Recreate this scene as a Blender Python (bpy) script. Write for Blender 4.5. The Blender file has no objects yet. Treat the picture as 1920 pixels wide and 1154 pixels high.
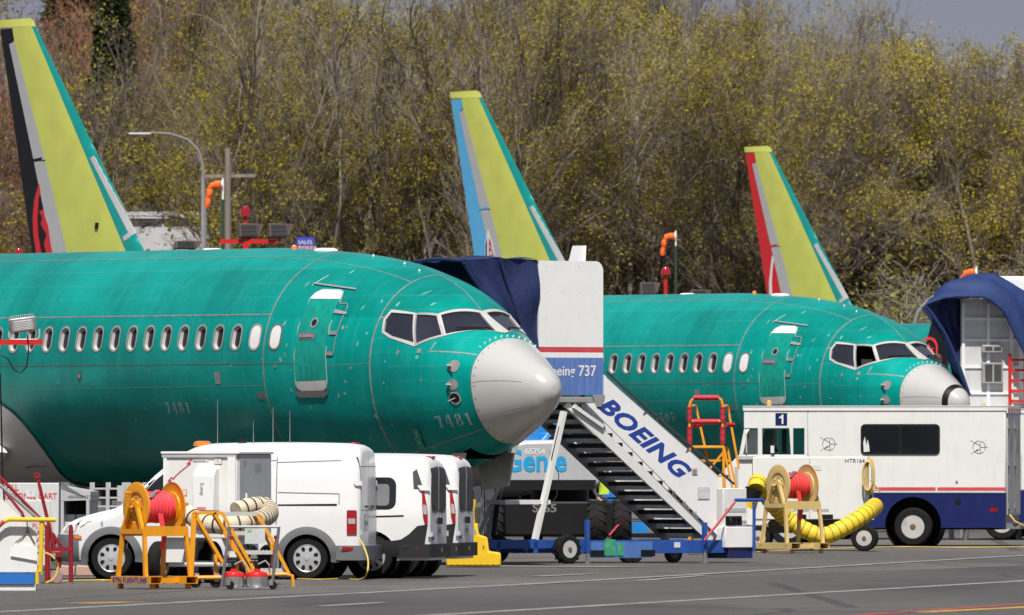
import bpy, bmesh, math, random
import numpy as np
from mathutils import Vector, Matrix
from mathutils.bvhtree import BVHTree
from math import sin, cos, pi, radians as R, sqrt

random.seed(7)
scn = bpy.context.scene
col = scn.collection

# ------------------------------------------------------------------ camera, sky, sun, exposure
FPX, CAMH, HORIZON = 24000.0, 1.89, 846.0          # focal length in px of the 1920 wide photo, eye height, horizon row
cam = bpy.data.cameras.new('camera'); camo = bpy.data.objects.new('camera', cam); col.objects.link(camo)
camo.location = (0, 0, CAMH); camo.rotation_euler = (pi/2, 0, 0)
cam.sensor_width = 36.0; cam.lens = 450.0; cam.shift_y = (HORIZON-577)/1920.0
cam.clip_start = 1.0; cam.clip_end = 6000.0
cam.dof.use_dof = True; cam.dof.focus_distance = 207.0; cam.dof.aperture_fstop = 9.0
scn.camera = camo

SUN_ELEV, SUN_AZ = R(58), R(-2)                    # azimuth measured from behind the camera, towards its left
sdir = Vector((sin(SUN_AZ)*cos(SUN_ELEV), -cos(SUN_AZ)*cos(SUN_ELEV), sin(SUN_ELEV)))
sl = bpy.data.lights.new('sun', 'SUN'); sl.energy = 5.0; sl.angle = R(0.55); sl.color = (1.0, 0.955, 0.88)
so = bpy.data.objects.new('sun', sl); col.objects.link(so); so.rotation_euler = sdir.to_track_quat('Z', 'Y').to_euler()

world = bpy.data.worlds.new('World'); scn.world = world; world.use_nodes = True
wn = world.node_tree; wn.nodes.clear()
w_out = wn.nodes.new('ShaderNodeOutputWorld'); w_bg = wn.nodes.new('ShaderNodeBackground')
w_sky = wn.nodes.new('ShaderNodeTexSky'); w_sky.sky_type = 'NISHITA'; w_sky.sun_disc = False
w_sky.sun_elevation = SUN_ELEV; w_sky.sun_rotation = math.atan2(sdir.x, sdir.y)
w_sky.air_density = 1.3; w_sky.dust_density = 2.0; w_sky.ozone_density = 1.5
# broken grey cloud deck over the whole sky, thicker towards the horizon all the way round
w_tc = wn.nodes.new('ShaderNodeTexCoord'); w_map = wn.nodes.new('ShaderNodeMapping'); w_map.inputs['Scale'].default_value = (1, 1, 2.6)
w_noise = wn.nodes.new('ShaderNodeTexNoise'); w_noise.inputs['Scale'].default_value = 3.0; w_noise.inputs['Detail'].default_value = 8
w_ramp = wn.nodes.new('ShaderNodeValToRGB'); w_ramp.color_ramp.elements[0].position = 0.42; w_ramp.color_ramp.elements[1].position = 0.62
w_sep = wn.nodes.new('ShaderNodeSeparateXYZ'); w_hz = wn.nodes.new('ShaderNodeMapRange')
w_hz.inputs['From Min'].default_value = 0.0; w_hz.inputs['From Max'].default_value = 0.35; w_hz.inputs['To Min'].default_value = 1.0; w_hz.inputs['To Max'].default_value = 0.0
w_max = wn.nodes.new('ShaderNodeMath'); w_max.operation = 'MAXIMUM'
w_mix = wn.nodes.new('ShaderNodeMix'); w_mix.data_type = 'RGBA'
w_cl = wn.nodes.new('ShaderNodeValToRGB')
w_cl.color_ramp.elements[0].position = 0.3; w_cl.color_ramp.elements[0].color = (3.4, 3.7, 4.9, 1)
w_cl.color_ramp.elements[1].position = 0.75; w_cl.color_ramp.elements[1].color = (4.6, 4.9, 6.0, 1)
L = wn.links.new
L(w_tc.outputs['Generated'], w_map.inputs['Vector']); L(w_map.outputs[0], w_noise.inputs['Vector'])
L(w_noise.outputs['Fac'], w_ramp.inputs['Fac']); L(w_tc.outputs['Generated'], w_sep.inputs[0]); L(w_sep.outputs['Z'], w_hz.inputs['Value'])
L(w_ramp.outputs['Color'], w_max.inputs[0]); L(w_hz.outputs[0], w_max.inputs[1]); L(w_noise.outputs['Fac'], w_cl.inputs['Fac'])
L(w_max.outputs[0], w_mix.inputs['Factor']); L(w_sky.outputs[0], w_mix.inputs[6]); L(w_cl.outputs['Color'], w_mix.inputs[7])
L(w_mix.outputs[2], w_bg.inputs['Color']); w_bg.inputs['Strength'].default_value = 0.060; L(w_bg.outputs[0], w_out.inputs['Surface'])

scn.view_settings.view_transform = 'Standard'; scn.view_settings.look = 'None'
scn.view_settings.exposure = 0.12; scn.view_settings.gamma = 1.0; scn.view_settings.use_curve_mapping = False
scn.cycles.use_adaptive_sampling = True; scn.cycles.adaptive_threshold = 0.015
scn.cycles.max_bounces = 4; scn.cycles.diffuse_bounces = 2; scn.cycles.glossy_bounces = 3; scn.cycles.transmission_bounces = 3; scn.cycles.transparent_max_bounces = 8
scn.cycles.caustics_reflective = False; scn.cycles.caustics_refractive = False

# ------------------------------------------------------------------ helpers
def W(u, v, D):                                     # where a photo pixel lies at a known distance
    return Vector(((u-960)*D/FPX, D, CAMH+(HORIZON-v)*D/FPX))
def X_at(u, D): return (u-960)*D/FPX
def Dg(v): return CAMH*FPX/(v-HORIZON)              # distance of a ground pixel row

MATS = {}
def mat(name, c, rough=0.5, metal=0.0, var=0.08, scale=3.0, dirt=0.0, dirtc=(0.10, 0.085, 0.065), bump=0.0, bscale=60, spec=0.5, coat=0.0,
        stretch=(1, 1, 1), trans=0.0, alpha=1.0):
    if name in MATS: return MATS[name]
    m = bpy.data.materials.new(name); m.use_nodes = True; nt = m.node_tree; b = nt.nodes['Principled BSDF']; l = nt.links.new
    b.inputs['Roughness'].default_value = rough; b.inputs['Metallic'].default_value = metal
    b.inputs['Specular IOR Level'].default_value = spec; b.inputs['Coat Weight'].default_value = coat; b.inputs['Coat Roughness'].default_value = 0.08
    b.inputs['Transmission Weight'].default_value = trans; b.inputs['Alpha'].default_value = alpha
    tc = nt.nodes.new('ShaderNodeTexCoord'); mp = nt.nodes.new('ShaderNodeMapping'); mp.inputs['Scale'].default_value = stretch
    l(tc.outputs['Object'], mp.inputs['Vector'])
    n = nt.nodes.new('ShaderNodeTexNoise'); n.inputs['Scale'].default_value = scale; n.inputs['Detail'].default_value = 6; l(mp.outputs[0], n.inputs['Vector'])
    mr = nt.nodes.new('ShaderNodeMapRange'); mr.inputs['From Min'].default_value = 0.3; mr.inputs['From Max'].default_value = 0.7
    mr.inputs['To Min'].default_value = 1-var; mr.inputs['To Max'].default_value = 1+var; l(n.outputs['Fac'], mr.inputs['Value'])
    mx = nt.nodes.new('ShaderNodeMix'); mx.data_type = 'RGBA'; mx.blend_type = 'MULTIPLY'; mx.inputs['Factor'].default_value = 1.0
    mx.inputs[6].default_value = (*c, 1); l(mr.outputs[0], mx.inputs[7]); out = mx.outputs[2]
    if dirt > 0:
        n2 = nt.nodes.new('ShaderNodeTexNoise'); n2.inputs['Scale'].default_value = scale*2.3; n2.inputs['Detail'].default_value = 9; n2.inputs['Roughness'].default_value = 0.7
        mp2 = nt.nodes.new('ShaderNodeMapping'); mp2.inputs['Scale'].default_value = (1.6, 1.6, 0.45); mp2.inputs['Location'].default_value = (3.1, 7.7, 1.3)
        l(tc.outputs['Object'], mp2.inputs['Vector']); l(mp2.outputs[0], n2.inputs['Vector'])
        r2 = nt.nodes.new('ShaderNodeMapRange'); r2.inputs['From Min'].default_value = 0.52; r2.inputs['From Max'].default_value = 0.78
        r2.inputs['To Min'].default_value = 0.0; r2.inputs['To Max'].default_value = dirt; l(n2.outputs['Fac'], r2.inputs['Value'])
        m2 = nt.nodes.new('ShaderNodeMix'); m2.data_type = 'RGBA'; l(r2.outputs[0], m2.inputs['Factor']); l(out, m2.inputs[6]); m2.inputs[7].default_value = (*dirtc, 1); out = m2.outputs[2]
    l(out, b.inputs['Base Color'])
    if bump > 0:
        n3 = nt.nodes.new('ShaderNodeTexNoise'); n3.inputs['Scale'].default_value = bscale; n3.inputs['Detail'].default_value = 5; l(mp.outputs[0], n3.inputs['Vector'])
        bp = nt.nodes.new('ShaderNodeBump'); bp.inputs['Strength'].default_value = bump; bp.inputs['Distance'].default_value = 0.02
        l(n3.outputs['Fac'], bp.inputs['Height']); l(bp.outputs[0], b.inputs['Normal'])
    MATS[name] = m; return m

def emit(name, c, s):
    m = mat(name, c); b = m.node_tree.nodes['Principled BSDF']; b.inputs['Emission Color'].default_value = (*c, 1); b.inputs['Emission Strength'].default_value = s; return m

class MB:
    """collects shapes into one mesh"""
    def __init__(s): s.v = []; s.f = []; s.M = Matrix.Identity(4)
    def add(s, vs, fs):
        o = len(s.v); M = s.M
        s.v += [tuple(M @ Vector(p)) for p in vs]; s.f += [tuple(o+i for i in f) for f in fs]; return s
    def box(s, x0, x1, y0, y1, z0, z1):
        vs = [(x, y, z) for x in (x0, x1) for y in (y0, y1) for z in (z0, z1)]
        return s.add(vs, [(0, 1, 3, 2), (4, 6, 7, 5), (0, 4, 5, 1), (2, 3, 7, 6), (0, 2, 6, 4), (1, 5, 7, 3)])
    def bar(s, a, b, w, h=None, up=(0, 0, 1)):
        h = h or w; a = Vector(a); b = Vector(b); d = (b-a).normalized(); up = Vector(up)
        if abs(d.dot(up)) > 0.98: up = Vector((1, 0, 0))
        e = d.cross(up).normalized(); g = e.cross(d).normalized(); vs = []
        for p in (a, b):
            for i, j in ((-1, -1), (1, -1), (1, 1), (-1, 1)): vs.append(p+e*(i*w/2)+g*(j*h/2))
        return s.add(vs, [(3, 2, 1, 0), (4, 5, 6, 7), (0, 1, 5, 4), (1, 2, 6, 5), (2, 3, 7, 6), (3, 0, 4, 7)])
    def cyl(s, a, b, r0, r1=None, n=12, cap=True):
        r1 = r0 if r1 is None else r1; a = Vector(a); b = Vector(b); d = (b-a).normalized()
        up = Vector((0, 0, 1)) if abs(d.z) < 0.95 else Vector((1, 0, 0)); e = d.cross(up).normalized(); g = e.cross(d)
        vs = []
        for p, r in ((a, r0), (b, r1)):
            for k in range(n): t = 2*pi*k/n; vs.append(p+(e*cos(t)+g*sin(t))*r)
        fs = [(k, (k+1) % n, n+(k+1) % n, n+k) for k in range(n)]
        if cap: fs += [tuple(range(n-1, -1, -1)), tuple(range(n, 2*n))]
        return s.add(vs, fs)
    def tube(s, pts, r, n=8, closed=False, cap=True):
        pts = [Vector(p) for p in pts]; m = len(pts); rr = r if isinstance(r, (list, tuple)) else [r]*m; vs = []; pe = None
        for i, p in enumerate(pts):
            if closed: d = (pts[(i+1) % m]-pts[i-1]).normalized()
            else: d = (pts[min(i+1, m-1)]-pts[max(i-1, 0)]).normalized()
            if pe is None:
                up = Vector((0, 0, 1)) if abs(d.z) < 0.9 else Vector((1, 0, 0)); e = d.cross(up).normalized()
            else:
                e = pe-d*pe.dot(d); e.normalize()
            pe = e; g = e.cross(d)
            for k in range(n): t = 2*pi*k/n; vs.append(p+(e*cos(t)+g*sin(t))*rr[i])
        fs = []
        for i in range(m if closed else m-1):
            j = (i+1) % m
            for k in range(n): fs.append((i*n+k, i*n+(k+1) % n, j*n+(k+1) % n, j*n+k))
        if cap and not closed: fs += [tuple(range(n-1, -1, -1)), tuple((m-1)*n+k for k in range(n))]
        return s.add(vs, fs)
    def lathe(s, prof, o=(0, 0, 0), axis='y', n=32, cap=True):        # prof: (radius, along)
        vs = []; o = Vector(o)
        for r, h in prof:
            for k in range(n):
                t = 2*pi*k/n; c_, s_ = r*cos(t), r*sin(t)
                vs.append(o+Vector({'y': (c_, h, s_), 'x': (h, c_, s_), 'z': (c_, s_, h)}[axis]))
        fs = []
        for i in range(len(prof)-1):
            for k in range(n): fs.append((i*n+k, i*n+(k+1) % n, (i+1)*n+(k+1) % n, (i+1)*n+k))
        if cap and prof[0][0] > 1e-4: fs.append(tuple(range(n-1, -1, -1)))
        if cap and prof[-1][0] > 1e-4: fs.append(tuple((len(prof)-1)*n+k for k in range(n)))
        return s.add(vs, fs)
    def prism(s, poly, a, b, axis='y'):                      # poly in the two other axes, in order
        n = len(poly); vs = []
        for h in (a, b):
            for p, q in poly: vs.append({'y': (p, h, q), 'x': (h, p, q), 'z': (p, q, h)}[axis])
        return s.add(vs, [tuple(range(n-1, -1, -1)), tuple(range(n, 2*n))]+[(k, (k+1) % n, n+(k+1) % n, n+k) for k in range(n)])
    def quad(s, *p): return s.add(p, [tuple(range(len(p)))])
    def build(s, name, m, parent=None, bevel=0.0, smooth=35, seg=2):
        me = bpy.data.meshes.new(name); me.from_pydata([tuple(p) for p in s.v], [], s.f)
        bm = bmesh.new(); bm.from_mesh(me); bmesh.ops.remove_doubles(bm, verts=bm.verts, dist=1e-5); bmesh.ops.recalc_face_normals(bm, faces=bm.faces)
        bm.to_mesh(me); bm.free()
        return link(name, me, m, parent, bevel, smooth, seg)

def link(name, me, m, parent=None, bevel=0.0, smooth=35, seg=2):
    if smooth:
        me.polygons.foreach_set('use_smooth', [True]*len(me.polygons)); me.set_sharp_from_angle(angle=R(smooth))
    o = bpy.data.objects.new(name, me); col.objects.link(o)
    if m is not None: me.materials.append(m)
    if parent is not None: o.parent = parent
    if bevel:
        bv = o.modifiers.new('bevel', 'BEVEL'); bv.width = bevel; bv.segments = seg; bv.limit_method = 'ANGLE'; bv.angle_limit = R(40); bv.harden_normals = False
    return o

def tag(o, label, cat, group=None, kind=None):
    if label: o['label'] = label
    if cat: o['category'] = cat
    if group: o['group'] = group
    if kind: o['kind'] = kind
    return o
def empty(name, loc, rz=0.0, label=None, cat=None, group=None):
    o = bpy.data.objects.new(name, None); col.objects.link(o); o.location = loc; o.rotation_euler = (0, 0, rz); o.empty_display_size = 0.2
    return tag(o, label, cat, group)
def copy_tree(o, parent=None):
    c = o.copy(); col.objects.link(c)
    if parent is not None: c.parent = parent
    for ch in list(o.children): copy_tree(ch, c)
    return c
def cut(o, cutters):
    """cut holes; faces left by the cutters are dropped again so that the shell stays a sheet where asked"""
    me = bpy.data.meshes.new('cutter'); vs = []; fs = []
    for mb in cutters:
        k = len(vs); vs += mb.v; fs += [tuple(k+i for i in f) for f in mb.f]
    me.from_pydata(vs, [], fs); bm = bmesh.new(); bm.from_mesh(me); bmesh.ops.recalc_face_normals(bm, faces=bm.faces); bm.to_mesh(me); bm.free()
    co = bpy.data.objects.new('cutter', me); col.objects.link(co)
    md = o.modifiers.new('cut', 'BOOLEAN'); md.operation = 'DIFFERENCE'; md.solver = 'EXACT'; md.object = co
    co.parent = o.parent
    bpy.context.view_layer.update(); dg = bpy.context.evaluated_depsgraph_get()
    nm = bpy.data.meshes.new_from_object(o.evaluated_get(dg)); o.modifiers.remove(md); old = o.data; o.data = nm; nm.name = old.name
    bpy.data.objects.remove(co); return o

def text2d(s, size=1.0, bold=0.0, shear=0.0, xs=1.0, align='LEFT', spacing=1.0):
    """flat lettering as (verts2d, faces)"""
    cu = bpy.data.curves.new('t', 'FONT'); cu.body = s; cu.size = size; cu.offset = bold; cu.shear = shear; cu.align_x = align; cu.space_character = spacing; cu.resolution_u = 3
    o = bpy.data.objects.new('t', cu); me = bpy.data.meshes.new_from_object(o)
    vs = [(v.co.x*xs, v.co.y) for v in me.vertices]; fs = [tuple(p.vertices) for p in me.polygons]
    bpy.data.objects.remove(o); bpy.data.curves.remove(cu); bpy.data.meshes.remove(me); return vs, fs
def letters(name, s, size, m, parent, o, ex, ey, off=0.004, **k):
    """lettering laid on a flat face: origin o, reading direction ex, up ey"""
    vs, fs = text2d(s, size, **k); o = Vector(o); ex = Vector(ex).normalized(); ey = Vector(ey).normalized(); n = ex.cross(ey).normalized()
    mb = MB(); mb.add([o+ex*a+ey*b+n*off for a, b in vs], fs)
    me = bpy.data.meshes.new(name); me.from_pydata([tuple(p) for p in mb.v], [], mb.f)
    return link(name, me, m, parent, smooth=0)
def flat(name, poly, m, parent, o, ex, ey, off=0.003, thick=0.004):
    o = Vector(o); ex = Vector(ex).normalized(); ey = Vector(ey).normalized(); n = ex.cross(ey).normalized(); k = len(poly)
    mb = MB(); mb.add([o+ex*a+ey*b+n*(off+h) for h in (0, thick) for a, b in poly], [tuple(range(k-1, -1, -1)), tuple(range(k, 2*k))]+[(i, (i+1) % k, k+(i+1) % k, k+i) for i in range(k)])
    return mb.build(name, m, parent, smooth=0)
def rrect(x0, x1, y0, y1, r, n=4):
    out = []
    for cx, cy, a0 in ((x1-r, y1-r, 0), (x0+r, y1-r, pi/2), (x0+r, y0+r, pi), (x1-r, y0+r, 1.5*pi)):
        for k in range(n+1): t = a0+pi/2*k/n; out.append((cx+r*cos(t), cy+r*sin(t)))
    return out
def bvh_of(o):
    me = o.data; return BVHTree.FromPolygons([v.co.copy() for v in me.vertices], [tuple(p.vertices) for p in me.polygons])
def project(name, poly, bvh, to3, d, m, parent, off=0.006, step=0.08, faces=None):
    """lay a flat outline on a curved body: to3(a,b) gives a point outside it, d the direction towards it"""
    bm = bmesh.new(); d = Vector(d).normalized()
    if faces is None: bm.faces.new([bm.verts.new((a, b, 0)) for a, b in poly])
    else:
        vv = [bm.verts.new((a, b, 0)) for a, b in poly]
        for f in faces:
            try: bm.faces.new([vv[i] for i in f])
            except ValueError: pass
    if step:
        xs = [p[0] for p in poly]; ys = [p[1] for p in poly]
        for ax, lo, hi in ((0, min(xs), max(xs)), (1, min(ys), max(ys))):
            k = math.ceil(lo/step)
            while k*step < hi:
                co = (k*step, 0, 0) if ax == 0 else (0, k*step, 0); no = (1, 0, 0) if ax == 0 else (0, 1, 0)
                bmesh.ops.bisect_plane(bm, geom=bm.verts[:]+bm.edges[:]+bm.faces[:], plane_co=co, plane_no=no); k += 1
    for v in bm.verts:
        p = Vector(to3(v.co.x, v.co.y)); h = bvh.ray_cast(p, d)
        if h[0] is None: h = bvh.find_nearest(p)
        n = h[1]
        if n.dot(d) > 0: n = -n
        v.co = h[0]+n*off
    bmesh.ops.recalc_face_normals(bm, faces=bm.faces)
    if bm.faces and sum((f.normal.dot(d) for f in bm.faces)) > 0: bmesh.ops.reverse_faces(bm, faces=bm.faces)
    me = bpy.data.meshes.new(name); bm.to_mesh(me); bm.free(); return link(name, me, m, parent, smooth=60)

# ------------------------------------------------------------------ shared materials
WHITE = mat('white paint', (0.86, 0.86, 0.85), 0.32, var=0.03, dirt=0.10, coat=0.3)
WHITED = mat('worn white paint', (0.76, 0.76, 0.74), 0.42, var=0.03, dirt=0.13, scale=2.0)
VANW = mat('van white enamel', (0.77, 0.77, 0.775), 0.36, var=0.02, dirt=0.07, coat=0.12, dirtc=(.35, .33, .30))
OFFW = mat('grey white panel', (0.62, 0.63, 0.63), 0.5, var=0.05, dirt=0.25)
RUBBER = mat('tyre rubber', (0.010, 0.010, 0.010), 0.8, var=0.25, bump=0.3, bscale=90, spec=0.25)
BLACK = mat('black plastic', (0.008, 0.008, 0.009), 0.55, var=0.2, spec=0.3)
DGREY = mat('dark grey plastic', (0.05, 0.052, 0.055), 0.55, var=0.15)
MGREY = mat('mid grey plastic', (0.17, 0.175, 0.185), 0.5, var=0.08)
LGREY = mat('light grey paint', (0.46, 0.47, 0.48), 0.45, var=0.06, dirt=0.15)
STEEL = mat('bare steel', (0.52, 0.52, 0.53), 0.35, metal=0.9, var=0.12, dirt=0.2)
ALU = mat('grey metal', (0.42, 0.41, 0.40), 0.45, metal=0.4, var=0.12, dirt=0.2)
SILVER = mat('silver hubcap paint', (0.62, 0.63, 0.65), 0.28, metal=0.45, var=0.04)
GLASS = mat('dark window glass', (0.012, 0.014, 0.017), 0.06, var=0.2, spec=0.6)
CGLASS = mat('cockpit glass', (0.022, 0.024, 0.034), 0.08, var=0.3, spec=0.6, scale=1.2)
BLUE = mat('blue chassis paint', (0.02, 0.085, 0.36), 0.4, var=0.15, dirt=0.35, dirtc=(0.12, 0.06, 0.03))
NAVY = mat('navy paint', (0.008, 0.016, 0.105), 0.3, var=0.08, dirt=0.15, coat=0.3)
ORANGE = mat('orange yellow paint', (0.80, 0.33, 0.012), 0.42, var=0.08, dirt=0.22)
TAN = mat('tan paint', (0.68, 0.50, 0.20), 0.45, var=0.06, dirt=0.2)
YELLOW = mat('yellow plastic', (0.80, 0.52, 0.02), 0.42, var=0.06, dirt=0.12)
DRED = mat('dark red paint', (0.26, 0.012, 0.016), 0.4, var=0.12, dirt=0.2)
RED = mat('red paint', (0.55, 0.018, 0.015), 0.4, var=0.1)
LAMPR = mat('red lamp lens', (0.33, 0.006, 0.009), 0.12, var=0.1, coat=0.6)
LAMPW = mat('clear lamp lens', (0.42, 0.38, 0.38), 0.12, var=0.15, coat=0.6)
AMBER = mat('amber lens', (0.85, 0.22, 0.01), 0.2, var=0.1, coat=0.5)
PINK = mat('pink red hose fabric', (0.85, 0.05, 0.075), 0.7, var=0.15, scale=9)
LETB = mat('black lettering', (0.025, 0.025, 0.028), 0.6, var=0.1)
LETR = mat('red lettering', (0.60, 0.05, 0.05), 0.6, var=0.1)
LETW = mat('white lettering', (0.78, 0.78, 0.78), 0.6, var=0.05)
LETN = mat('blue lettering', (0.018, 0.055, 0.33), 0.5, var=0.06)
# ------------------------------------------------------------------ ground
def asphalt(name, c0, c1, sc=0.35, pits=0.5):
    m = bpy.data.materials.new(name); m.use_nodes = True; nt = m.node_tree; b = nt.nodes['Principled BSDF']; l = nt.links.new; N = nt.nodes.new
    tc = N('ShaderNodeTexCoord')
    def noise(s, d, vec=None):
        q = N('ShaderNodeTexNoise'); q.inputs['Scale'].default_value = s; q.inputs['Detail'].default_value = d; l(vec or tc.outputs['Object'], q.inputs['Vector']); return q.outputs['Fac']
    mp = N('ShaderNodeMapping'); mp.inputs['Scale'].default_value = (0.35, 0.06, 1); l(tc.outputs['Object'], mp.inputs['Vector'])
    r1 = N('ShaderNodeMapRange'); r1.inputs['From Min'].default_value = .32; r1.inputs['From Max'].default_value = .68; l(noise(sc, 8, mp.outputs[0]), r1.inputs['Value'])
    m1 = N('ShaderNodeMix'); m1.data_type = 'RGBA'; m1.inputs[6].default_value = (*c0, 1); m1.inputs[7].default_value = (*c1, 1); l(r1.outputs[0], m1.inputs[0])
    r2 = N('ShaderNodeMapRange'); r2.inputs['From Min'].default_value = .35; r2.inputs['From Max'].default_value = .65; r2.inputs['To Min'].default_value = 1-pits; r2.inputs['To Max'].default_value = 1+pits; l(noise(22, 4), r2.inputs['Value'])
    m2 = N('ShaderNodeMix'); m2.data_type = 'RGBA'; m2.blend_type = 'MULTIPLY'; m2.inputs[0].default_value = 1; l(m1.outputs[2], m2.inputs[6]); l(r2.outputs[0], m2.inputs[7])
    # oil and tyre stains
    mp3 = N('ShaderNodeMapping'); mp3.inputs['Scale'].default_value = (0.22, 0.05, 1); mp3.inputs['Location'].default_value = (9, 2, 0); l(tc.outputs['Object'], mp3.inputs['Vector'])
    r3 = N('ShaderNodeMapRange'); r3.inputs['From Min'].default_value = .56; r3.inputs['From Max'].default_value = .72; r3.inputs['To Max'].default_value = .55; l(noise(1.7, 9, mp3.outputs[0]), r3.inputs['Value'])
    m3 = N('ShaderNodeMix'); m3.data_type = 'RGBA'; l(r3.outputs[0], m3.inputs[0]); l(m2.outputs[2], m3.inputs[6]); m3.inputs[7].default_value = (c0[0]*.45, c0[1]*.45, c0[2]*.45, 1)
    vo = N('ShaderNodeTexVoronoi'); vo.feature = 'DISTANCE_TO_EDGE'; vo.inputs['Scale'].default_value = .11; mpv = N('ShaderNodeMapping'); mpv.inputs['Scale'].default_value = (1, .45, 1); l(tc.outputs['Object'], mpv.inputs['Vector'])
    wb = N('ShaderNodeMix'); wb.data_type = 'VECTOR'; wb.inputs[0].default_value = .12; l(mpv.outputs[0], wb.inputs[4]); nz = N('ShaderNodeTexNoise'); nz.inputs['Scale'].default_value = .8; l(tc.outputs['Object'], nz.inputs['Vector']); l(nz.outputs['Color'], wb.inputs[5]); l(wb.outputs[1], vo.inputs['Vector'])
    lt = N('ShaderNodeMath'); lt.operation = 'LESS_THAN'; lt.inputs[1].default_value = .008; l(vo.outputs['Distance'], lt.inputs[0]); lm = N('ShaderNodeMath'); lm.operation = 'MULTIPLY'; lm.inputs[1].default_value = .6; l(lt.outputs[0], lm.inputs[0])
    m4 = N('ShaderNodeMix'); m4.data_type = 'RGBA'; l(lm.outputs[0], m4.inputs[0]); l(m3.outputs[2], m4.inputs[6]); m4.inputs[7].default_value = (.03, .03, .03, 1)
    l(m4.outputs[2], b.inputs['Base Color']); b.inputs['Roughness'].default_value = .9
    bp = N('ShaderNodeBump'); bp.inputs['Strength'].default_value = .5; bp.inputs['Distance'].default_value = .02; l(noise(45, 4), bp.inputs['Height']); l(bp.outputs[0], b.inputs['Normal'])
    return m
APRON = asphalt('apron asphalt', (0.066, 0.060, 0.055), (0.138, 0.126, 0.116))
LANE = asphalt('taxi lane asphalt', (0.056, 0.053, 0.052), (0.096, 0.090, 0.087), .6, .25)
b = MB(); b.quad((-1500, -200, 0), (1500, -200, 0), (1500, 4200, 0), (-1500, 4200, 0)); g = b.build('ground', APRON, None, smooth=0); tag(g, 'dark grey asphalt apron under the aircraft', None, kind='structure')
# ------------------------------------------------------------------ jetliners
XTIP = 0.15
SXP = np.array([.15, .18, .24, .36, .6, 1.0, 1.5, 2.0, 2.5, 3.0, 3.6, 4.4, 5.4, 6.5, 8.0])
TOPP = np.array([-.42, -.28, -.20, -.085, .05, .263, .516, .795, 1.16, 1.395, 1.57, 1.745, 1.868, 1.945, 2.0])
BOTP = np.array([-.42, -.555, -.64, -.785, -.945, -1.147, -1.365, -1.53, -1.68, -1.80, -1.89, -1.955, -1.995, -2.01, -2.01])
WIDP = np.array([0, .13, .205, .30, .435, .645, .9, 1.125, 1.285, 1.38, 1.485, 1.633, 1.772, 1.865, 1.88])
ZMP = np.array([-.42, -.418, -.413, -.393, -.355, -.296, -.218, -.149, -.079, -.03, .02, .06, .1, .12, .12])
AXT = np.array([8, 25.5, 28, 30, 32, 34, 36, 38.2])
TOPT = np.array([2.0, 2.0, 2.0, 2.0, 1.98, 1.93, 1.85, 1.55]); BOTT = np.array([-2.01, -2.01, -1.62, -1.15, -.6, -.05, .5, 1.0])
WIDT = np.array([1.88, 1.88, 1.78, 1.62, 1.38, 1.05, .66, .15]); ZMT = np.array([.12, .12, .2, .35, .6, .85, 1.1, 1.28])
ZC = 3.309; THETA = R(52.754)
def _pchip(x, y, q):
    h = np.diff(x); d = np.diff(y)/h; m = np.zeros_like(y)
    for i in range(1, len(x)-1):
        if d[i-1]*d[i] > 0:
            w1 = 2*h[i]+h[i-1]; w2 = h[i]+2*h[i-1]; m[i] = (w1+w2)/(w1/d[i-1]+w2/d[i])
    m[0] = d[0]*1.5
    i = min(max(int(np.searchsorted(x, q))-1, 0), len(x)-2); t = min(max((q-x[i])/h[i], 0), 1)
    return y[i]*(2*t**3-3*t*t+1)+h[i]*m[i]*(t**3-2*t*t+t)+y[i+1]*(3*t*t-2*t**3)+h[i]*m[i+1]*(t**3-t*t)
_pc = {}
def prof(x):
    k = round(x, 4)
    if k not in _pc:
        if x <= 8: q = sqrt(max(x-XTIP, 0)); s_ = np.sqrt(SXP-XTIP); _pc[k] = tuple(_pchip(s_, a, q) for a in (TOPP, BOTP, WIDP, ZMP))
        else: _pc[k] = tuple(_pchip(AXT, a, x) for a in (TOPT, BOTT, WIDT, ZMT)) if x > 25.5 else (2.0, -2.01, 1.88, .12)
    return _pc[k]
def S(x, th, off=0.0):                              # skin point: x metres behind the nose, th from the right side over the crown
    t, b, w, z = prof(x); c, s = cos(th), sin(th)
    p = Vector((-x, -w*c, ZC+(z+(t-z)*s if s >= 0 else z+(z-b)*s)))
    if off:
        e = 0.01; px = S(max(x-e, 0.0), th); qx = S(x+e, th); pt = S(x, th-e); qt = S(x, th+e)
        n = (px-qx).cross(qt-pt); n.normalize(); ctr = Vector((-x, 0, ZC+z))
        if n.dot(p-ctr) < 0: n = -n
        p = p+n*off
    return p
def th_of(x, z):
    t, b, w, zm = prof(x); s = (z-zm)/(t-zm) if z >= zm else (z-zm)/(zm-b)
    return math.asin(max(-1, min(1, s)))
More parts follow.
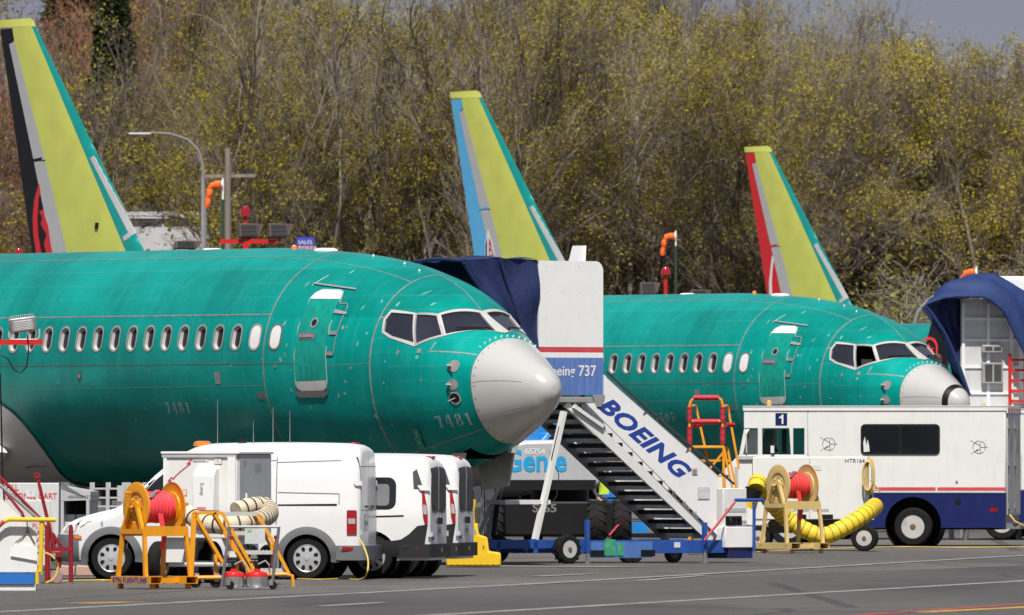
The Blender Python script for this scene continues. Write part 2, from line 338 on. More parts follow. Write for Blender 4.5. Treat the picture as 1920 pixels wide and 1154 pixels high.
def skin(name, poly, m, parent, off=0.005, step=0.06, side=1, xz=False, faces=None):
    """a piece lying on the skin, outlined in (x, angle) or (x, height)"""
    bm = bmesh.new(); vv = [bm.verts.new((a, b, 0)) for a, b in poly]
    for f in (faces or [range(len(vv))]):
        try: bm.faces.new([vv[i] for i in f])
        except ValueError: pass
    if step:
        for ax in (0, 1):
            lo = min(p[ax] for p in poly); hi = max(p[ax] for p in poly); st = max(step, (hi-lo)/220); k = math.ceil(lo/st)
            while k*st < hi:
                bmesh.ops.bisect_plane(bm, geom=bm.verts[:]+bm.edges[:]+bm.faces[:], plane_co=(k*st, 0, 0) if ax == 0 else (0, k*st, 0), plane_no=(1, 0, 0) if ax == 0 else (0, 1, 0)); k += 1
    for v in bm.verts:
        x, a = v.co.x, v.co.y
        if xz: a = th_of(x, a)
        if side < 0: a = pi-a
        v.co = S(x, a, off)
    bmesh.ops.recalc_face_normals(bm, faces=bm.faces)
    c = sum((v.co for v in bm.verts), Vector())/len(bm.verts); n = sum((f.normal for f in bm.faces), Vector())
    if n.dot(c-Vector((c.x, 0, ZC))) < 0: bmesh.ops.reverse_faces(bm, faces=bm.faces)
    me = bpy.data.meshes.new(name); bm.to_mesh(me); bm.free(); return link(name, me, m, parent, smooth=60)
def skin_line(name, pts, wd, m, parent, off=0.004, xz=False, n=None, side=1):
    """a narrow strip following the skin through the points"""
    out = []
    for i in range(len(pts)-1):
        a, b = pts[i], pts[i+1]; k = n or max(1, int(max(abs(b[0]-a[0])/0.15, abs(b[1]-a[1])/0.05)))
        for j in range(k): out.append((a[0]+(b[0]-a[0])*j/k, a[1]+(b[1]-a[1])*j/k))
    out.append(pts[-1]); P = []
    for x, a in out:
        if xz: a = th_of(x, a)
        if side < 0: a = pi-a
        P.append((S(x, a, off), (S(x, a, off+0.05)-S(x, a, off)).normalized()))
    mb = MB(); vs = []
    for i, (p, nn) in enumerate(P):
        d = (P[min(i+1, len(P)-1)][0]-P[max(i-1, 0)][0]).normalized(); e = d.cross(nn).normalized()*(wd/2)
        vs += [p-e, p+e]
    mb.add(vs, [(2*i, 2*i+1, 2*i+3, 2*i+2) for i in range(len(P)-1)]); return mb.build(name, m, parent, smooth=60)
def skin_ring(name, outer, inner, m, parent, off=0.006, depth=0.0, xz=False, side=1):
    """band between two outlines with the same count; depth > 0 turns the inner edge inwards"""
    def pt(q, o):
        a = th_of(*q) if xz else q[1]; return S(q[0], a if side > 0 else pi-a, o)
    n = len(outer); vs = [pt(q, off) for q in outer]+[pt(q, off) for q in inner]; k = 2
    if depth: vs += [pt(q, -depth) for q in inner]; k = 3
    mb = MB(); mb.add(vs, [(r*n+i, r*n+(i+1) % n, (r+1)*n+(i+1) % n, (r+1)*n+i) for r in range(k-1) for i in range(n)])
    return mb.build(name, m, parent, smooth=50)
def dense(poly, k=6): return [(a[0]+(b[0]-a[0])*j/k, a[1]+(b[1]-a[1])*j/k) for a, b in zip(poly, poly[1:]+poly[:1]) for j in range(k)]
def dense3(poly, k=8):
    """edges that run straight in space between corners given in (x, angle)"""
    out = []
    for a, b in zip(poly, poly[1:]+poly[:1]):
        A_, B_ = S(*a), S(*b)
        for j in range(k):
            t = j/k; p = A_.lerp(B_, t); x = a[0]+(b[0]-a[0])*t; tt, bb, w, z = prof(x); dz = p.z-ZC-z; out.append((x, math.atan2(dz/((tt-z) if dz >= 0 else (z-bb)), -p.y/w)))
    return out
def cutter(poly, xz=False, side=1, dep=0.25):
    mb = MB(); n = len(poly)
    def pt(q, o):
        a = th_of(*q) if xz else q[1]; return S(q[0], a if side > 0 else pi-a, o)
    mb.add([pt(q, 0.12) for q in poly]+[pt(q, -dep) for q in poly], [tuple(range(n)), tuple(range(2*n-1, n-1, -1))]+[(i, n+i, n+(i+1) % n, (i+1) % n) for i in range(n)])
    return mb

def green_skin():
    m = bpy.data.materials.new('green protective film'); m.use_nodes = True; nt = m.node_tree; b = nt.nodes['Principled BSDF']; l = nt.links.new; N = nt.nodes.new
    tc = N('ShaderNodeTexCoord'); sp = N('ShaderNodeSeparateXYZ'); l(tc.outputs['Object'], sp.inputs[0])
    def math_(op, a, b_=None, c=None):
        q = N('ShaderNodeMath'); q.operation = op
        for i, t in enumerate((a, b_, c)):
            if t is None: continue
            if isinstance(t, (int, float)): q.inputs[i].default_value = t
            else: l(t, q.inputs[i])
        return q.outputs[0]
    def noise(scale, detail, vec=None, rough=0.55):
        q = N('ShaderNodeTexNoise'); q.inputs['Scale'].default_value = scale; q.inputs['Detail'].default_value = detail; q.inputs['Roughness'].default_value = rough
        l(vec or tc.outputs['Object'], q.inputs['Vector']); return q.outputs['Fac']
    def ramp(v, a, b_):
        q = N('ShaderNodeMapRange'); q.inputs['From Min'].default_value = a; q.inputs['From Max'].default_value = b_; l(v, q.inputs['Value']); return q.outputs[0]
    mp = N('ShaderNodeMapping'); mp.inputs['Scale'].default_value = (5.5, 1.2, 0.5); l(tc.outputs['Object'], mp.inputs['Vector'])
    big = noise(0.9, 4); streak = noise(1.6, 6, mp.outputs[0]); fine = noise(38, 3)
    def mix(f, a, c, blend='MIX'):
        q = N('ShaderNodeMix'); q.data_type = 'RGBA'; q.blend_type = blend
        if isinstance(f, float): q.inputs[0].default_value = f
        else: l(f, q.inputs[0])
        if isinstance(a, tuple): q.inputs[6].default_value = (*a, 1)
        else: l(a, q.inputs[6])
        if isinstance(c, tuple): q.inputs[7].default_value = (*c, 1)
        else: l(c, q.inputs[7])
        return q.outputs[2]
    c = mix(ramp(big, 0.35, 0.65), (0.0, 0.20, 0.173), (0.0, 0.28, 0.243))
    c = mix(math_('MULTIPLY', ramp(streak, 0.48, 0.75), 0.35), c, (0.02, 0.33, 0.29))
    sn = N('ShaderNodeVectorMath'); sn.operation = 'SNAP'; sn.inputs[1].default_value = (2.54, 9.0, .82); l(tc.outputs['Object'], sn.inputs[0]); wn_ = N('ShaderNodeTexWhiteNoise'); l(sn.outputs[0], wn_.inputs['Vector'])
    pv = N('ShaderNodeMapRange'); pv.inputs['To Min'].default_value = .86; pv.inputs['To Max'].default_value = 1.10; l(wn_.outputs['Value'], pv.inputs['Value']); c = mix(1.0, c, pv.outputs[0], 'MULTIPLY')
    # faint rivet rows along stringers and frames
    def rows(axis, pitch, wd):
        f = math_('FRACT', math_('DIVIDE', math_('ADD', sp.outputs[axis], 100.0), pitch)); d = math_('ABSOLUTE', math_('SUBTRACT', f, 0.5)); return math_('LESS_THAN', d, wd/pitch)
    dots = math_('GREATER_THAN', noise(55, 1), 0.50); part = ramp(noise(0.7, 2), 0.45, 0.6)
    riv = math_('MULTIPLY', math_('MULTIPLY', math_('MAXIMUM', rows('Z', 0.235, 0.006), rows('X', 0.508, 0.006)), dots), math_('MULTIPLY', part, 0.18))
    c = mix(riv, c, (0.25, 0.38, 0.35))
    # sealant smears, small pale oval patches of filler
    vo = N('ShaderNodeTexVoronoi'); vo.inputs['Scale'].default_value = 2.1; vo.inputs['Randomness'].default_value = 1.0; l(tc.outputs['Object'], vo.inputs['Vector'])
    wob = math_('ADD', vo.outputs['Distance'], math_('MULTIPLY', noise(7, 3), 0.10)); sc_ = N('ShaderNodeSeparateColor'); l(vo.outputs['Color'], sc_.inputs[0])
    patch = math_('MULTIPLY', math_('LESS_THAN', wob, 0.125), math_('GREATER_THAN', sc_.outputs[0], 0.52))
    fwd = ramp(sp.outputs['X'], -6.4, -5.6)                  # the nose section carries most of them
    c = mix(math_('MULTIPLY', math_('MULTIPLY', patch, 0.35), math_('ADD', math_('MULTIPLY', fwd, 0.8), 0.15)), c, (0.22, 0.38, 0.34))
    c = mix(math_('MULTIPLY', ramp(fine, 0.55, 0.8), 0.10), c, (0.10, 0.33, 0.29))
    l(c, b.inputs['Base Color']); b.inputs['Specular IOR Level'].default_value = 0.45; b.inputs['Specular Tint'].default_value = (0.22, 0.85, 0.8, 1)
    rr = N('ShaderNodeMapRange'); rr.inputs['To Min'].default_value = 0.14; rr.inputs['To Max'].default_value = 0.44; l(noise(2.2, 5), rr.inputs['Value']); l(rr.outputs[0], b.inputs['Roughness'])
    bp = N('ShaderNodeBump'); bp.inputs['Strength'].default_value = 0.14; bp.inputs['Distance'].default_value = 0.06; l(noise(2.4, 2), bp.inputs['Height']); l(bp.outputs[0], b.inputs['Normal'])
    return m
GREEN = green_skin()
DOORG = mat('door green', (0.001, 0.27, 0.215), 0.4, var=0.16, scale=5)
SEAM = mat('bare metal seam', (0.26, 0.27, 0.26), 0.5, metal=0.2, var=0.25, scale=8)
SEAMD = mat('dark sealant', (0.14, 0.13, 0.125), 0.55, var=0.2, scale=8)
RADOME = mat('radome white', (0.47, 0.47, 0.46), 0.2, var=0.02, coat=0.4)
FRAMEW = mat('cockpit frame primer', (0.48, 0.475, 0.455), 0.45, var=0.08)
FRAMEG = mat('window frame grey', (0.36, 0.355, 0.35), 0.45, metal=0.3, var=0.15)
LININGD = mat('window reveal', (0.46, 0.455, 0.45), 0.5, var=0.1)
LINING = mat('window lining white', (0.72, 0.72, 0.71), 0.5, var=0.05)
PRIMER = mat('yellow green primer', (0.56, 0.59, 0.125), 0.5, var=0.07, scale=1.6, spec=0.3, dirt=0.12, dirtc=(.42, .44, .2))
TEAL = mat('teal leading edge', (0.004, 0.26, 0.235), 0.3, var=0.05, coat=0.3)
COMPG = mat('composite grey', (0.44, 0.44, 0.45), 0.5, var=0.04)
FAIR = mat('fairing warm grey', (0.60, 0.585, 0.56), 0.38, var=0.05, dirt=0.12, scale=1.0)
STENC = mat('stencil pale green', (0.28, 0.45, 0.42), 0.6, var=0.15, scale=12)
FILL = mat('filler pale green', (0.13, 0.36, 0.32), 0.55, var=0.2, scale=10)
LIVBLK = mat('livery black', (0.008, 0.008, 0.010), 0.45, var=0.1, spec=0.3)
LIVRED = mat('livery red', (0.62, 0.012, 0.015), 0.3, var=0.04, coat=0.3)
LIVBLUE = mat('livery sky blue', (0.10, 0.42, 0.72), 0.35, var=0.04)
LIVNAVY = mat('livery navy', (0.015, 0.02, 0.13), 0.35, var=0.04)
LIVWHT = mat('livery white', (0.74, 0.74, 0.74), 0.35, var=0.03)

def arc_band(cx, cy, rx0, ry0, rx1, ry1, a0, a1, n=10):
    o = [(cx+rx1*cos(R(a0+(a1-a0)*k/n)), cy+ry1*sin(R(a0+(a1-a0)*k/n))) for k in range(n+1)]
    i = [(cx+rx0*cos(R(a1-(a1-a0)*k/n)), cy+ry0*sin(R(a1-(a1-a0)*k/n))) for k in range(n+1)]
    return o+i
STN = {'7': [[(.02, .70), (.02, 1), (.10, .93), (.60, .97), (.60, .82), (.10, .80)], [(.34, .77), (.58, .77), (.44, 0), (.18, 0)]],
       '4': [[(0, .26), (.29, 1), (.33, 1), (.33, .84), (.13, .36), (.30, .36), (.30, .26)], [(.37, .05), (.37, 1), (.54, 1), (.54, .05)], [(.28, -.01), (.28, .05), (.62, .05), (.62, -.01)], [(.58, .26), (.58, .36), (.68, .36), (.68, .26)]],
       '8': [arc_band(.31, .74, .07, .14, .25, .26, 100, 260), arc_band(.35, .74, .07, .14, .25, .26, -80, 80), arc_band(.31, .26, .09, .15, .30, .26, 100, 260), arc_band(.35, .26, .09, .15, .30, .26, -80, 80)],
       '1': [[(.20, .07), (.20, .93), (.42, 1), (.42, .07)], [(.08, 0), (.08, .05), (.54, .05), (.54, 0)], [(.06, .80), (.06, .86), (.17, .92), (.17, .80)]],
       '5': [[(.10, .82), (.10, 1), (.54, 1), (.54, .82)], [(.10, .50), (.10, .79), (.17, .79), (.17, .54)], arc_band(.31, .30, .09, .20, .29, .31, -75, 120), arc_band(.27, .30, .09, .20, .27, .31, 200, 255)],
       '0': [arc_band(.31, .5, .09, .36, .28, .5, 100, 260), arc_band(.35, .5, .09, .36, .28, .5, -80, 80)]}
def number_on_skin(parent, s, x0, z0, size, tilt=0.0, adv=0.82):
    k = 0
    for ch in s:
        polys = STN[ch]; V = []; Fc = []
        for p in polys:
            o = len(V); V += [(x0-(k*adv+a)*size, z0+b*size+tilt*(k*adv+a)*size) for a, b in p]; Fc.append(tuple(range(o, o+len(p))))
        skin('stencil_digit', V, STENC, parent, off=0.006, step=0.04, xz=True, faces=Fc); k += 1

def fin_xz(pl, u, v):                               # photo pixel -> place in the fin's own plane
    NX, ND = pl; c, s = cos(THETA), sin(THETA); x = (FPX*NX-(u-960)*ND)/((u-960)*s+FPX*c); return x, CAMH+(HORIZON-v)*(ND+x*s)/FPX-ZC
FLE = lambda z: 34.36+(z-8.48)*(34.36-28.94)/(8.48-1.9)
FTE = lambda z: 35.80+(z-8.46)*(35.80-34.50)/(8.46-3.21)
def fin_patch(name, poly, m, parent, off=0.0, step=0.2):
    bm = bmesh.new(); bm.faces.new([bm.verts.new((a, b, 0)) for a, b in poly])
    for ax in (0, 1):
        lo = min(p[ax] for p in poly); hi = max(p[ax] for p in poly); k = math.ceil(lo/step)
        while k*step < hi:
            bmesh.ops.bisect_plane(bm, geom=bm.verts[:]+bm.edges[:]+bm.faces[:], plane_co=(k*step, 0, 0) if ax == 0 else (0, k*step, 0), plane_no=(1, 0, 0) if ax == 0 else (0, 1, 0)); k += 1
    bmesh.ops.triangulate(bm, faces=[f for f in bm.faces if len(f.verts) > 4])
    vs = []; fs = []; n = len(bm.verts); bm.verts.index_update()
    for sd in (-1, 1):
        for v in bm.verts:
            x, z = v.co.x, v.co.y; ch = FTE(z)-FLE(z); c = min(max((x-FLE(z))/ch, 0), 1)
            h = 0.11*ch*5*0.5*(0.2969*sqrt(c)-0.126*c-0.3516*c*c+0.2843*c**3-0.1036*c**4)
            if z > 8.5: h *= max(0.12, 1-(z-8.5)/0.19)
            vs.append((-x, sd*(h+off+0.004), ZC+z))
        fs += [tuple((0 if sd < 0 else n)+v.index for v in (f.verts if sd < 0 else reversed(f.verts))) for f in bm.faces]
    edge = [e for e in bm.edges if e.is_boundary]
    for e in edge: a, b = e.verts[0].index, e.verts[1].index; fs.append((a, b, n+b, n+a))
    bm.free(); mb = MB(); mb.add(vs, fs); return mb.build(name, m, parent, smooth=40)

def jet(name, NX, ND, label, number=None, detail=2, rudder=None, marks=(), winglet=None, radome_band=False, open_window=False):
    root = empty(name, (NX, ND, 0), -THETA, label, 'airliner', 'unfinished jetliners parked in a row')
    pl = (NX, ND)
    # skin of the fuselage from the radome joint to the tail
    xs = [1.333+(8-1.333)*i/(66 if detail else 26) for i in range(67 if detail else 27)]+[8.5+i*0.5 for i in range(34)]+[25.5+12.7*i/24 for i in range(25)]
    nt = 120 if detail else 60; mb = MB(); vs = [S(x, 2*pi*k/nt) for x in xs for k in range(nt)]
    fs = [(i*nt+k, i*nt+(k+1) % nt, (i+1)*nt+(k+1) % nt, (i+1)*nt+k) for i in range(len(xs)-1) for k in range(nt)]; fs.append(tuple((len(xs)-1)*nt+k for k in range(nt)))
    mb.add(vs, fs); fus = mb.build('fuselage', GREEN, root, smooth=60)
    # radome
    xr = [XTIP+(1.333-XTIP)*(i/26)**2 for i in range(1, 27)]; mb = MB(); vs = [S(XTIP, 0)]+[S(x, 2*pi*k/64, 0.004) for x in xr for k in range(64)]
    fs = [(0, 1+k, 1+(k+1) % 64) for k in range(64)]+[(1+i*64+k, 1+(i+1)*64+k, 1+(i+1)*64+(k+1) % 64, 1+i*64+(k+1) % 64) for i in range(25) for k in range(64)]
    mb.add(vs, fs); rad = mb.build('radome', RADOME, root, smooth=60)
    if detail:
        for a0, a1 in ((-.045, .22), (-.55, -.56)):
            for sd in (1, -1):
                if a0 > 1.5 and sd < 0: continue
                P = [(1.32-(0.8*j/12), a0+(a1-a0)*j/12) for j in range(13)]
                skin_line('lightning_strip', P, 0.010, LGREY, rad, off=0.010, n=1, side=sd)
        for th in np.linspace(-1.3, 1.3, 14):
            p = S(1.29, th, 0.004); q = S(1.29, th, 0.009); b = MB(); b.cyl(p, q, 0.011, n=8); b.build('screw', SEAMD, rad)
        if radome_band:
            for xa, xb, mm, nm in ((0.36, 0.48, LIVBLK, 'black_band'),):
                xx = [xa+(xb-xa)*i/5 for i in range(6)]; b = MB(); b.add([S(x, 2*pi*k/48, 0.009) for x in xx for k in range(48)], [(i*48+k, (i+1)*48+k, (i+1)*48+(k+1) % 48, i*48+(k+1) % 48) for i in range(5) for k in range(48)]); b.build(nm, mm, rad, smooth=60)
    cuts = []
    if detail:
        # cabin windows
        last = 26 if number == '7481' else 18
        for k in range(last):
            x = 5.50+0.494*k; zc = 0.475; hw, hh, r = 0.118, 0.192, 0.112
            inner = rrect(x-hw, x+hw, zc-hh, zc+hh, r, 5); outer = rrect(x-hw-.032, x+hw+.032, zc-hh-.034, zc+hh+.034, r+.03, 5)
            if k < 2:
                o = skin('window_plug', inner, LINING, root, off=0.006, xz=True); skin_ring('frame', outer, inner, SEAMD if k == 0 else FRAMEG, o, off=0.008, xz=True)
            else:
                cuts.append(cutter(inner, xz=True)); sm = rrect(x-hw+.02, x+hw-.02, zc-hh+.02, zc+hh-.02, r-.018, 5)
                pane = MB(); pane.add([S(a, th_of(a, b), -0.062) for a, b in sm], [tuple(range(len(sm)))]); o = pane.build('cabin_window', GLASS, root, smooth=0)
                skin_ring('frame', outer, inner, FRAMEG, o, off=0.007, depth=0.012, xz=True)
                b = MB(); n = len(inner); b.add([S(p, th_of(p, q), -0.011) for p, q in inner]+[S(p, th_of(p, q), -0.066) for p, q in sm], [(i, (i+1) % n, n+(i+1) % n, n+i) for i in range(n)]); b.build('lining', LININGD, o, smooth=50)
        # cockpit windows, right and left
        W3 = [(3.115, .650), (2.685, .735), (2.425, .385), (2.89, .375), (3.10, .412), (3.155, .538)]
        W3f = [(3.15, .685), (2.665, .768), (2.385, .335), (2.93, .345), (3.13, .385), (3.20, .545)]
        W2 = [(2.625, .752), (2.335, .898), (2.06, .700), (2.375, .388)]; W2f = [(2.665, .768), (2.345, .940), (2.01, .700), (2.385, .335)]
        W1 = [(2.300, .955), (2.085, 1.515), (1.555, 1.43), (2.01, .752)]; W1f = [(2.345, .940), (2.125, 1.571), (1.50, 1.571), (2.01, .705)]
        for sd in (1, -1):
            for inn, out, fm in ((W3, W3f, FRAMEW), (W2, W2f, FRAMEG), (W1, W1f, FRAMEW)):
                inn3, out3 = dense3(inn), dense3(out); cuts.append(cutter(inn3, side=sd, dep=0.12))
                dark = open_window and sd > 0 and inn is W2  # open window: a black sheet set inside stands in for the cockpit's shade
                o = skin('cockpit_window', inn3, BLACK if dark else CGLASS, root, off=-0.30 if dark else -0.014, side=sd, step=0)
                skin_ring('frame', out3, inn3, fm, o, off=0.010, depth=0.02, side=sd)
            # wipers
            p = S(1.66, 1.36, 0.035) if sd > 0 else S(1.66, pi-1.36, 0.035); q = S(1.95, 0.93, 0.035) if sd > 0 else S(1.95, pi-.93, 0.035)
            b = MB(); b.bar(p, q, 0.02, 0.02); b.cyl(S(1.60, 1.40 if sd > 0 else pi-1.40, 0.0), p, 0.02, n=8); b.build('wiper', BLACK, root)
        # seams
        skin_line('panel_seam', [(5.75, -1.5), (5.75, 1.9)], 0.028, SEAM, root); skin_line('panel_seam', [(3.29, -1.45), (3.29, .55)], 0.034, SEAM, root); skin_line('panel_seam', [(3.29, .55), (3.29, pi-.55)], 0.026, SEAM, root)
        skin_line('panel_seam', [(5.75, .853), (26, .853)], 0.020, SEAM, root, xz=True); skin_line('panel_seam', [(4.99, .035), (26, .035)], 0.012, SEAMD, root, xz=True)
        skin_line('panel_seam', [(3.29, 1.165), (5.75, 1.17), (9, 1.15), (26, 1.15)], 0.014, SEAM, root)
        skin_line('panel_seam', [(2.15, 1.571), (2.7, 1.571), (3.27, 1.571)], 0.02, SEAM, root); skin_line('panel_seam', [(3.29, .56), (3.14, .565)], 0.03, SEAM, root)
        skin_line('panel_seam', [(2.07, .54), (2.10, .36), (1.36, .62)], 0.024, SEAM, root); skin_line('panel_seam', [(1.36, -.86), (2.45, -.92), (3.1, -.94), (3.6, -1.0)], 0.022, SEAM, root)
        skin_line('panel_seam', [(3.29, .02), (4.2, .0)], 0.006, SEAM, root, xz=True); skin_line('panel_seam', [(5.75, -.33), (26, -.45)], 0.006, SEAM, root, xz=True)
        skin_line('panel_seam', [(1.34, -1.35), (1.34, .62)], 0.012, SEAMD, root)
        rnd = random.Random(5)
        for z_, k in ((.853, 14), (-0.12, 10)):
            for j in range(k):
                x = 6.9+j*0.508; w_ = .02
                skin('filler_patch', [(x, z_-.004), (x-.05, z_-.004), (x-.025, z_-.035)] if z_ > 0 else [(x, z_), (x-.03, z_), (x-.03, z_+.02), (x, z_+.02)], SEAM, root, off=0.005, step=0, xz=True)
        for x, z_, w_, h_, mm in ((6.98, -.2, .16, .2, SEAM), (5.90, -.5, .16, .12, SEAMD)):
            skin('filler_patch', [(x+w_/2, z_-h_/2), (x-w_/2, z_-h_/2), (x-w_/2, z_+h_/2), (x+w_/2, z_+h_/2)], mm, root, off=0.005, xz=True)
        spots = [(5.35, .70), (5.2, .33), (5.22, .17), (5.33, .10), (4.0, .62), (3.92, .62), (3.75, .95), (3.45, 1.05), (3.6, .35), (3.72, -.05), (3.85, -.28), (3.9, -.47), (4.05, -.5), (2.7, .2), (2.3, .12), (2.95, .05), (3.0, -.3), (3.31, -.62), (3.33, -.85), (3.28, -1.1), (2.45, -1.36), (3.65, -1.2), (4.6, 1.55), (5.3, 1.35), (3.1, 1.0), (2.55, 1.0), (2.85, 1.18), (5.12, -.42), (5.08, -.08), (3.45, .52), (2.2, -.25), (6.6, .0), (7.4, -.55), (9.2, -.7), (10.6, -.3), (8.9, -.05), (9.6, -.9), (11.6, -.25), (12.1, -.55)]
        for x, z_ in spots:
            a, b_ = rnd.uniform(.015, .032), rnd.uniform(.018, .06); ti = rnd.uniform(-.8, .8)
            pp = []
            for k in range(9):
                t = 2*pi*k/9; q = rnd.uniform(.75, 1.15); dx, dz = a*q*cos(t), b_*q*sin(t); pp.append((x+dx*cos(ti)-dz*sin(ti), min(z_+dx*sin(ti)+dz*cos(ti), prof(x)[0]-.06)))
            skin('filler_patch', pp, FILL if rnd.random() < .7 else SEAM, root, off=0.004, step=0, xz=True)
        # service door
        dp = [(4.985, -.30), (4.985, 1.10), (4.94, 1.19), (4.84, 1.245), (4.46, 1.235), (4.36, 1.20), (4.315, 1.12), (4.265, -.28), (4.30, -.36), (4.39, -.415), (4.86, -.42), (4.95, -.38)]
        d = skin('service_door', dp, DOORG, root, off=0.010, xz=True)
        c0 = np.mean(dp, axis=0); out = [(c0[0]+(a-c0[0])*1.045, c0[1]+(b_-c0[1])*1.018) for a, b_ in dp]
        skin_ring('edge_trim', dense(out, 3), dense(dp, 3), FRAMEW, d, off=0.013, xz=True)
        skin('top_cap', [(4.98, 1.10), (4.94, 1.19), (4.84, 1.245), (4.46, 1.235), (4.36, 1.20), (4.315, 1.09)], LINING, d, off=0.016, xz=True)
        skin('bottom_cap', [(4.98, -.27), (4.27, -.25), (4.30, -.36), (4.39, -.415), (4.86, -.42), (4.95, -.38)], FRAMEW, d, off=0.016, xz=True)
        skin('door_sill', [(5.02, -.41), (5.0, -.46), (4.95, -.53), (4.36, -.53), (4.27, -.46), (4.25, -.41), (4.32, -.425), (4.9, -.43)], SEAMD, d, off=0.020, xz=True)
        circ = lambda x, z_, r, n=16: [(x+r*cos(2*pi*k/n), z_+r*sin(2*pi*k/n)) for k in range(n)]
        po = skin('porthole', circ(4.65, .70, .055), GLASS, d, off=0.014, xz=True); skin_ring('rim', circ(4.65, .70, .085), circ(4.65, .70, .058), ALU, po, off=0.020, xz=True)
        h = skin('handle_recess', rrect(4.56, 4.94, .42, .55, .05), STEEL, d, off=0.016, xz=True); b = MB(); b.bar(S(4.9, th_of(4.9, .485), .03), S(4.62, th_of(4.62, .485), .03), 0.035, 0.05); b.build('handle', ALU, h)
        for za, zb in ((.5, .56), (.16, .22)):
            skin('door_hinge', [(4.25, za), (4.10, za), (4.10, zb), (4.25, zb)], SEAM, d, off=0.022, xz=True, step=0)
        skin('hinge_arm', [(4.30, .86), (4.02, .83), (4.02, .87), (4.30, .92)], ALU, d, off=0.02, xz=True, step=0)
        skin_line('hinge_cover', [(4.28, 1.02), (4.12, 1.02), (4.06, .95), (4.07, .80), (4.10, .2)], 0.02, SEAM, d, off=0.012, xz=True)
        skin_line('rain_gutter', [(5.14, 1.355), (4.13, 1.25)], 0.03, ALU, root, off=0.025, xz=True); skin_line('panel_seam', [(5.16, 1.33), (5.0, 1.5)], 0.03, STENC, root, off=0.005, xz=True)
        for (x, z_) in [(4.75, .1), (4.62, .1), (4.85, -.05), (4.72, -.05), (4.6, -.05), (4.45, -.05), (4.85, -.18), (4.72, -.18), (4.6, -.18), (4.45, -.18), (4.8, .95), (4.6, .95), (4.45, .9)]:
            skin('stiffener_dent_shade', rrect(x-.02, x+.02, z_-.05, z_+.05, .015), mat('door green shade film', (0.001, 0.22, 0.175), 0.45, var=0.1), d, off=0.012, step=0, xz=True)  # flat patches; the shade of the dents is put into a darker green
        # probes and ports
        for z_, rr in ((-.03, .10), (-.33, .095)):
            o = skin('pitot_plate', circ(1.64, z_, rr), SEAM, root, off=0.010, xz=True, step=0)
            p = S(1.70, th_of(1.70, z_), 0.0); q = S(1.70, th_of(1.70, z_), .05); b = MB(); b.bar(p, q, .06, .035); b.cyl(q+Vector((-.03, 0, 0)), q+Vector((.11, -.02, 0)), .022, .014, n=8); b.build('pitot_tube', FRAMEW, o)
        o = skin('angle_vane_plate', circ(1.63, -.55, .085), BLACK, root, off=0.010, xz=True, step=0); skin_ring('rim', circ(1.63, -.55, .105), circ(1.63, -.55, .08), ALU, o, off=0.014, xz=True)
        p = S(1.63, th_of(1.63, -.55), 0); b = MB(); b.cyl(p, p+(S(1.63, th_of(1.63, -.55), .25)-p), .008, .006, n=6); b.build('vane_pin', FRAMEW, o)
        for x, z_, rr in ((10.95, -.13, .07),):
            o = skin('static_port', circ(x, z_, rr*.95), SEAMD, root, off=0.008, xz=True, step=0); skin('lens', circ(x-.01, z_-.02, rr*.5), STEEL, o, off=0.02, xz=True, step=0)
        skin('static_port', circ(5.46, -.01, .035), STEEL, root, off=0.008, xz=True, step=0)
        skin('warning_plate', [(2.32, .19), (2.25, .19), (2.255, .26), (2.325, .26)], SEAM, root, off=0.008, step=0, xz=True)
        # antennas and beacon on the crown
        for x, w_, h_, mm, nm in ((7.35, .10, .07, AMBER, 'crown_light'), (6.45, .42, .05, LETW, 'antenna_dome'), (9.7, .34, .03, LETW, 'antenna_dome'), (15.4, .15, .10, LAMPR, 'beacon')):
            b = MB(); p = S(x, pi/2)
            b.lathe([(w_/2, 0), (w_/2*.92, h_*.6), (w_/2*.6, h_*.95), (0.0, h_)], (p.x, p.y, p.z-.01), 'z', 16); b.build(nm, mm, root)
        for th, x in ((1.52, 5.0), (1.5, 4.1), (1.45, 3.6)):
            b = MB(); p = S(x, th); b.lathe([(.02, 0), (.012, .03), (0, .035)], p, 'z', 8); b.build('crown_stud', LETW, root)
        # nose studs in front of the windscreen
        for k in range(11):
            a = .82+k*.145; b = MB(); p = S(1.40, a, 0); q = S(1.40, a, .03); b.cyl(p, q, .02, .010, n=8); b.build('vortex_stud', LINING, root)
        if number:
            if number == '7481': number_on_skin(root, number, 2.10, -1.04, .20, tilt=.09, adv=.88)
            number_on_skin(root, number, 8.62 if number == '7481' else 8.62, -.79, .20, adv=.95)
        # ground power panel, nose gear and doors
        o = skin('access_panel', [(2.60, -1.03), (2.48, -1.03), (2.58, -1.35), (2.72, -1.37)], mat('access panel green', (0.02, 0.26, 0.2), .4, var=.1), root, off=0.03, xz=True)
        for k in range(5):
            skin('screw', circ(2.56+.02*k, -1.10-.055*k, .012, 8), LAMPR if k in (2, 4) else LINING, o, off=0.036, step=0, xz=True)
        b = MB(); b.prism([(-1.9, 0), (-2.9, 0), (-2.75, -.62), (-2.05, -.55)], -.52, -.48); b.v = [(x, y-.0, z+ZC-1.45) for x, y, z in b.v]; b.build('gear_door', ALU, root)
        b = MB(); b.prism([(-1.9, 0), (-2.9, 0), (-2.75, -.62), (-2.05, -.55)], .48, .52); b.v = [(x, y, z+ZC-1.45) for x, y, z in b.v]; b.build('gear_door', ALU, root)
        b = MB(); b.box(-3.0, -1.85, -.44, .44, ZC-1.55, ZC-1.30); cuts.append(b)
        b = MB(); b.box(-3.0, -1.85, -.43, .43, ZC-1.32, ZC-1.30); b.build('gear_bay', BLACK, root)
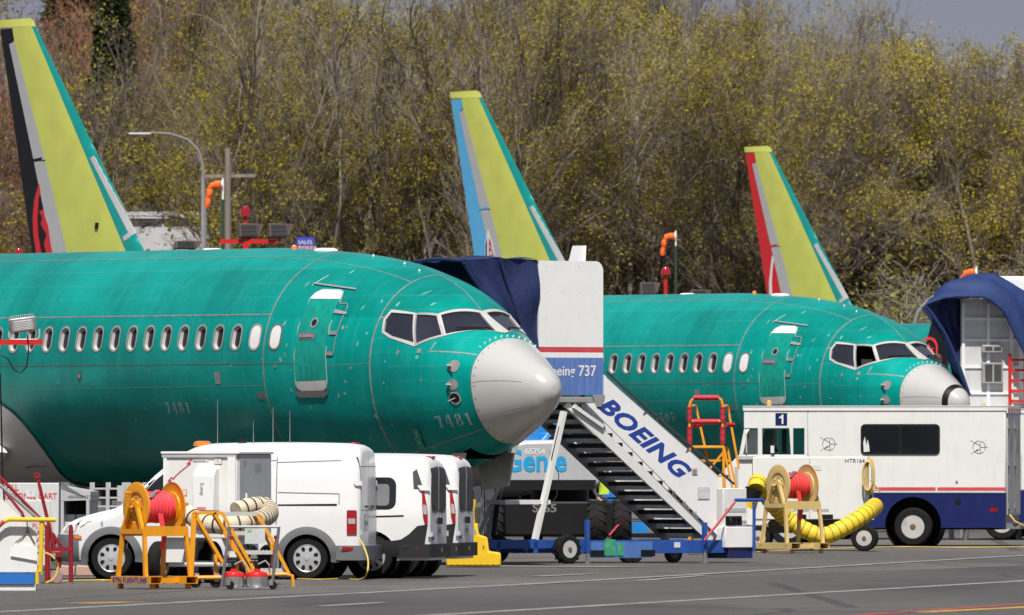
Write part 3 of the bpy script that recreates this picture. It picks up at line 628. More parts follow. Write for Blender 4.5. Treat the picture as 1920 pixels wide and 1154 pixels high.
    b = MB(); b.cyl((-4.0, 0, .5), (-3.9, 0, ZC-1.6), .09, n=12); b.cyl((-4.0, -.3, .36), (-4.0, .3, .36), .05, n=10); b.cyl((-3.95, 0, .9), (-3.0, 0, ZC-1.45), .05, n=8); b.build('nose_gear_leg', LGREY, root)
    for sy in (-.2, .2):
        b = MB(); b.lathe([(.16, -.09), (.30, -.095), (.345, -.05), (.345, .05), (.30, .095), (.16, .09)], (-4.0, sy, .345), 'y', 24); b.build('nose_wheel', RUBBER, root)
    for sy in (-2.86, 2.86):
        b = MB(); b.cyl((-19.6, sy, .5), (-19.6, sy*.93, 2.2), .14, n=10); b.cyl((-19.6, sy-.5, .56), (-19.6, sy+.5, .56), .08, n=8); b.build('main_gear_leg', LGREY, root)
        for q in (-.43, .43):
            b = MB(); b.lathe([(.25, -.18), (.5, -.19), (.56, -.1), (.56, .1), (.5, .19), (.25, .18)], (-19.6, sy+q, .56), 'y', 24); b.build('main_wheel', RUBBER, root)
    # wing to body fairing
    ET = [(-1.571, 13.2), (-1.45, 13.16), (-1.30, 13.10), (-1.125, 12.97), (-.955, 12.80), (-.80, 12.74), (-.65, 12.78), (-.51, 12.94), (-.42, 13.12), (-.344, 13.41), (-.27, 14.0), (-.22, 15.2)]
    b = MB(); nx = 30; vs = []
    for th in [-pi-(-.22)+(pi-.44)*k/72 for k in range(73)]:
        a = th if th > -pi/2 else -pi-th; xe = float(np.interp(a, [e[0] for e in ET], [e[1] for e in ET]))
        for i in range(nx+1):
            t = i/nx; x = xe+(25-xe)*t**1.6; q = min(1, (x-xe)/3.2); q = q*q*(3-2*q); e = min(1, (25-x)/4); vs.append(S(x, th, .018+.42*q*e*(1 if a < -.4 else max(.1, (-.2-a)/.2))))
    b.add(vs, [(k*(nx+1)+i, k*(nx+1)+i+1, (k+1)*(nx+1)+i+1, (k+1)*(nx+1)+i) for k in range(72) for i in range(nx)]); fa = b.build('wing_body_fairing', FAIR, root, smooth=60)
    if detail:
        skin_line('fairing_edge', [(x, a) for a, x in ET], 0.022, SEAMD, fa, off=0.03); skin_line('fairing_seam', [(12.95, -.95), (13.6, -.97), (14.6, -1.0)], 0.02, SEAMD, fa, off=0.085)
    # wings, winglets
    for sd, nm in ((-1, 'wing'), (1, 'wing')):                # -1: right wing (local -y)
        st = [(1.5, 13.6, 7.6, -1.45, .13), (5.6, 16.3, 4.5, -1.02, .115), (11.5, 19.3, 2.9, -.42, .10), (17.0, 21.75, 1.55, .12, .10)]
        A = [(0, 0), (.02, .16), (.1, .36), (.3, .5), (.6, .36), (1, .0), (.6, -.28), (.3, -.42), (.1, -.3), (.02, -.14)]
        b = MB(); n = len(A); b.add([(-(xl+a*ch), sd*y, ZC+z+q*ch*tk) for y, xl, ch, z, tk in st for a, q in A], [(i*n+k, i*n+(k+1) % n, (i+1)*n+(k+1) % n, (i+1)*n+k) for i in range(3) for k in range(n)]+[tuple(range(n)), tuple(3*n+k for k in range(n))])
        wg = b.build(nm, FAIR, root, smooth=40)
        if sd > 0:
            ws = [(17.0, 21.75, 1.55, .12), (17.20, 21.85, 1.25, .32), (17.40, 22.0, 1.0, .75), (17.62, 22.25, .70, 1.6), (17.85, 22.5, .42, 2.40)]
            b = MB(); b.add([(-(xl+a*ch), sd*(y-q*ch*.09), ZC+z+(q*ch*.05 if i == 0 else 0)) for i, (y, xl, ch, z) in enumerate(ws) for a, q in A], [(i*n+k, i*n+(k+1) % n, (i+1)*n+(k+1) % n, (i+1)*n+k) for i in range(4) for k in range(n)]+[tuple(4*n+k for k in range(n))])
            o = b.build('winglet', winglet or LIVWHT, root, smooth=40)
            if winglet:                                        # ring and leaf emblem on the inner face
                cx, cz = 22.58, .62
                def on(a, z_): return Vector((-(cx-a), sd*17.0-.0, ZC+z_))
                bb = MB(); m_ = 28
                def P(r, k): return (-(cx+r*cos(2*pi*k/m_)), sd*(17.27+(r*sin(2*pi*k/m_))*.21)-.075, ZC+cz+.25+r*sin(2*pi*k/m_))
                bb.add([P(.38, k) for k in range(m_)]+[P(.315, k) for k in range(m_)], [(k, (k+1) % m_, m_+(k+1) % m_, m_+k) for k in range(m_)])
                LF = [(0, -.3), (.03, -.12), (.2, -.17), (.16, -.08), (.29, .03), (.24, .07), (.27, .16), (.17, .14), (.14, .18), (.07, .11), (.09, .25), (.04, .22), (0, .30)]
                LF = LF+[(-a, z_) for a, z_ in LF[-2:0:-1]]
                bb.add([(-(cx+a*.8), sd*(17.27+z_*.8*.21)-.075, ZC+cz+.25+z_*.8) for a, z_ in LF], [tuple(range(len(LF)))])
                bb.build('ring_emblem', emblem_red, o, smooth=0)
    # fin
    fin = fin_patch('fin', [(34.47, 8.48), (35.26, 8.48), (35.17, 8.14), (33.87, 5.32), (32.97, 3.2), (32.40, 1.85), (29.65, 1.85), (30.60, 3.2)], PRIMER, root)
    fin_patch('leading_edge', [(FLE(8.48), 8.48), (34.47, 8.48), (30.60, 3.2), (29.65, 1.85), (FLE(1.85), 1.85)], TEAL, fin)
    fin_patch('leading_edge_patch', [(32.06, 5.36), (31.95, 5.42), (30.32, 3.60), (30.66, 3.42), (30.72, 3.52), (30.54, 3.62)], COMPG, fin, off=0.006)
    fin_patch('hinge_panel', [(35.40, 8.09), (35.17, 8.14), (33.90, 5.36), (34.38, 5.36)], COMPG, fin); fin_patch('hinge_panel', [(34.37, 5.33), (33.87, 5.32), (32.97, 3.2), (32.40, 1.85), (33.12, 1.85), (33.60, 3.2)], COMPG, fin)
    fin_patch('tip_cap', [(34.36, 8.485), (35.82, 8.485), (35.84, 8.66), (34.62, 8.68), (34.45, 8.62)], PRIMER, fin)
    ru = fin_patch('rudder', [(FTE(8.44), 8.44), (35.26, 8.46), (35.19, 8.24), (35.41, 8.07), (34.40, 5.38), (33.61, 3.2), (33.13, 1.85), (FTE(1.85), 1.85)], rudder or LIVWHT, fin, off=-0.004)
    fin_patch('rudder_fitting', [(34.42, 5.38), (34.02, 5.42), (34.02, 5.36), (34.42, 5.33)], rudder or LIVWHT, fin, off=0.01)
    for nm, mm, pts in marks: fin_patch(nm, [fin_xz(pl, *p) for p in pts], mm, ru, off=0.004)
    if detail: fin_patch('fin_fitting', [fin_xz((9.69, 271), *p) for p in ((188, 418), (193, 418), (192, 430), (187, 430))], BLACK, fin, off=0.03)
    # stabilisers
    for sd in (-1, 1):
        b = MB(); A = [(0, 0), (.1, .04), (.4, .05), (1, 0), (.4, -.05), (.1, -.04)]; st = [(.6, 33.0, 3.6, 1.1), (7.0, 36.6, 1.3, 1.9)]; n = 6
        b.add([(-(xl+a*ch), sd*y, ZC+z+q*ch) for y, xl, ch, z in st for a, q in A], [(k, (k+1) % n, n+(k+1) % n, n+k) for k in range(n)]+[tuple(range(n)), tuple(range(n, 2*n))]); b.build('stabiliser', LGREY, root)
    if cuts:
        cut(fus, cuts)
        bm = bmesh.new(); bm.from_mesh(fus.data)           # keep the outer sheet only
        dead = []
        for f in bm.faces:
            c = f.calc_center_median(); x = -c.x
            if x < 1.34 or x > 25: continue
            t, b_, w, z = prof(x); cy = abs(c.y)/w; q = (c.z-ZC-z)/((t-z) if c.z-ZC > z else (z-b_))
            if sqrt(cy*cy+q*q) < .985: dead.append(f)
        bmesh.ops.delete(bm, geom=dead, context='FACES'); bm.to_mesh(fus.data); bm.free()
        fus.data.polygons.foreach_set('use_smooth', [True]*len(fus.data.polygons)); fus.data.set_sharp_from_angle(angle=R(40))
    return root
emblem_red = mat('emblem red', (0.75, 0.03, 0.03), 0.4, var=0.03)

Zq = lambda x, y: (x/2.405, y/2.405)
Zr = lambda x, y: (640+x/2.405, y/2.405)
jet_near = jet('airliner', 0.788, 209.249, 'large green unpainted jetliner with grey nose cone, numbered 7481, nearest the camera', '7481', 2)
jet_mid = jet('airliner', 9.69, 271.0, 'green unpainted jetliner 7505 behind the step van, black band round its nose cone', '7505', 2, LIVBLK,
    [('ring_mark', LIVRED, [Zq(184, 826), Zq(160, 900), Zq(151, 980), Zq(153, 1060), Zq(166, 1142), Zq(190, 1142), Zq(176, 1060), Zq(174, 980), Zq(181, 900), Zq(191, 868)]),
     ('leaf_mark', LIVRED, [Zq(184, 955), Zq(201, 945), Zq(226, 1020), Zq(243, 1142), Zq(216, 1142), Zq(205, 1100), Zq(218, 1060), Zq(190, 1010), Zq(198, 985)])],
    LIVBLK, radome_band=True, open_window=True)
jet_blue = jet('airliner', 19.95, 331.0, 'far jetliner whose yellow-green tail fin has a sky blue rudder', None, 0, LIVBLUE,
    [('tail_mark', LIVWHT, [Zr(668, 1035), Zr(655, 1090), Zr(653, 1154), Zr(700, 1154), Zr(690, 1100)]), ('tail_mark', LIVNAVY, [Zr(664, 1060), Zr(656, 1105), Zr(655, 1154), Zr(663, 1154), Zr(664, 1105)]), ('tail_mark', LIVRED, [Zr(674, 1070), Zr(671, 1110), Zr(674, 1154), Zr(695, 1154), Zr(684, 1100)])])
jet_red = jet('airliner', 29.4, 396.0, 'farthest jetliner whose yellow-green tail fin has a red rudder', None, 0, LIVRED,
    [('tail_mark', LIVWHT, [(1449.5, 480), (1446, 505), (1443, 530), (1443, 560), (1449, 560), (1448, 530), (1450, 505), (1453, 488)])])
# ------------------------------------------------------------------ boarding stairs at the near jet's far-side door
CANVAS = mat('navy canvas', (0.010, 0.022, 0.095), 0.75, var=0.2, bump=0.6, bscale=7, scale=4)
CANVASL = mat('blue canvas', (0.007, 0.026, 0.12), 0.7, var=0.2, bump=0.6, bscale=6, scale=4)
TREAD = mat('black tread', (0.03, 0.03, 0.032), 0.7, var=0.3)
BOXBLUE = mat('faded blue panel', (0.11, 0.20, 0.50), 0.5, var=0.22, scale=5, stretch=(3, 3, 0.25), dirt=0.3, dirtc=(0.4, 0.45, 0.6))
STRIPE = mat('red stripe', (0.60, 0.07, 0.08), 0.45, var=0.12)
NOTE = mat('notice paper', (0.66, 0.67, 0.66), 0.6, var=0.06)
GREENC = mat('green placard', (0.05, 0.36, 0.18), 0.5, var=0.2, scale=12)

def frame_fn(ox, oy, ang):
    """photo pixel -> (x along, z) on the near vertical face of something at (ox, oy) that runs at this angle"""
    cx, sy = cos(ang), sin(ang)
    def f(u, v):
        k = (u-960)/FPX; x = (k*oy-ox)/(cx-k*sy); return x, CAMH+(HORIZON-v)*(oy+x*sy)/FPX
    return f
RIMW = mat('grimy white rim', (.50, .49, .47), .5, var=.12, dirt=.35)
def wheel(parent, c, r, w, axis='y', rim=RIMW, hub=0.55, n=28, lugs=0, name='wheel', side=-1, bolts=5):
    """tyre with rim disc, hub and hand holes; side: which way the outer face looks along the axle"""
    b = MB(); b.lathe([(r*.60, -w/2), (r*.90, -w/2*1.02), (r*.985, -w*.36), (r, -w*.18), (r, w*.18), (r*.985, w*.36), (r*.90, w/2*1.02), (r*.60, w/2)], c, axis, n); b.f = [f for f in b.f if len(f) == 4]
    if lugs:
        for k in range(lugs):
            for s_ in (-1, 1):
                t = 2*pi*(k+(.25 if s_ > 0 else 0))/lugs; M = Matrix.Translation(Vector(c)) @ (Matrix.Rotation(-t, 4, 'Y') if axis == 'y' else Matrix.Rotation(t, 4, 'X'))
                b.M = M
                if axis == 'x': b.add([(s_*yy, -(dz+zz), r*.96+dx) for dx in (0, r*.06) for yy, zz in ((w*.02, -.02), (w*.5, .05)) for dz in (-r*.05, r*.05)], [(0, 1, 3, 2), (4, 6, 7, 5), (0, 4, 5, 1), (2, 3, 7, 6), (0, 2, 6, 4), (1, 5, 7, 3)])
                if axis == 'y': b.prism([(r*.965, s_*w*.02), (r*.965, s_*w*.5), (r*.965+.0, s_*w*.5), (r*.965, s_*w*.02)], -.03, .03, 'z') if False else b.add([(r*.96+dx, s_*yy, dz+zz) for dx in (0, r*.06) for yy, zz in ((w*.02, -.02), (w*.5, .05)) for dz in (-r*.045, r*.045)], [(0, 1, 3, 2), (4, 6, 7, 5), (0, 4, 5, 1), (2, 3, 7, 6), (0, 2, 6, 4), (1, 5, 7, 3)])
        b.M = Matrix.Identity(4)
    else:
        for q in (-.25, 0, .25):
            pass
    t = b.build(name, RUBBER, parent, smooth=30)
    s = side*w/2; b = MB()
    b.lathe([(r*.62, s*.98), (r*.57, s*1.0), (r*.54, s*.75), (r*.30, s*.55), (r*.24, s*.80), (r*.10, s*.84), (0, s*.84)], c, axis, n); b.build('rim', rim, t, smooth=40)
    for k in range(bolts):
        a = 2*pi*k/bolts+.3; p = Vector(c)+(Vector((cos(a)*r*.42, s*.64, sin(a)*r*.42)) if axis == 'y' else Vector((s*.64, cos(a)*r*.42, sin(a)*r*.42)))
        d = Vector((0, s*.12, 0)) if axis == 'y' else Vector((s*.12, 0, 0)); b = MB(); b.cyl(p-d*.2, p+d, r*.115, n=10); b.build('hand_hole', BLACK, t)
    p = Vector(c)+(Vector((0, s*.82, 0)) if axis == 'y' else Vector((s*.82, 0, 0))); d = Vector((0, side*.03, 0)) if axis == 'y' else Vector((side*.03, 0, 0))
    b = MB(); b.cyl(p, p+d, r*.19, r*.14, n=12); b.build('hub_cap', mat('rusty hub', (.16, .09, .06), .7, var=.3), t)
    return t

SA = R(37.25)
stairs = empty('boarding_stairs', (-0.46, 213.6, 0), SA, 'white boarding stairs with BOEING on the side panel, beside the nearest jet nose', 'boarding stairs')
st = frame_fn(-0.46, 213.6, SA)
def sp(u, v, y=0.0): x, z = st(u, v); return Vector((x, y, z))
WY = 1.30
xL, zT = st(1010, 489); xR, _ = st(1131, 489); zP = st(1070, 741)[1]; zs1 = st(1070, 651)[1]; zs2 = st(1070, 661)[1]; zb = st(1070, 671)[1]
# enclosure on the top platform
b = MB(); rr = .16
prof2 = [(xL, zP)]+[(xL, zT)]+[(xR-rr+rr*sin(R(a)), zT-rr+rr*cos(R(a))) for a in range(0, 91, 15)]+[(xR, zP)]
b.prism([(xL, zs1), (xL, zT)]+prof2[2:-1]+[(xR, zs1)], 0, .035); enc = b.build('side_panel', WHITE, stairs)
b = MB(); b.prism([(xL, zs2), (xL, zs1), (xR, zs1), (xR, zs2)], -.001, .034); b.build('red_stripe', STRIPE, stairs)
b = MB(); b.prism([(xL, zb), (xL, zs2), (xR, zs2), (xR, zb)], 0, .035); b.build('side_panel', WHITE, stairs)
b = MB(); b.prism([(xL, zP), (xL, zb), (xR, zb), (xR, zP)], -.002, .036); bp = b.build('blue_panel', BOXBLUE, stairs)
letters('panel_lettering', 'boeing', .23, LETW, bp, sp(1021, 704)+Vector((0, -.004, 0)), (1, 0, 0), (0, 0, 1), bold=.004, xs=1.04); letters('panel_lettering', '737', .25, LETW, bp, sp(1084, 705)+Vector((0, -.004, 0)), (1, 0, 0), (0, 0, 1), bold=.005)
b = MB(); b.prism([(xL, zP), (xL, zT)]+prof2[2:-1]+[(xR, zP)], WY-.035, WY); b.build('side_panel', WHITE, stairs)
n = len(prof2)-3; b = MB(); top = [(xL, zT)]+prof2[2:-1]
b.add([(x, y, z) for y in (.036, WY-.036) for x, z in top]+[(x-.02, y, z-.03) for y in (.036, WY-.036) for x, z in top], [(i, i+1, len(top)+i+1, len(top)+i) for i in range(len(top)-1)]+[(2*len(top)+i, 3*len(top)+i, 3*len(top)+i+1, 2*len(top)+i+1) for i in range(len(top)-1)]); b.build('roof_panel', WHITE, stairs)
for k in range(4):
    for j in range(3):
        p = sp(1024+k*31, 500+j*48); b = MB(); b.cyl(p, p+Vector((0, -.006, 0)), .007, n=6); b.build('rivet', LGREY, enc)
# pram hood of canvas between enclosure and fuselage
def hood(root, pivot, reach, zt, wy, m, nm='canopy', sag=.05, seed=3, rib=True):
    """pram-like hood: hoops fan out from a low pivot; curtain on both sides, roof across"""
    rnd = random.Random(seed); px, pz = pivot; NA, NS, NYr = 22, 14, 10
    def rim(t):     # t 0 = at the box, 1 = outer rim; returns the top corner and the curve down to the pivot
        tx = px-reach*t; tz = zt-.02*t+.03*sin(pi*t); return tx, tz
    def curtain(y, sgn):
        vs = []
        for i in range(NA+1):
            t = i/NA; tx, tz = rim(t)
            for j in range(NS+1):
                q = j/NS; bow = sin(pi*q)*(.10*t)
                x = px+(tx-px)*(q**.85)-bow*.3; z = pz+(tz-pz)*q-bow*.6*(-1)
                w = .055*sin(pi*q)*sin(9*t+5*q+seed)*(.4+t)+.035*sin(21*t-7*q)*q*(1-q*.6)+.03*sin(3*t+11*q)
                vs.append((x, y+sgn*w, z))
        return vs, [(i*(NS+1)+j, i*(NS+1)+j+1, (i+1)*(NS+1)+j+1, (i+1)*(NS+1)+j) for i in range(NA) for j in range(NS)]
    b = MB(); b.add(*curtain(-.01, -1)); b.build('canopy_curtain', m, root, smooth=70)
    b = MB(); b.add(*curtain(wy+.01, 1)); b.build('canopy_curtain', m, root, smooth=70)
    b = MB(); vs = []
    for i in range(NA+1):
        t = i/NA; tx, tz = rim(t)
        for j in range(NYr+1):
            q = j/NYr; vs.append((tx, -.01+(wy+.02)*q, tz+.05*sin(pi*q)-sag*sin(pi*q)*abs(sin(2*pi*t))+.012*sin(14*t+6*q)))
    b.add(vs, [(i*(NYr+1)+j, i*(NYr+1)+j+1, (i+1)*(NYr+1)+j+1, (i+1)*(NYr+1)+j) for i in range(NA) for j in range(NYr)]); b.build(nm+'_roof', m, root, smooth=70)
    for t in (.5, 1.0):
        tx, tz = rim(t); pts = []
        for j in range(11): q = j/10; bow = sin(pi*q)*.10*t; pts.append((px+(tx-px)*(q**.85)-bow*.3, .0, pz+(tz-pz)*q+bow*.6))
        pts += [(tx, wy*k/6, tz+.05*sin(pi*k/6)-.02) for k in range(1, 6)]
        for j in range(10, -1, -1): q = j/10; bow = sin(pi*q)*.10*t; pts.append((px+(tx-px)*(q**.85)-bow*.3, wy, pz+(tz-pz)*q+bow*.6))
        b = MB(); b.tube(pts, .028, 8); b.build('canopy_hoop', m, root)
pv = st(1011, 690)
hood(stairs, (xL-.01, pv[1]), xL-st(866, 600)[0], zT+.01, WY, CANVAS)
# platform, stair flight
zF = st(1070, 745)[1]; xE = st(1187, 750)[0]
b = MB(); b.box(xL-1.0, xE, -.02, WY+.02, zF-.09, zF); b.build('platform', ALU, stairs, bevel=.01)
b = MB(); b.prism([(st(1108, 740)[0], zF+.04), (st(1131, 740)[0], zF+.04), (st(1124, 740)[0], zF-.16), (st(1116, 740)[0], zF-.16)], -.05, -.021); b.build('bracket', ALU, stairs)
A0 = Vector((st(1075, 757)[0], 0, st(1075, 757)[1])); A1 = Vector((st(1338, 1006)[0], 0, st(1338, 1006)[1])); dS = (A1-A0); L_ = dS.length; dS.normalize(); nS = Vector((-dS.z, 0, dS.x)); nS = nS if nS.z > 0 else -nS
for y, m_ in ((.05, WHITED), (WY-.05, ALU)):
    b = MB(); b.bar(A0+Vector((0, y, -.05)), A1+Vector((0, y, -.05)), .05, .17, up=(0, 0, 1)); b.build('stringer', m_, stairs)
NT = 14
for k in range(NT):
    p = A0+(A1-A0)*((k+.35)/NT); b = MB(); b.box(p.x-.10, p.x+.17, .085, WY-.085, p.z-.05, p.z+.02); t = b.build('tread', TREAD, stairs); b = MB(); b.box(p.x-.10, p.x+.10, .30, WY-.30, p.z-.115, p.z-.051); b.build('tread_channel', WHITE, t)
    b = MB(); b.box(p.x+.171, p.x+.185, .085, WY-.085, p.z-.03, p.z+.04); b.build('nosing', WHITED, t)
# balustrade panels with big lettering
B0, B1, C1, C0 = st(1131, 703), st(1342, 889), st(1342, 1003), st(1098, 757)
b = MB(); b.prism([C0, (xR, st(1131, 757)[1]+.02), B0, B1, C1], -.03, .0); bal = b.build('balustrade_panel', WHITE, stairs)
b = MB(); b.prism([C0, (xR, st(1131, 757)[1]+.02), B0, B1, C1], WY, WY+.03); b.build('balustrade_panel', WHITE, stairs)
def on_slope(u, v): return sp(u, v, -.03)
eS = (on_slope(1290, 932)-on_slope(1128, 790)).normalized(); eN = Vector((-eS.z, 0, eS.x))
letters('panel_lettering', 'BOEING', .41, LETN, bal, on_slope(1117, 762), eS, eN, bold=.015, shear=.5, xs=1.36, spacing=1.06, off=.004)
for k in range(12):
    p = on_slope(1103+k*20, 764+k*19.6); b = MB(); b.cyl(p, p+Vector((0, -.008, 0)), .010, n=6); b.build('bolt', LGREY, bal)
q0 = sp(1306, 914, -.03)
flat('notice_plate', [(0, 0), (.25, 0), (.25, .21), (0, .21)], LGREY, bal, q0+Vector((0, 0, -.21)), (1, 0, 0), (0, 0, 1)); flat('notice_sheet', [(.015, .015), (.235, .015), (.235, .195), (.015, .195)], NOTE, bal, q0+Vector((0, -.006, -.21)), (1, 0, 0), (0, 0, 1))
letters('notice_text', 'CAUTION\n- - - - -\n- - - -', .05, LGREY, bal, q0+Vector((.03, -.012, -.07)), (1, 0, 0), (0, 0, 1)); flat('warning_label', rrect(0, .12, 0, .11, .02), LETR, bal, sp(1295, 891, -.03), (1, 0, 0), (0, 0, 1)); flat('warning_label', rrect(.008, .112, .008, .102, .015), NOTE, bal, sp(1295, 891, -.034), (1, 0, 0), (0, 0, 1), off=.005)
for dx in (.03, .055, .08): b = MB(); q = sp(1295, 891, -.045); b.box(q.x+dx-.007, q.x+dx+.007, q.y-.003, q.y, q.z+.02, q.z+.09); b.build('label_figure', LETB, bal)
b = MB(); b.tube([sp(1133, 697, -.06), sp(1160, 722, -.06), sp(1372, 908, -.06)], .022, 8); [b.cyl(sp(u, v, -.06), sp(u-6, v+14, -.02), .012, n=6) for u, v in ((1210, 766), (1290, 836))]; b.build('handrail', mat('dark handrail', (.10, .10, .11), .4, metal=.5), stairs)
b = MB(); b.tube([sp(1133, 697, WY+.06), sp(1372, 908, WY+.06)], .022, 8); b.build('handrail', MATS['dark handrail'], stairs)
# support legs under the platform
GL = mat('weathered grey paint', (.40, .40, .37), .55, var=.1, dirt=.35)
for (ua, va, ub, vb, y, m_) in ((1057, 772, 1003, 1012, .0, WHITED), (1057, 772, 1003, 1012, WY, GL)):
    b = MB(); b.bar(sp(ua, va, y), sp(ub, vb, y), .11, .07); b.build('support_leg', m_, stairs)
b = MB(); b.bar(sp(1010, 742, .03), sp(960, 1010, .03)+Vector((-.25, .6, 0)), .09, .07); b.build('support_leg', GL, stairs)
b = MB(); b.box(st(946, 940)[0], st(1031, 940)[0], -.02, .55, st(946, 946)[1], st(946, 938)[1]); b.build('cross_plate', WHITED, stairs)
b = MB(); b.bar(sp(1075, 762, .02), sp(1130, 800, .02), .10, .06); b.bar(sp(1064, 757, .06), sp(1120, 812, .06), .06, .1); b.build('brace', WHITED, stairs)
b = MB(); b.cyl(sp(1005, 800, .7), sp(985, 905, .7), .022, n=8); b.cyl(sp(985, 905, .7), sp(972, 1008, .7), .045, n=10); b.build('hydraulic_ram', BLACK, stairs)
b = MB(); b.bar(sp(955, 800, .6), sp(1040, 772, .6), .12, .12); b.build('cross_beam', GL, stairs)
b = MB(); b.tube([sp(1047, 800, -.02), sp(1032, 860, -.03), sp(1046, 890, -.03), sp(1042, 930, -.03), sp(1032, 945, -.03)], .008, 5); b.build('cable', BLACK, stairs)
# wheeled chassis
z0, z1 = st(1100, 1042)[1], st(1100, 1014)[1]
for y in (-.12, WY+.35):
    b = MB(); b.box(st(1075, 1020)[0], st(1392, 1020)[0], y-.05, y+.05, z0+.03, z1); b.build('chassis_beam', BLUE, stairs, bevel=.006)
    b = MB(); b.box(st(912, 1020)[0], st(1074, 1020)[0], y+.05, y+.15, z0+.12, z1+.02); b.build('chassis_beam', BLUE, stairs, bevel=.006)
fpb = MB(); fpb.box(st(1095, 1020)[0], st(1210, 1020)[0], -.20, -.172, z0-.04, z1-.02); fork = fpb.build('fork_pocket_plate', mat('pale blue chassis', (.08, .19, .50), .45, var=.15, dirt=.5, dirtc=(.16, .07, .03)), stairs)
for u in (1095, 1188):
    b = MB(); x = st(u, 1020)[0]; b.box(x, x+.30, -.206, -.16, z0-.02, z0+.09); b.build('fork_pocket', BLACK, fork)
for u in (930, 1000, 1150, 1250, 1385):
    x = st(u, 1020)[0]; b = MB(); b.box(x-.04, x+.04, -.07, WY+.30, z0+.05, z1-.01); b.build('cross_member', BLUE, stairs)
for u, w_ in ((1119, .23), (1143, .13)):
    q = sp(u, 1042, -.205); h_ = .27 if w_ > .2 else .22
    flat('placard', [(0, 0), (w_, 0), (w_, h_), (0, h_)], GREENC, fork, q, (1, 0, 0), (0, 0, 1)); letters('placard_text', '-- --- --\n--- ----\n-- ---', .035, LETW, fork, q+Vector((.02, -.008, h_-.06)), (1, 0, 0), (0, 0, 1))
q = sp(1169, 1026, -.17); flat('plate', [(0, 0), (.27, 0), (.27, .08), (0, .08)], NOTE, stairs, q, (1, 0, 0), (0, 0, 1)); letters('plate_text', 'AER-165', .07, LETB, stairs, q+Vector((.015, -.008, .015)), (1, 0, 0), (0, 0, 1))
q = sp(1252, 1027, -.17); flat('plate', [(0, 0), (.13, 0), (.13, .09), (0, .09)], NOTE, stairs, q, (1, 0, 0), (0, 0, 1))
wheel(stairs, Vector((st(1048, 1030)[0], -.22, .245)), .245, .17, rim=RIMW, lugs=14, bolts=5); wheel(stairs, Vector((st(1048, 1030)[0], WY+.45, .245)), .245, .17, rim=RIMW, side=1, bolts=0)
for u in (1200, 1213, 1259):
    wheel(stairs, Vector((st(u, 1030)[0], .35 if u != 1259 else -.05, .17)), .17, .10, rim=DGREY, bolts=0)
for u, vt in ((1087, 975), (1307, 980)):
    x = st(u, 1000)[0]; b = MB(); b.box(x-.035, x+.035, -.24, -.17, .19, st(u, vt)[1]); j = b.build('jack', BLUE, stairs, bevel=.005); b = MB(); b.cyl((x, -.205, .0), (x, -.205, .25), .028, n=10); b.cyl((x, -.205, 0), (x, -.205, .02), .07, n=12); b.build('jack_foot', STEEL, j)
# control cabinet at the foot of the flight
x0, x1 = st(1343, 950)[0], st(1394, 950)[0]
b = MB(); b.box(x0, x1, -.25, .30, st(1370, 1027)[1], st(1370, 988)[1]); cab = b.build('control_box', WHITE, stairs, bevel=.01)
b = MB(); b.box(st(1350, 950)[0], x1-.01, -.10, .5, st(1370, 988)[1], st(1370, 916)[1]); b.build('cabinet', WHITED, stairs, bevel=.01)
b = MB(); b.box(st(1350, 950)[0]+.02, x1-.03, -.107, -.101, st(1370, 960)[1], st(1370, 953)[1]); b.build('grey_band', LGREY, stairs)
b = MB(); b.box(x0+.12, x1-.12, -.109, -.101, st(1370, 986)[1], st(1370, 968)[1]); b.build('switch_recess', BLACK, stairs)
for k in range(5): b = MB(); x = x0+.16+k*.06; b.tube([(x, -.115, st(1370, 984)[1]), (x+.03*(-1)**k, -.15, st(1370, 978)[1]), (x, -.115, st(1370, 970)[1])], .010, 6); b.build('hose', BLACK, stairs)
b = MB(); b.box(x0+.08, x1+.02, -.22, .35, st(1370, 1047)[1], st(1370, 1028)[1]); b.build('navy_bumper', NAVY, stairs)
b = MB(); b.tube([sp(1358, 938, -.30), sp(1408, 938, -.30), sp(1411, 941, -.30)], .03, 8); b.tube([sp(1394, 942, -.29), sp(1394, 1035, -.29)], .028, 8); b.build('guard_rail', BLUE, stairs)
b = MB(); b.tube([sp(1300, 1014, -.30), sp(1357, 942, -.30)], .022, 8); b.build('tow_bar', mat('worn red', (.52, .06, .07), .5, var=.15), stairs); b = MB(); b.tube([sp(1183, 1005, .6), sp(1212, 972, .6)], .02, 8); b.build('tow_bar', MATS['worn red'], stairs)
b = MB(); p = sp(1345, 1040, -.28); b.add([p, p+Vector((.16, 0, -.03)), p+Vector((.13, -.1, -.035)), p+Vector((.02, -.1, -.005))], [(0, 1, 2, 3)]); b.build('flag_tag', mat('orange red tag', (.8, .09, .03), .6), stairs)

# ------------------------------------------------------------------ boom lift behind the stairs
GENB = mat('lift blue paint', (.02, .22, .62), .35, var=.1, dirt=.15); GENG = mat('lift grey paint', (.44, .45, .47), .4, var=.05, dirt=.12); GENT = mat('bright blue lettering', (.015, .33, .66), .45, var=.05)
LD = 244.0; lift = empty('boom_lift', (X_at(1050, LD), LD, 0), 0, 'grey and blue boom lift with bright blue lettering, behind the boarding stairs', 'boom lift')
lp = frame_fn(X_at(1050, LD), LD, 0)
def lq(u, v, y=0.): x, z = lp(u, v); return Vector((x, y, z))
cw = [lp(902, 862), lp(930, 838), lp(985, 826), lp(1085, 824), lp(1116, 842), lp(1128, 905), lp(1112, 917), lp(925, 918), lp(905, 905)]
b = MB(); b.prism([(a, z) for a, z in cw], -.9, 1.2); cwo = b.build('counterweight', GENG, lift, bevel=.08, seg=3)
b = MB(); b.prism([lp(918, 900), lp(1117, 900), lp(1111, 919), lp(924, 919)], -.93, -.901); b.build('black_skirt', BLACK, lift)
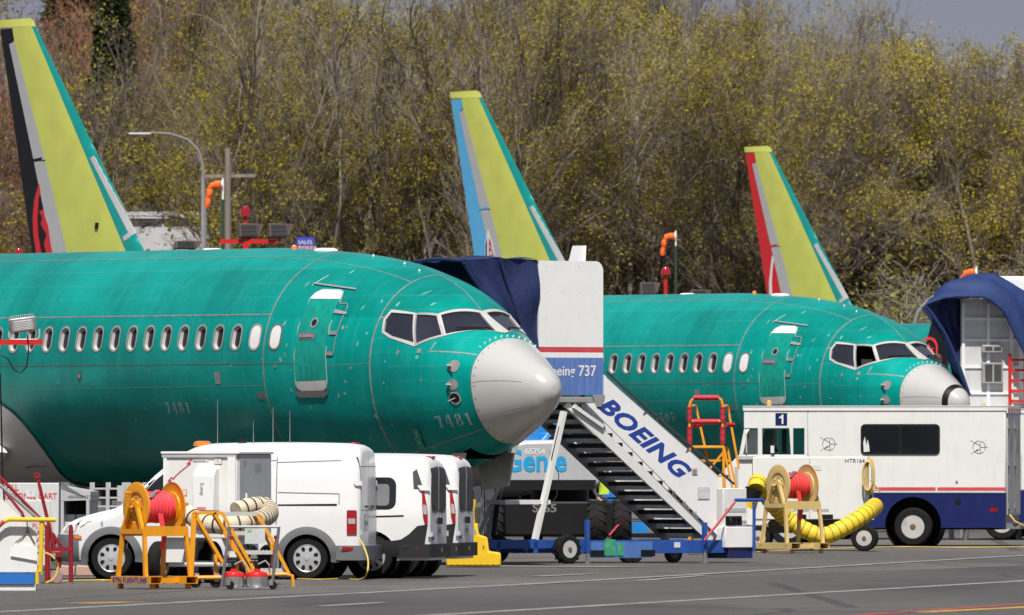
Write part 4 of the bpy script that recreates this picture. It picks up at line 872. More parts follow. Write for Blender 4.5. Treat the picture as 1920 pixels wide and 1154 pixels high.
letters('maker_lettering', 'Genie', .58, GENT, cwo, lq(944, 883, -.905), (1, 0, 0), (0, 0, 1), bold=.016, xs=.86); letters('number', '65754', .155, LETW, cwo, lq(984, 852, -.905), (1, 0, 0), (0, 0, 1), bold=.002)
b = MB(); b.cyl((0, .3, lp(1050, 940)[1]), (0, .3, lp(1050, 915)[1]), .55, n=24); b.build('turntable', BLACK, lift)
b = MB(); b.box(lp(945, 960)[0], lp(1150, 960)[0], -1.0, 1.1, lp(1050, 1005)[1], lp(1050, 940)[1]); chs = b.build('chassis', BLACK, lift, bevel=.04)
letters('model_lettering', 'S-65', .22, MGREY, chs, lq(998, 960, -1.005), (1, 0, 0), (0, 0, 1), bold=.006, xs=1.2)
for u, y in ((926, -.95), (1118, -1.0), (1166, .1), (1000, 1.4)):
    wheel(lift, Vector((lp(u, 960)[0], y, .47)), .47, .36, axis='x', rim=RIMW, lugs=16, side=1, bolts=0)
b = MB(); b.bar(lq(985, 838, .2), lq(1090, 760, .2), .30, .34); b.bar(lq(1020, 830, .6), lq(1075, 790, .6), .2, .25); bo = b.build('boom', GENB, lift, bevel=.02)
b = MB(); [b.tube([lq(1000+6*k, 838-3*k, -.1-.05*k), lq(1012+7*k, 815, -.15), lq(1035+8*k, 812-2*k, .0)], .03, 6) for k in range(4)]; b.build('boom_hoses', GENB, bo)
for k in range(3): b = MB(); b.bar(lq(1140+28*k, 985-10*k, .5), lq(1150+22*k, 900, .5), .10, .10); b.build('basket_post', GENB, lift)
b = MB(); b.bar(lq(1130, 930, .45), lq(1205, 930, .45), .05, .06); b.build('basket_rail', GENB, lift); b = MB(); b.bar(lq(1130, 905, .45), lq(1205, 905, .45), .05, .06); b.build('basket_rail', GENB, lift); b = MB(); b.box(lp(1130, 995)[0], lp(1215, 995)[0], .3, 1.2, lp(1130, 1000)[1], lp(1130, 980)[1]); b.build('basket', GENB, lift)

# ------------------------------------------------------------------ yellow maintenance steps with red padded rails
MD = 233.0; ms = empty('maintenance_steps', (X_at(1330, MD), MD, 0), 0, 'orange-yellow maintenance steps with red padded hoop rail behind the boarding stairs', 'steps')
mp_ = frame_fn(X_at(1330, MD), MD, 0)
def mq(u, v, y=0.): x, z = mp_(u, v); return Vector((x, y, z))
PADR = mat('red foam pad', (.50, .025, .045), .65, var=.12, scale=10)
hoop = [mq(1293, 835), mq(1293, 762), mq(1296, 752), mq(1303, 746), mq(1345, 746), mq(1352, 750), mq(1355, 760), mq(1355, 835)]
b = MB(); b.tube(hoop, .027, 8); b.tube([mq(1293, 790), mq(1355, 790)], .025, 8); b.build('hoop_rail', ORANGE, ms)
for a, c in (((1300, 746), (1348, 746)), ((1299, 791), (1348, 791)), ((1293, 763), (1293, 791)), ((1355, 763), (1355, 791)), ((1293, 800), (1293, 832)), ((1355, 800), (1355, 832))):
    p, q = mq(*a), mq(*c); b = MB(); b.cyl(p, q, .048, n=12); o = b.build('foam_pad', PADR, ms)
    for t in (.12, .5, .88): m_ = p.lerp(q, t); d = (q-p).normalized()*.008; bb = MB(); bb.cyl(m_-d, m_+d, .0495, n=12); bb.build('tape_band', DRED, o)
b = MB(); b.box(mq(1292, 836).x, mq(1358, 836).x, -.03, .75, mp_(1330, 841)[1], mp_(1330, 836)[1]); b.build('platform', ORANGE, ms, bevel=.008)
for u in (1293, 1357):
    for y, du in ((0, 0), (.75, 6)):
        b = MB(); b.bar(mq(u, 840, y), mq(u+du, 1030, y), .05); b.build('leg', ORANGE, ms)
for a, c, y in (((1306, 762), (1330, 870), .75), ((1366, 762), (1387, 880), .75), ((1357, 838), (1376, 930), -.02), ((1364, 838), (1384, 930), .4)):
    b = MB(); b.bar(mq(*a, y), mq(*c, y), .04); b.build('side_rail', ORANGE, ms)
b = MB(); b.tube([mq(1295, 763), mq(1302, 760, .4), mq(1306, 762, .75)], .02, 6); b.build('rail_return', ORANGE, ms); b = MB(); b.tube([mq(1357, 763), mq(1363, 760, .4), mq(1366, 762, .75)], .02, 6); b.build('rail_return', ORANGE, ms)
for v in (864, 893, 925, 960):
    b = MB(); b.box(mq(1294, v).x, mq(1368, v).x, .1, .35, mp_(1330, v+2)[1], mp_(1330, v-2)[1]); b.build('step', ORANGE, ms)
b = MB(); b.bar(mq(1355, 850), mq(1305, 910), .04); b.bar(mq(1320, 866, .3), mq(1302, 905, .3), .04); b.build('brace', ORANGE, ms)
for u in (1306, 1366):
    b = MB(); p = mq(u-6, 797, .1); b.cyl(p, p+Vector((.15, .3, 0)), .045, n=10); b.build('foam_pad', PADR, ms)

# ------------------------------------------------------------------ second boarding stairs by the farther jet
HD = 272.0; st2 = empty('boarding_stairs', (X_at(1815, HD), HD, 0), R(14), 'white boarding enclosure under a bright blue canopy at the right edge', 'boarding stairs')
h2 = frame_fn(X_at(1815, HD), HD, R(14))
def hq(u, v, y=0.): x, z = h2(u, v); return Vector((x, y, z))
b = MB(); b.box(hq(1816, 700).x, hq(1925, 700).x, .6, .66, hq(1816, 770).z, hq(1860, 560).z); wl = b.build('inner_wall', OFFW, st2)
for u in (1817, 1864, 1908):
    b = MB(); x = hq(u, 700).x; b.box(x, x+.07, .56, .599, hq(1816, 770).z, hq(1860, 568).z); b.build('wall_rib', WHITE, wl)
for v in (598, 638, 688, 737):
    b = MB(); z = hq(1850, v).z; b.box(hq(1816, 700).x, hq(1925, 700).x, .57, .598, z-.03, z+.03); b.build('wall_rib', WHITE, wl)
for (u0, v0, u1, v1) in ((1853, 647, 1891, 661), (1853, 680, 1892, 719)):
    b = MB(); b.box(hq(u0, v0).x, hq(u1, v0).x, .45, .56, hq(u0, v1).z, hq(u0, v0).z); o = b.build('metal_box', ALU, st2, bevel=.01)
    for k in range(2):
        b = MB(); a = hq(u0, v0).x+.06+k*.20; b.box(a, a+.16, .445, .449, hq(u0, v1).z+.04, hq(u0, v0).z-.04); b.build('box_lid', DGREY, o)
b = MB(); z_ = [hq(1910, v).z for v in (664, 770)]
for dx in (0, .34): b.bar((hq(1904, 700).x+dx, .42, z_[1]), (hq(1904, 700).x+dx, .42, z_[0]), .05, .06)
for k in range(5): b.bar((hq(1904, 700).x, .42, z_[1]+.2+k*.22), (hq(1904, 700).x+.34, .42, z_[1]+.2+k*.22), .03, .05)
b.build('red_ladder', RED, st2)
# blue canopy: a ribbed vault that opens towards the jet
b = MB(); vs = []; NA_, NB_ = 26, 14
rimA = [hq(1818, 742), hq(1800, 690), hq(1775, 630), hq(1745, 585), hq(1732, 572), hq(1775, 556), hq(1850, 556), hq(1885, 585), hq(1905, 630), hq(1925, 668)]
rimB = [hq(1822, 742, 1.3), hq(1826, 690, 1.3), hq(1828, 630, 1.3), hq(1828, 575, 1.3), hq(1826, 548, 1.2), hq(1850, 518, 1.1), hq(1895, 515, 1.0), hq(1950, 550, .8), hq(1960, 610, .5), hq(1965, 668, .3)]
def resample(P, n):
    out = []
    for i in range(n+1): t = i/n*(len(P)-1); k = min(int(t), len(P)-2); out.append(P[k].lerp(P[k+1], t-k))
    return out
ra, rb = resample(rimA, NA_), resample(rimB, NA_)
for i in range(NA_+1):
    for j in range(NB_+1):
        q = j/NB_; p = ra[i].lerp(rb[i], q); w_ = .05*sin(q*17+i*.5)*sin(pi*q); c_ = Vector((hq(1850, 650).x, .6, hq(1850, 650).z)); p = p+(p-c_).normalized()*(w_+.18*sin(pi*q)); vs.append(p)
b.add(vs, [(i*(NB_+1)+j, i*(NB_+1)+j+1, (i+1)*(NB_+1)+j+1, (i+1)*(NB_+1)+j) for i in range(NA_) for j in range(NB_)]); b.build('canopy', CANVASL, st2, smooth=70)
b = MB(); b.tube(ra, .035, 8); b.build('canopy_rim', CANVASL, st2)
b = MB(); NC = 14; L0 = resample([hq(1742, 576, .62), hq(1760, 600, .62), hq(1783, 632, .62), hq(1804, 690, .62), hq(1818, 742, .62)], NC); L1 = resample([hq(1824, 558, .70), hq(1824, 742, .70)], NC)
b.add([L0[i].lerp(L1[i], j/10)+Vector((0, .05*sin(j*2.2+i*.3), 0)) for i in range(NC+1) for j in range(11)], [(i*11+j, i*11+j+1, (i+1)*11+j+1, (i+1)*11+j) for i in range(NC) for j in range(10)]); b.build('canopy_lining', CANVAS, st2, smooth=70)
b = MB(); b.box(hq(1816, 700).x, hq(1925, 700).x, .66, 2.0, hq(1850, 790).z, hq(1850, 775).z); b.build('platform', ALU, st2)
b = MB(); b.box(hq(1890, 700).x, hq(1990, 700).x, .9, 2.2, hq(1850, 780).z, hq(1850, 517).z); b.build('side_panel', WHITE, st2, bevel=.08)
for u in (1830, 1930):
    for y in (.8, 1.9): b = MB(); b.bar((hq(u, 700).x, y, .0), (hq(u, 700).x, y, hq(1850, 788).z), .1); b.build('support_leg', WHITED, st2)
# ------------------------------------------------------------------ vans
def pl_i(x, T): return float(np.interp(x, [t[0] for t in T], [t[1] for t in T]))
def smooth_t(T, x):
    xs = np.array([t[0] for t in T], float); ys = np.array([t[1] for t in T], float)
    if x <= xs[0]: return ys[0]
    if x >= xs[-1]: return ys[-1]
    i = int(np.searchsorted(xs, x))-1; i = max(0, min(i, len(xs)-2)); h = xs[i+1]-xs[i]; t = (x-xs[i])/h
    d = np.diff(ys)/np.diff(xs)
    def m(k):
        if k == 0: return d[0]
        if k == len(xs)-1: return d[-1]
        return 0 if d[k-1]*d[k] <= 0 else 2*d[k-1]*d[k]/(d[k-1]+d[k])
    return ys[i]*(2*t**3-3*t*t+1)+h*m(i)*(t**3-2*t*t+t)+ys[i+1]*(3*t*t-2*t**3)+h*m(i+1)*(t**3-t*t)
def van(name, loc, rz, P, label):
    root = empty(name, loc, rz, label, 'van', 'white vans parked in front of the nearest jet')
    ZT, WT = P['top'], P['wid']; zb = P['zb']; x0, x1 = ZT[0][0], ZT[-1][0]; belt = P['belt']
    zt = lambda x: smooth_t(ZT, x); wd = lambda x: smooth_t(WT, x); rc = P['rc']
    def yside(x, z):
        w = wd(x); y = w-max(0, z-belt)*P['tumble']-.25*max(0, z-belt-.45)**2
        if z < zb+.22: y -= .05*((zb+.22-z)/.22)**2
        return y
    xs = [x0, x0+.012, x0+.03, x0+.06, x0+.10, x0+.16, x0+.24, x0+.34]+[x0+.45+(x1-x0-.6)*i/46 for i in range(47)]+[x1-.11, x1-.07, x1-.04, x1-.015, x1]
    xs = sorted(set(round(x, 4) for x in xs)); vs = []; NR, NAc, NSd = 5, 7, 12
    for x in xs:
        t = zt(x); r = min(rc, max(.05, (t-zb)*.3)); half = []
        ys = yside(x, t-r)
        for k in range(NR): q = k/NR; half.append(((ys-r)*q, t+.035*(1-q*q)*min(1, max(0, (t-.9)))))
        for k in range(NAc): a = pi/2*(1-k/(NAc-1)); half.append((ys-r+r*cos(a), t-r+r*sin(a)))
        for k in range(1, NSd+1): z = (t-r)+(zb-(t-r))*k/NSd; half.append((yside(x, z), z))
        half.append((0, zb)); full = half+[(-y, z) for y, z in half[-2:0:-1]]; vs += [(x, y, z) for y, z in full]
    n = len(full); m = len(xs); b = MB()
    b.add(vs, [(i*n+k, i*n+(k+1) % n, (i+1)*n+(k+1) % n, (i+1)*n+k) for i in range(m-1) for k in range(n)]+[tuple(range(n)), tuple((m-1)*n+k for k in range(n))])
    body = b.build('body', VANW, root, smooth=32); bv = bvh_of(body)
    ax = P['axles']; rt = P['rt']; ra = P['ra']; cs = []
    for x in ax:
        for sg in (-1, 1): c = MB(); c.cyl((x, sg*.52, rt), (x, sg*1.2, rt), ra, n=40); cs.append(c)
    cut(body, cs); body.data.polygons.foreach_set('use_smooth', [True]*len(body.data.polygons)); body.data.set_sharp_from_angle(angle=R(32))
    side = lambda nm, poly, m_, par=root, off=.004, s=1, step=.1, faces=None: project(nm, poly, bv, lambda a, z: (a, s*1.6, z), (0, -s, 0), m_, par, off, step, faces)
    rear = lambda nm, poly, m_, par=root, off=.004, step=.1, faces=None: project(nm, [(-a, z) for a, z in poly], bv, lambda a, z: (x0-.5, -a, z), (1, 0, 0), m_, par, off, step, faces)
    for x in ax:
        for sg in (-1, 1):
            b = MB(); b.lathe([(ra-.004, .86), (ra-.004, .53), (0, .53)], (x, 0, rt), 'y', 40)
            if sg < 0: b.v = [(a, -c, d) for a, c, d in b.v]
            b.f = [f for f in b.f if len(f) == 4]; b.build('wheel_liner', BLACK, root)
            t = MB(); w_ = .205; yo = sg*(P['track']); t.lathe([(rt*.62, -w_/2), (rt*.92, -w_/2*1.02), (rt*.99, -w_*.36), (rt, -w_*.2), (rt, w_*.2), (rt*.99, w_*.36), (rt*.92, w_/2*1.02), (rt*.62, w_/2)], (x, yo, rt), 'y', 40); t.f = [f for f in t.f if len(f) == 4]
            tw = t.build('wheel', RUBBER, root, smooth=30); f = yo+sg*w_/2
            h = MB(); h.lathe([(rt*.665, f-sg*.004), (rt*.64, f+sg*.006), (rt*.60, f), (rt*.40, f+sg*.012), (rt*.20, f+sg*.016), (rt*.12, f+sg*.020), (0, f+sg*.020)], (x, 0, rt), 'y', 36); hc = h.build('hubcap', SILVER, tw)
            nh, ar = P['holes']
            for k in range(nh):
                a = 2*pi*(k+.5)/nh; c_ = MB(); pts = []
                for j in range(12):
                    q = 2*pi*j/12; rr_ = rt*(ar[0]+ar[1]*cos(q)); ta = a+ar[2]*sin(q)*(1 if len(ar) < 4 else .8); pts.append((x+rr_*cos(ta), rt+rr_*sin(ta)))
                c_.prism(pts, f+sg*.002, f+sg*.0155); c_.build('vent_hole', BLACK, hc)
            c_ = MB(); c_.lathe([(rt*.11, f+sg*.02), (rt*.09, f+sg*.028), (0, f+sg*.028)], (x, 0, rt), 'y', 16); c_.build('hub_badge', P['badge'], hc)
    def arch(x, r0, r1, m_, a0, a1, y0):
        for sg in (-1, 1):
            b = MB(); N_ = 26; vs = []
            for k in range(N_+1):
                a = R(a0+(a1-a0)*k/N_)
                for r_, dy in ((r0, -.03), (r0, .028), ((r0+r1)/2, .026), (r1-.01, .014), (r1, -.02)):
                    X_, Z_ = x+r_*cos(a), rt+r_*sin(a); vs.append((X_, sg*(yside(min(max(X_, x0+.2), x1-.3), max(Z_, .3))+dy), Z_))
            b.add(vs, [(k*5+j, k*5+j+1, (k+1)*5+j+1, (k+1)*5+j) for k in range(N_) for j in range(4)]); b.build('arch_flare', m_, root, smooth=50)
    def wrap(nm, m_, xa, xb, za, zb_, off, nx=16, end=None):
        """plastic cladding that follows the body round one end"""
        b = MB(); vs = []; nz = 6
        for sg in (1, -1):
            if sg < 0 and end is None: b.build(nm, m_, root, smooth=45); b = MB()
            o = len(b.v); g_ = []
            for i in range(nx+1):
                x = xa+(xb-xa)*i/nx
                for j in range(nz+1): z = za+(zb_-za)*j/nz; g_.append((x, sg*(yside(x, z)+off*(1 if 0 < j < nz else .0)), z))
            b.add(g_, [(i*(nz+1)+j, i*(nz+1)+j+1, (i+1)*(nz+1)+j+1, (i+1)*(nz+1)+j) for i in range(nx) for j in range(nz)])
        if end is not None:
            e, d_ = end; pts = []
            yy = yside(xa, (za+zb_)/2)+off; r_ = .10
            poly = [(xa+.05, yy), (e+r_, yy)]+[(e+r_-r_*sin(R(q)), yy-r_+r_*cos(R(q))) for q in (30, 60, 90)]; poly += [(a, -c) for a, c in reversed(poly)]
            bb = MB(); bb.prism(poly, za, zb_, 'z'); b.add(bb.v, bb.f)
        return b.build(nm, m_, root, smooth=45)
    P['extra'](root, side, rear, arch, wrap, yside, zt, bv)
    return root

def line_poly(a, c, w): d = Vector((c[0]-a[0], c[1]-a[1])); n_ = Vector((-d.y, d.x)).normalized()*w/2; return [(a[0]-n_.x, a[1]-n_.y), (c[0]-n_.x, c[1]-n_.y), (c[0]+n_.x, c[1]+n_.y), (a[0]+n_.x, a[1]+n_.y)]
GAP = mat('panel gap', (.09, .09, .095), .6); PLATE = mat('licence plate', (.55, .60, .66), .4, var=.1, scale=20)
VGREY = mat('van grey plastic', (.145, .15, .158), .55, var=.06)
def extra1(root, side, rear, arch, wrap, yside, zt, bv):
    for x in (1.456, -1.456): arch(x, .355, .475, VGREY, -8, 188, 0)
    wrap('front_bumper', VGREY, 1.95, 2.325, .26, .66, .012); wrap('rear_bumper', VGREY, -1.94, -2.2, .29, .50, .022, end=(-2.335, 0))
    wrap('sill', VGREY, -1.02, 1.02, .285, .36, .010)
    for s in (1, -1):
        side('side_window', [(1.14, 1.10), (.28, 1.10), (.28, 1.62), (.63, 1.60), (.80, 1.46)], GLASS, s=s); side('pillar_trim', [(1.30, 1.08), (1.15, 1.08), (.81, 1.47), (.86, 1.50)], BLACK, s=s, off=.006)
        side('slide_rail', [(-1.02, 1.085), (-1.90, 1.085), (-1.90, 1.115), (-1.02, 1.105)], BLACK, s=s, off=.005)
        for a, c in (((-1.93, 1.26), (-1.02, 1.28)), ((-1.93, 1.10), (-1.93, 1.26)), ((.16, .42), (.16, 1.72)), ((-1.0, .8), (-1.0, 1.80)), ((-1.0, 1.72), (-1.95, 1.75)), ((.16, 1.72), (-1.0, 1.75)), ((1.22, .9), (1.22, .45)), ((1.22, .9), (1.1, 1.06))):
            side('panel_gap', line_poly(a, c, .012), GAP, s=s, off=.003, step=.15)
        side('stamped_recess', [(-.12, .62), (-.95, .62), (-.95, .66), (-.12, .66)], OFFW, s=s, off=.003); side('door_handle', [(.10, 1.0), (-.06, 1.0), (-.06, 1.05), (.10, 1.05)], VANW, s=s, off=.03)
        side('marker_lamp', [(2.0, .60), (1.90, .60), (1.90, .645), (2.02, .645)], AMBER, s=s, off=.02)
        side('headlamp', [(2.20, .68), (2.02, .69), (1.86, .95), (1.95, .95), (2.10, .86)], LAMPW, s=s, off=.006)
        t = side('tail_lamp', rrect(-2.185, -2.045, .66, 1.02, .02), LAMPR, s=s, off=.016); side('reverse_lens', rrect(-2.165, -2.065, .82, .90, .01), LAMPW, t, s=s, off=.02)
        side('reflector', [(-1.98, .435), (-2.15, .425), (-2.15, .475), (-1.98, .485)], LAMPR, s=s, off=.04); side('fuel_flap', rrect(-.86, -.66, .86, 1.06, .03), VANW, s=s, off=.005)
        letters('fleet_number', '4' if s > 0 else '4', .09, LETN, root, (1.62, s*(yside(1.62, .85)+.02), .80), (-s, 0, 0), (0, 0, 1))
    rear('panel_gap', line_poly((0, .45), (0, 1.85), .012), GAP)
    rear('panel_gap', line_poly((-.78, .56), (-.74, 1.8), .010), GAP); rear('panel_gap', line_poly((.78, .56), (.74, 1.8), .010), GAP); rear('panel_gap', line_poly((-.74, 1.66), (.74, 1.66), .012), GAP); rear('panel_gap', line_poly((-.78, 1.02), (.78, 1.02), .010), GAP)
    rear('licence_plate', rrect(.12, .46, .73, .93, .01), PLATE, off=.012); rear('plate_recess', rrect(.10, .48, .71, .97, .02), OFFW, off=.008); rear('plate_text', [(.16, .80), (.42, .80), (.42, .86), (.16, .86)], MGREY, off=.015)
    rear('badge', line_poly((.10, 1.07), (.45, 1.07), .035), DGREY, off=.01); rear('badge', line_poly((-.5, 1.07), (-.2, 1.07), .035), DGREY, off=.01)
    rear('door_handle', rrect(-.20, -.06, 1.0, 1.07, .02), BLACK, off=.03); rear('lock', rrect(.22, .30, .98, 1.03, .02), DGREY, off=.015)
    for z in (.66, 1.38):
        for sg in (-1, 1): rear('hinge', rrect(sg*.79-.03, sg*.79+.03, z, z+.07, .01), VANW, off=.03)
    b = MB(); p = Vector((.24, 0, zt(.24)+.03)); b.lathe([(.13, 0), (.125, .05), (.09, .075), (0, .078)], p, 'z', 18); b.v = [(x, y*2.2, z) for x, y, z in b.v]; b.build('beacon', AMBER, root)
    b = MB(); b.lathe([(.10, 0), (.09, .03), (0, .035)], (-2.02, 0, zt(-2.02)+.02), 'z', 14); b.build('high_brake_lamp', DRED, root); b = MB(); b.box(-.46, -.34, .25, .30, zt(-.4)-.0, zt(-.4)+.09); b.build('roof_aerial_base', BLACK, root)
    for x, y, h_ in ((-.05, .4, .68), (-1.12, .35, .50), (-.80, -.1, .55), (-.60, .5, .35)):
        b = MB(); b.cyl((x, y, zt(x)), (x, y, zt(x)+.04), .012, n=6); b.cyl((x, y, zt(x)), (x, y, zt(x)+h_), .005, .0025, n=5); b.build('aerial', ALU, root)
    b = MB(); b.box(1.02, 1.14, .93, 1.10, 1.02, 1.26); b.build('door_mirror', BLACK, root, bevel=.03); b = MB(); b.box(1.02, 1.14, -1.10, -.93, 1.02, 1.26); b.build('door_mirror', BLACK, root, bevel=.03)
V1 = dict(top=[(-2.24, 1.84), (-2.21, 1.90), (-2.14, 1.945), (-1.95, 1.97), (-1.0, 1.985), (0, 1.97), (.25, 1.93), (.45, 1.83), (.75, 1.60), (1.0, 1.38), (1.30, 1.12), (1.42, 1.045), (1.7, .98), (2.0, .89), (2.18, .80), (2.28, .70), (2.34, .56)],
          wid=[(-2.24, .79), (-2.21, .835), (-2.14, .865), (-2.0, .885), (-1.5, .895), (1.0, .895), (1.6, .88), (1.95, .83), (2.15, .74), (2.28, .60), (2.34, .42)],
          zb=.28, belt=1.0, rc=.15, tumble=.105, axles=(1.456, -1.456), rt=.312, ra=.372, track=.775, holes=(8, (.455, .115, .19)), badge=SILVER, extra=extra1)
van1 = van('delivery_van', (X_at(386, 188.2)+.166, 189.05, 0), R(172.3), V1, 'white delivery van with grey wheel arch trim and amber roof beacon, nearest of the vans')
VBLK = mat('van black plastic', (.022, .023, .025), .6, var=.1, spec=.3)
VGLASS = mat('dull dark glass', (.010, .012, .014), .35, spec=.15)
def extra2(root, side, rear, arch, wrap, yside, zt, bv):
    wrap('rear_bumper', VBLK, -2.0, -2.30, .31, .51, .03, end=(-2.45, 0)); wrap('front_bumper', BLACK, 2.0, 2.34, .26, .60, .012)
    for s in (1, -1):
        side('side_cladding', [(-1.06, .30), (-2.3, .34), (-2.36, .80), (-2.22, .78), (-2.10, .66), (-1.98, .58), (-1.85, .56), (-1.45, .60), (-1.10, .45)], VBLK, s=s, off=.012)
        o = side('rear_side_window', rrect(-1.90, -.86, 1.05, 1.49, .13), GLASS, s=s, off=.005); side('window_trim', rrect(-1.90, -.82, 1.02, 1.50, .12), BLACK, o, s=s, off=.002)
        side('seat_seen_inside', rrect(-1.80, -1.58, 1.08, 1.40, .06), MGREY, o, s=s, off=.008)
        side('front_window', [(.9, 1.05), (-.05, 1.05), (-.05, 1.5), (.45, 1.5), (.7, 1.3)], GLASS, s=s); side('middle_window', rrect(-.78, -.1, 1.05, 1.47, .06), GLASS, s=s)
        side('slide_rail', line_poly((-.85, .90), (-2.02, .93), .022), BLACK, s=s, off=.005)
        side('panel_gap', line_poly((-.82, .5), (-.82, 1.55), .01), GAP, s=s, off=.003); side('panel_gap', line_poly((-.1, .4), (-.1, 1.55), .01), GAP, s=s, off=.003)
        t = side('tail_lamp', [(-2.36, .80), (-2.325, .80), (-2.30, .92), (-2.285, 1.12), (-2.275, 1.32), (-2.295, 1.36), (-2.335, 1.15), (-2.362, .98)], LAMPR, s=s, off=.016)
        side('reverse_lens', [(-2.355, .95), (-2.305, .95), (-2.297, 1.03), (-2.300, 1.10), (-2.338, 1.08)], LAMPW, t, s=s, off=.022)
        side('pillar_trim', [(-2.30, 1.33), (-2.16, 1.33), (-2.14, 1.58), (-2.20, 1.62)], DGREY, s=s, off=.008); side('reflector', rrect(-2.32, -2.2, .42, .47, .01), LAMPR, s=s, off=.05)
    for sg in (-1, 1):
        o = rear('rear_door_window', [(sg*.06, .98), (sg*.60, 1.00), (sg*.70, 1.18), (sg*.67, 1.63), (sg*.06, 1.66)], VGLASS, off=.008); rear('wiper', line_poly((sg*.40, 1.0), (sg*.62, 1.10), .02), BLACK, o, off=.02)
        for z in (.62, 1.30): rear('hinge', rrect(sg*.80-.03, sg*.80+.03, z, z+.08, .01), VANW, off=.035)
        rear('reflector', rrect(sg*.70-.07, sg*.70+.07, .40, .46, .01), LAMPR, off=.16)
    rear('panel_gap', line_poly((0, .55), (0, 1.7), .014), GAP); rear('plate_grip', rrect(-.30, .22, .80, .90, .03), BLACK, off=.02); rear('licence_plate', rrect(-.20, .12, .62, .78, .01), PLATE, off=.012); rear('plate_text', [(-.16, .67), (.08, .67), (.08, .73), (-.16, .73)], MGREY, off=.016)
    rear('door_handle', rrect(-.14, -.04, .94, 1.02, .02), BLACK, off=.03); rear('badge', line_poly((.20, .98), (.55, .98), .03), MGREY, off=.01); rear('badge', line_poly((-.6, .98), (-.3, .98), .03), MGREY, off=.01); rear('fleet_number', line_poly((.45, .60), (.72, .60), .06), LETN, off=.008)
    b = MB(); b.box(-2.34, -2.20, -.12, .12, zt(-2.25), zt(-2.25)+.04); b.build('high_brake_lamp', LAMPR, root, bevel=.01)
V2 = dict(top=[(-2.40, 1.58), (-2.36, 1.70), (-2.28, 1.765), (-2.1, 1.80), (-1.0, 1.825), (-.2, 1.82), (.2, 1.77), (.45, 1.68), (.8, 1.44), (1.2, 1.14), (1.4, 1.06), (1.8, .98), (2.15, .86), (2.3, .72), (2.38, .5)],
          wid=[(-2.40, .78), (-2.36, .83), (-2.28, .87), (-2.1, .90), (-1.5, .915), (1.2, .915), (1.7, .89), (2.1, .80), (2.3, .62), (2.38, .42)],
          zb=.27, belt=.95, rc=.14, tumble=.13, axles=(1.53, -1.53), rt=.325, ra=.385, track=.80, holes=(10, (.44, .13, .11)), badge=LETN, extra=extra2)
V2D = 189.6
van2 = van('passenger_van', (X_at(700, V2D)-1.53*.989+.10, V2D+.227+.86, 0), R(171.5), V2, 'white passenger van with black bumper and tall tail lamp, directly behind the delivery van')
van3 = copy_tree(van2); van3.location = van2.location+Vector((.40, 2.72, 0)); van3['label'] = 'white van showing only its rear doors, farthest right of the three vans'

# ------------------------------------------------------------------ step van
TD = 254.3; TA = R(-9.5)
truck = empty('step_van', (X_at(1393, TD), TD, 0), TA, 'white step van with navy lower half, red stripe and a square number 1', 'step van', 'step vans')
tp = frame_fn(X_at(1393, TD), TD, TA)
def tq(u, v, y=0.): x, z = tp(u, v); return Vector((x, y, z))
TX = lambda u: tp(u, 850)[0]
TZ = lambda v, u=1700: tp(u, v)[1]
TW = 2.15; xe = TX(1886); xc = TX(1514); xf = TX(1395); zt_ = TZ(761); zr = TZ(914); zr2 = TZ(920); zn = TZ(925); zl = TZ(990)
b = MB(); b.box(xc, xe, 0, TW, zn, zt_-.02); body = b.build('box_body', WHITED, truck, bevel=.03)
navy = MB(); navy.box(xc, xe-.002, .004, TW-.004, zl, zn); nv = navy.build('navy_skirt', NAVY, truck)
c_ = MB(); c_.cyl((TX(1712), -.1, .42), (TX(1712), .75, .42), .56, n=36); c2 = MB(); c2.cyl((TX(1712), TW-.7, .42), (TX(1712), TW+.1, .42), .56, n=36); cut(nv, [c_, c2])
b = MB(); b.lathe([(.555, .02), (.555, .74), (0, .74)], (TX(1712), 0, .42), 'y', 36); b.f = [f for f in b.f if len(f) == 4]; b.build('wheel_liner', BLACK, truck)
for (a, c) in ((TX(1640), TX(1755)), (TX(1757), xe)):
    b = MB(); b.box(a+.005, c-.005, -.006, .003, zr2, zr); b.build('red_stripe', STRIPE, truck)
b = MB(); b.box(xc, xe, -.01, .003, TZ(924.5), TZ(922)); b.build('body_rail', LGREY, truck)
b = MB(); b.box(xf-.03, xe+.02, -.025, TW+.025, zt_-.03, zt_); b.build('roof_cap', LGREY, truck, bevel=.01); b = MB(); b.box(xf-.02, xe+.015, -.018, TW+.018, TZ(771), zt_-.03); b.build('roof_rail', WHITED, truck, bevel=.008)
# cab: header, posts, lower panels with real openings
b = MB(); b.box(xf, xc, 0, .05, TZ(803), TZ(772)); b.box(xf, xc, TW-.05, TW, TZ(803), TZ(772)); b.box(xf, xf+.05, .05, TW-.05, TZ(805), TZ(772)); b.box(xf, xc, .0, TW, TZ(772), TZ(771.5)); cb = b.build('cab_header', WHITED, truck)
flat('number_sign', [(0, 0), (.235, 0), (.235, .245), (0, .245)], NAVY, cb, tq(1454, 798), (1, 0, 0), (0, 0, 1)); flat('number', [(.125, .03), (.16, .03), (.16, .215), (.128, .215), (.115, .185), (.075, .165), (.075, .135), (.125, .15)], LETW, cb, tq(1454, 798, -.006), (1, 0, 0), (0, 0, 1), thick=.002)
b = MB(); b.prism([(TX(1386), TZ(853)), (xc, TZ(853)), (xc, zl+.25), (TX(1352), zl+.25), (TX(1340), TZ(935)), (TX(1343), TZ(896))], 0, .05); b.build('cab_side', WHITED, truck, bevel=.01)
b = MB(); b.prism([(TX(1386), TZ(853)), (xc, TZ(853)), (xc, zl+.25), (TX(1352), zl+.25), (TX(1340), TZ(935)), (TX(1343), TZ(896))], TW-.05, TW); b.build('cab_side', WHITED, truck)
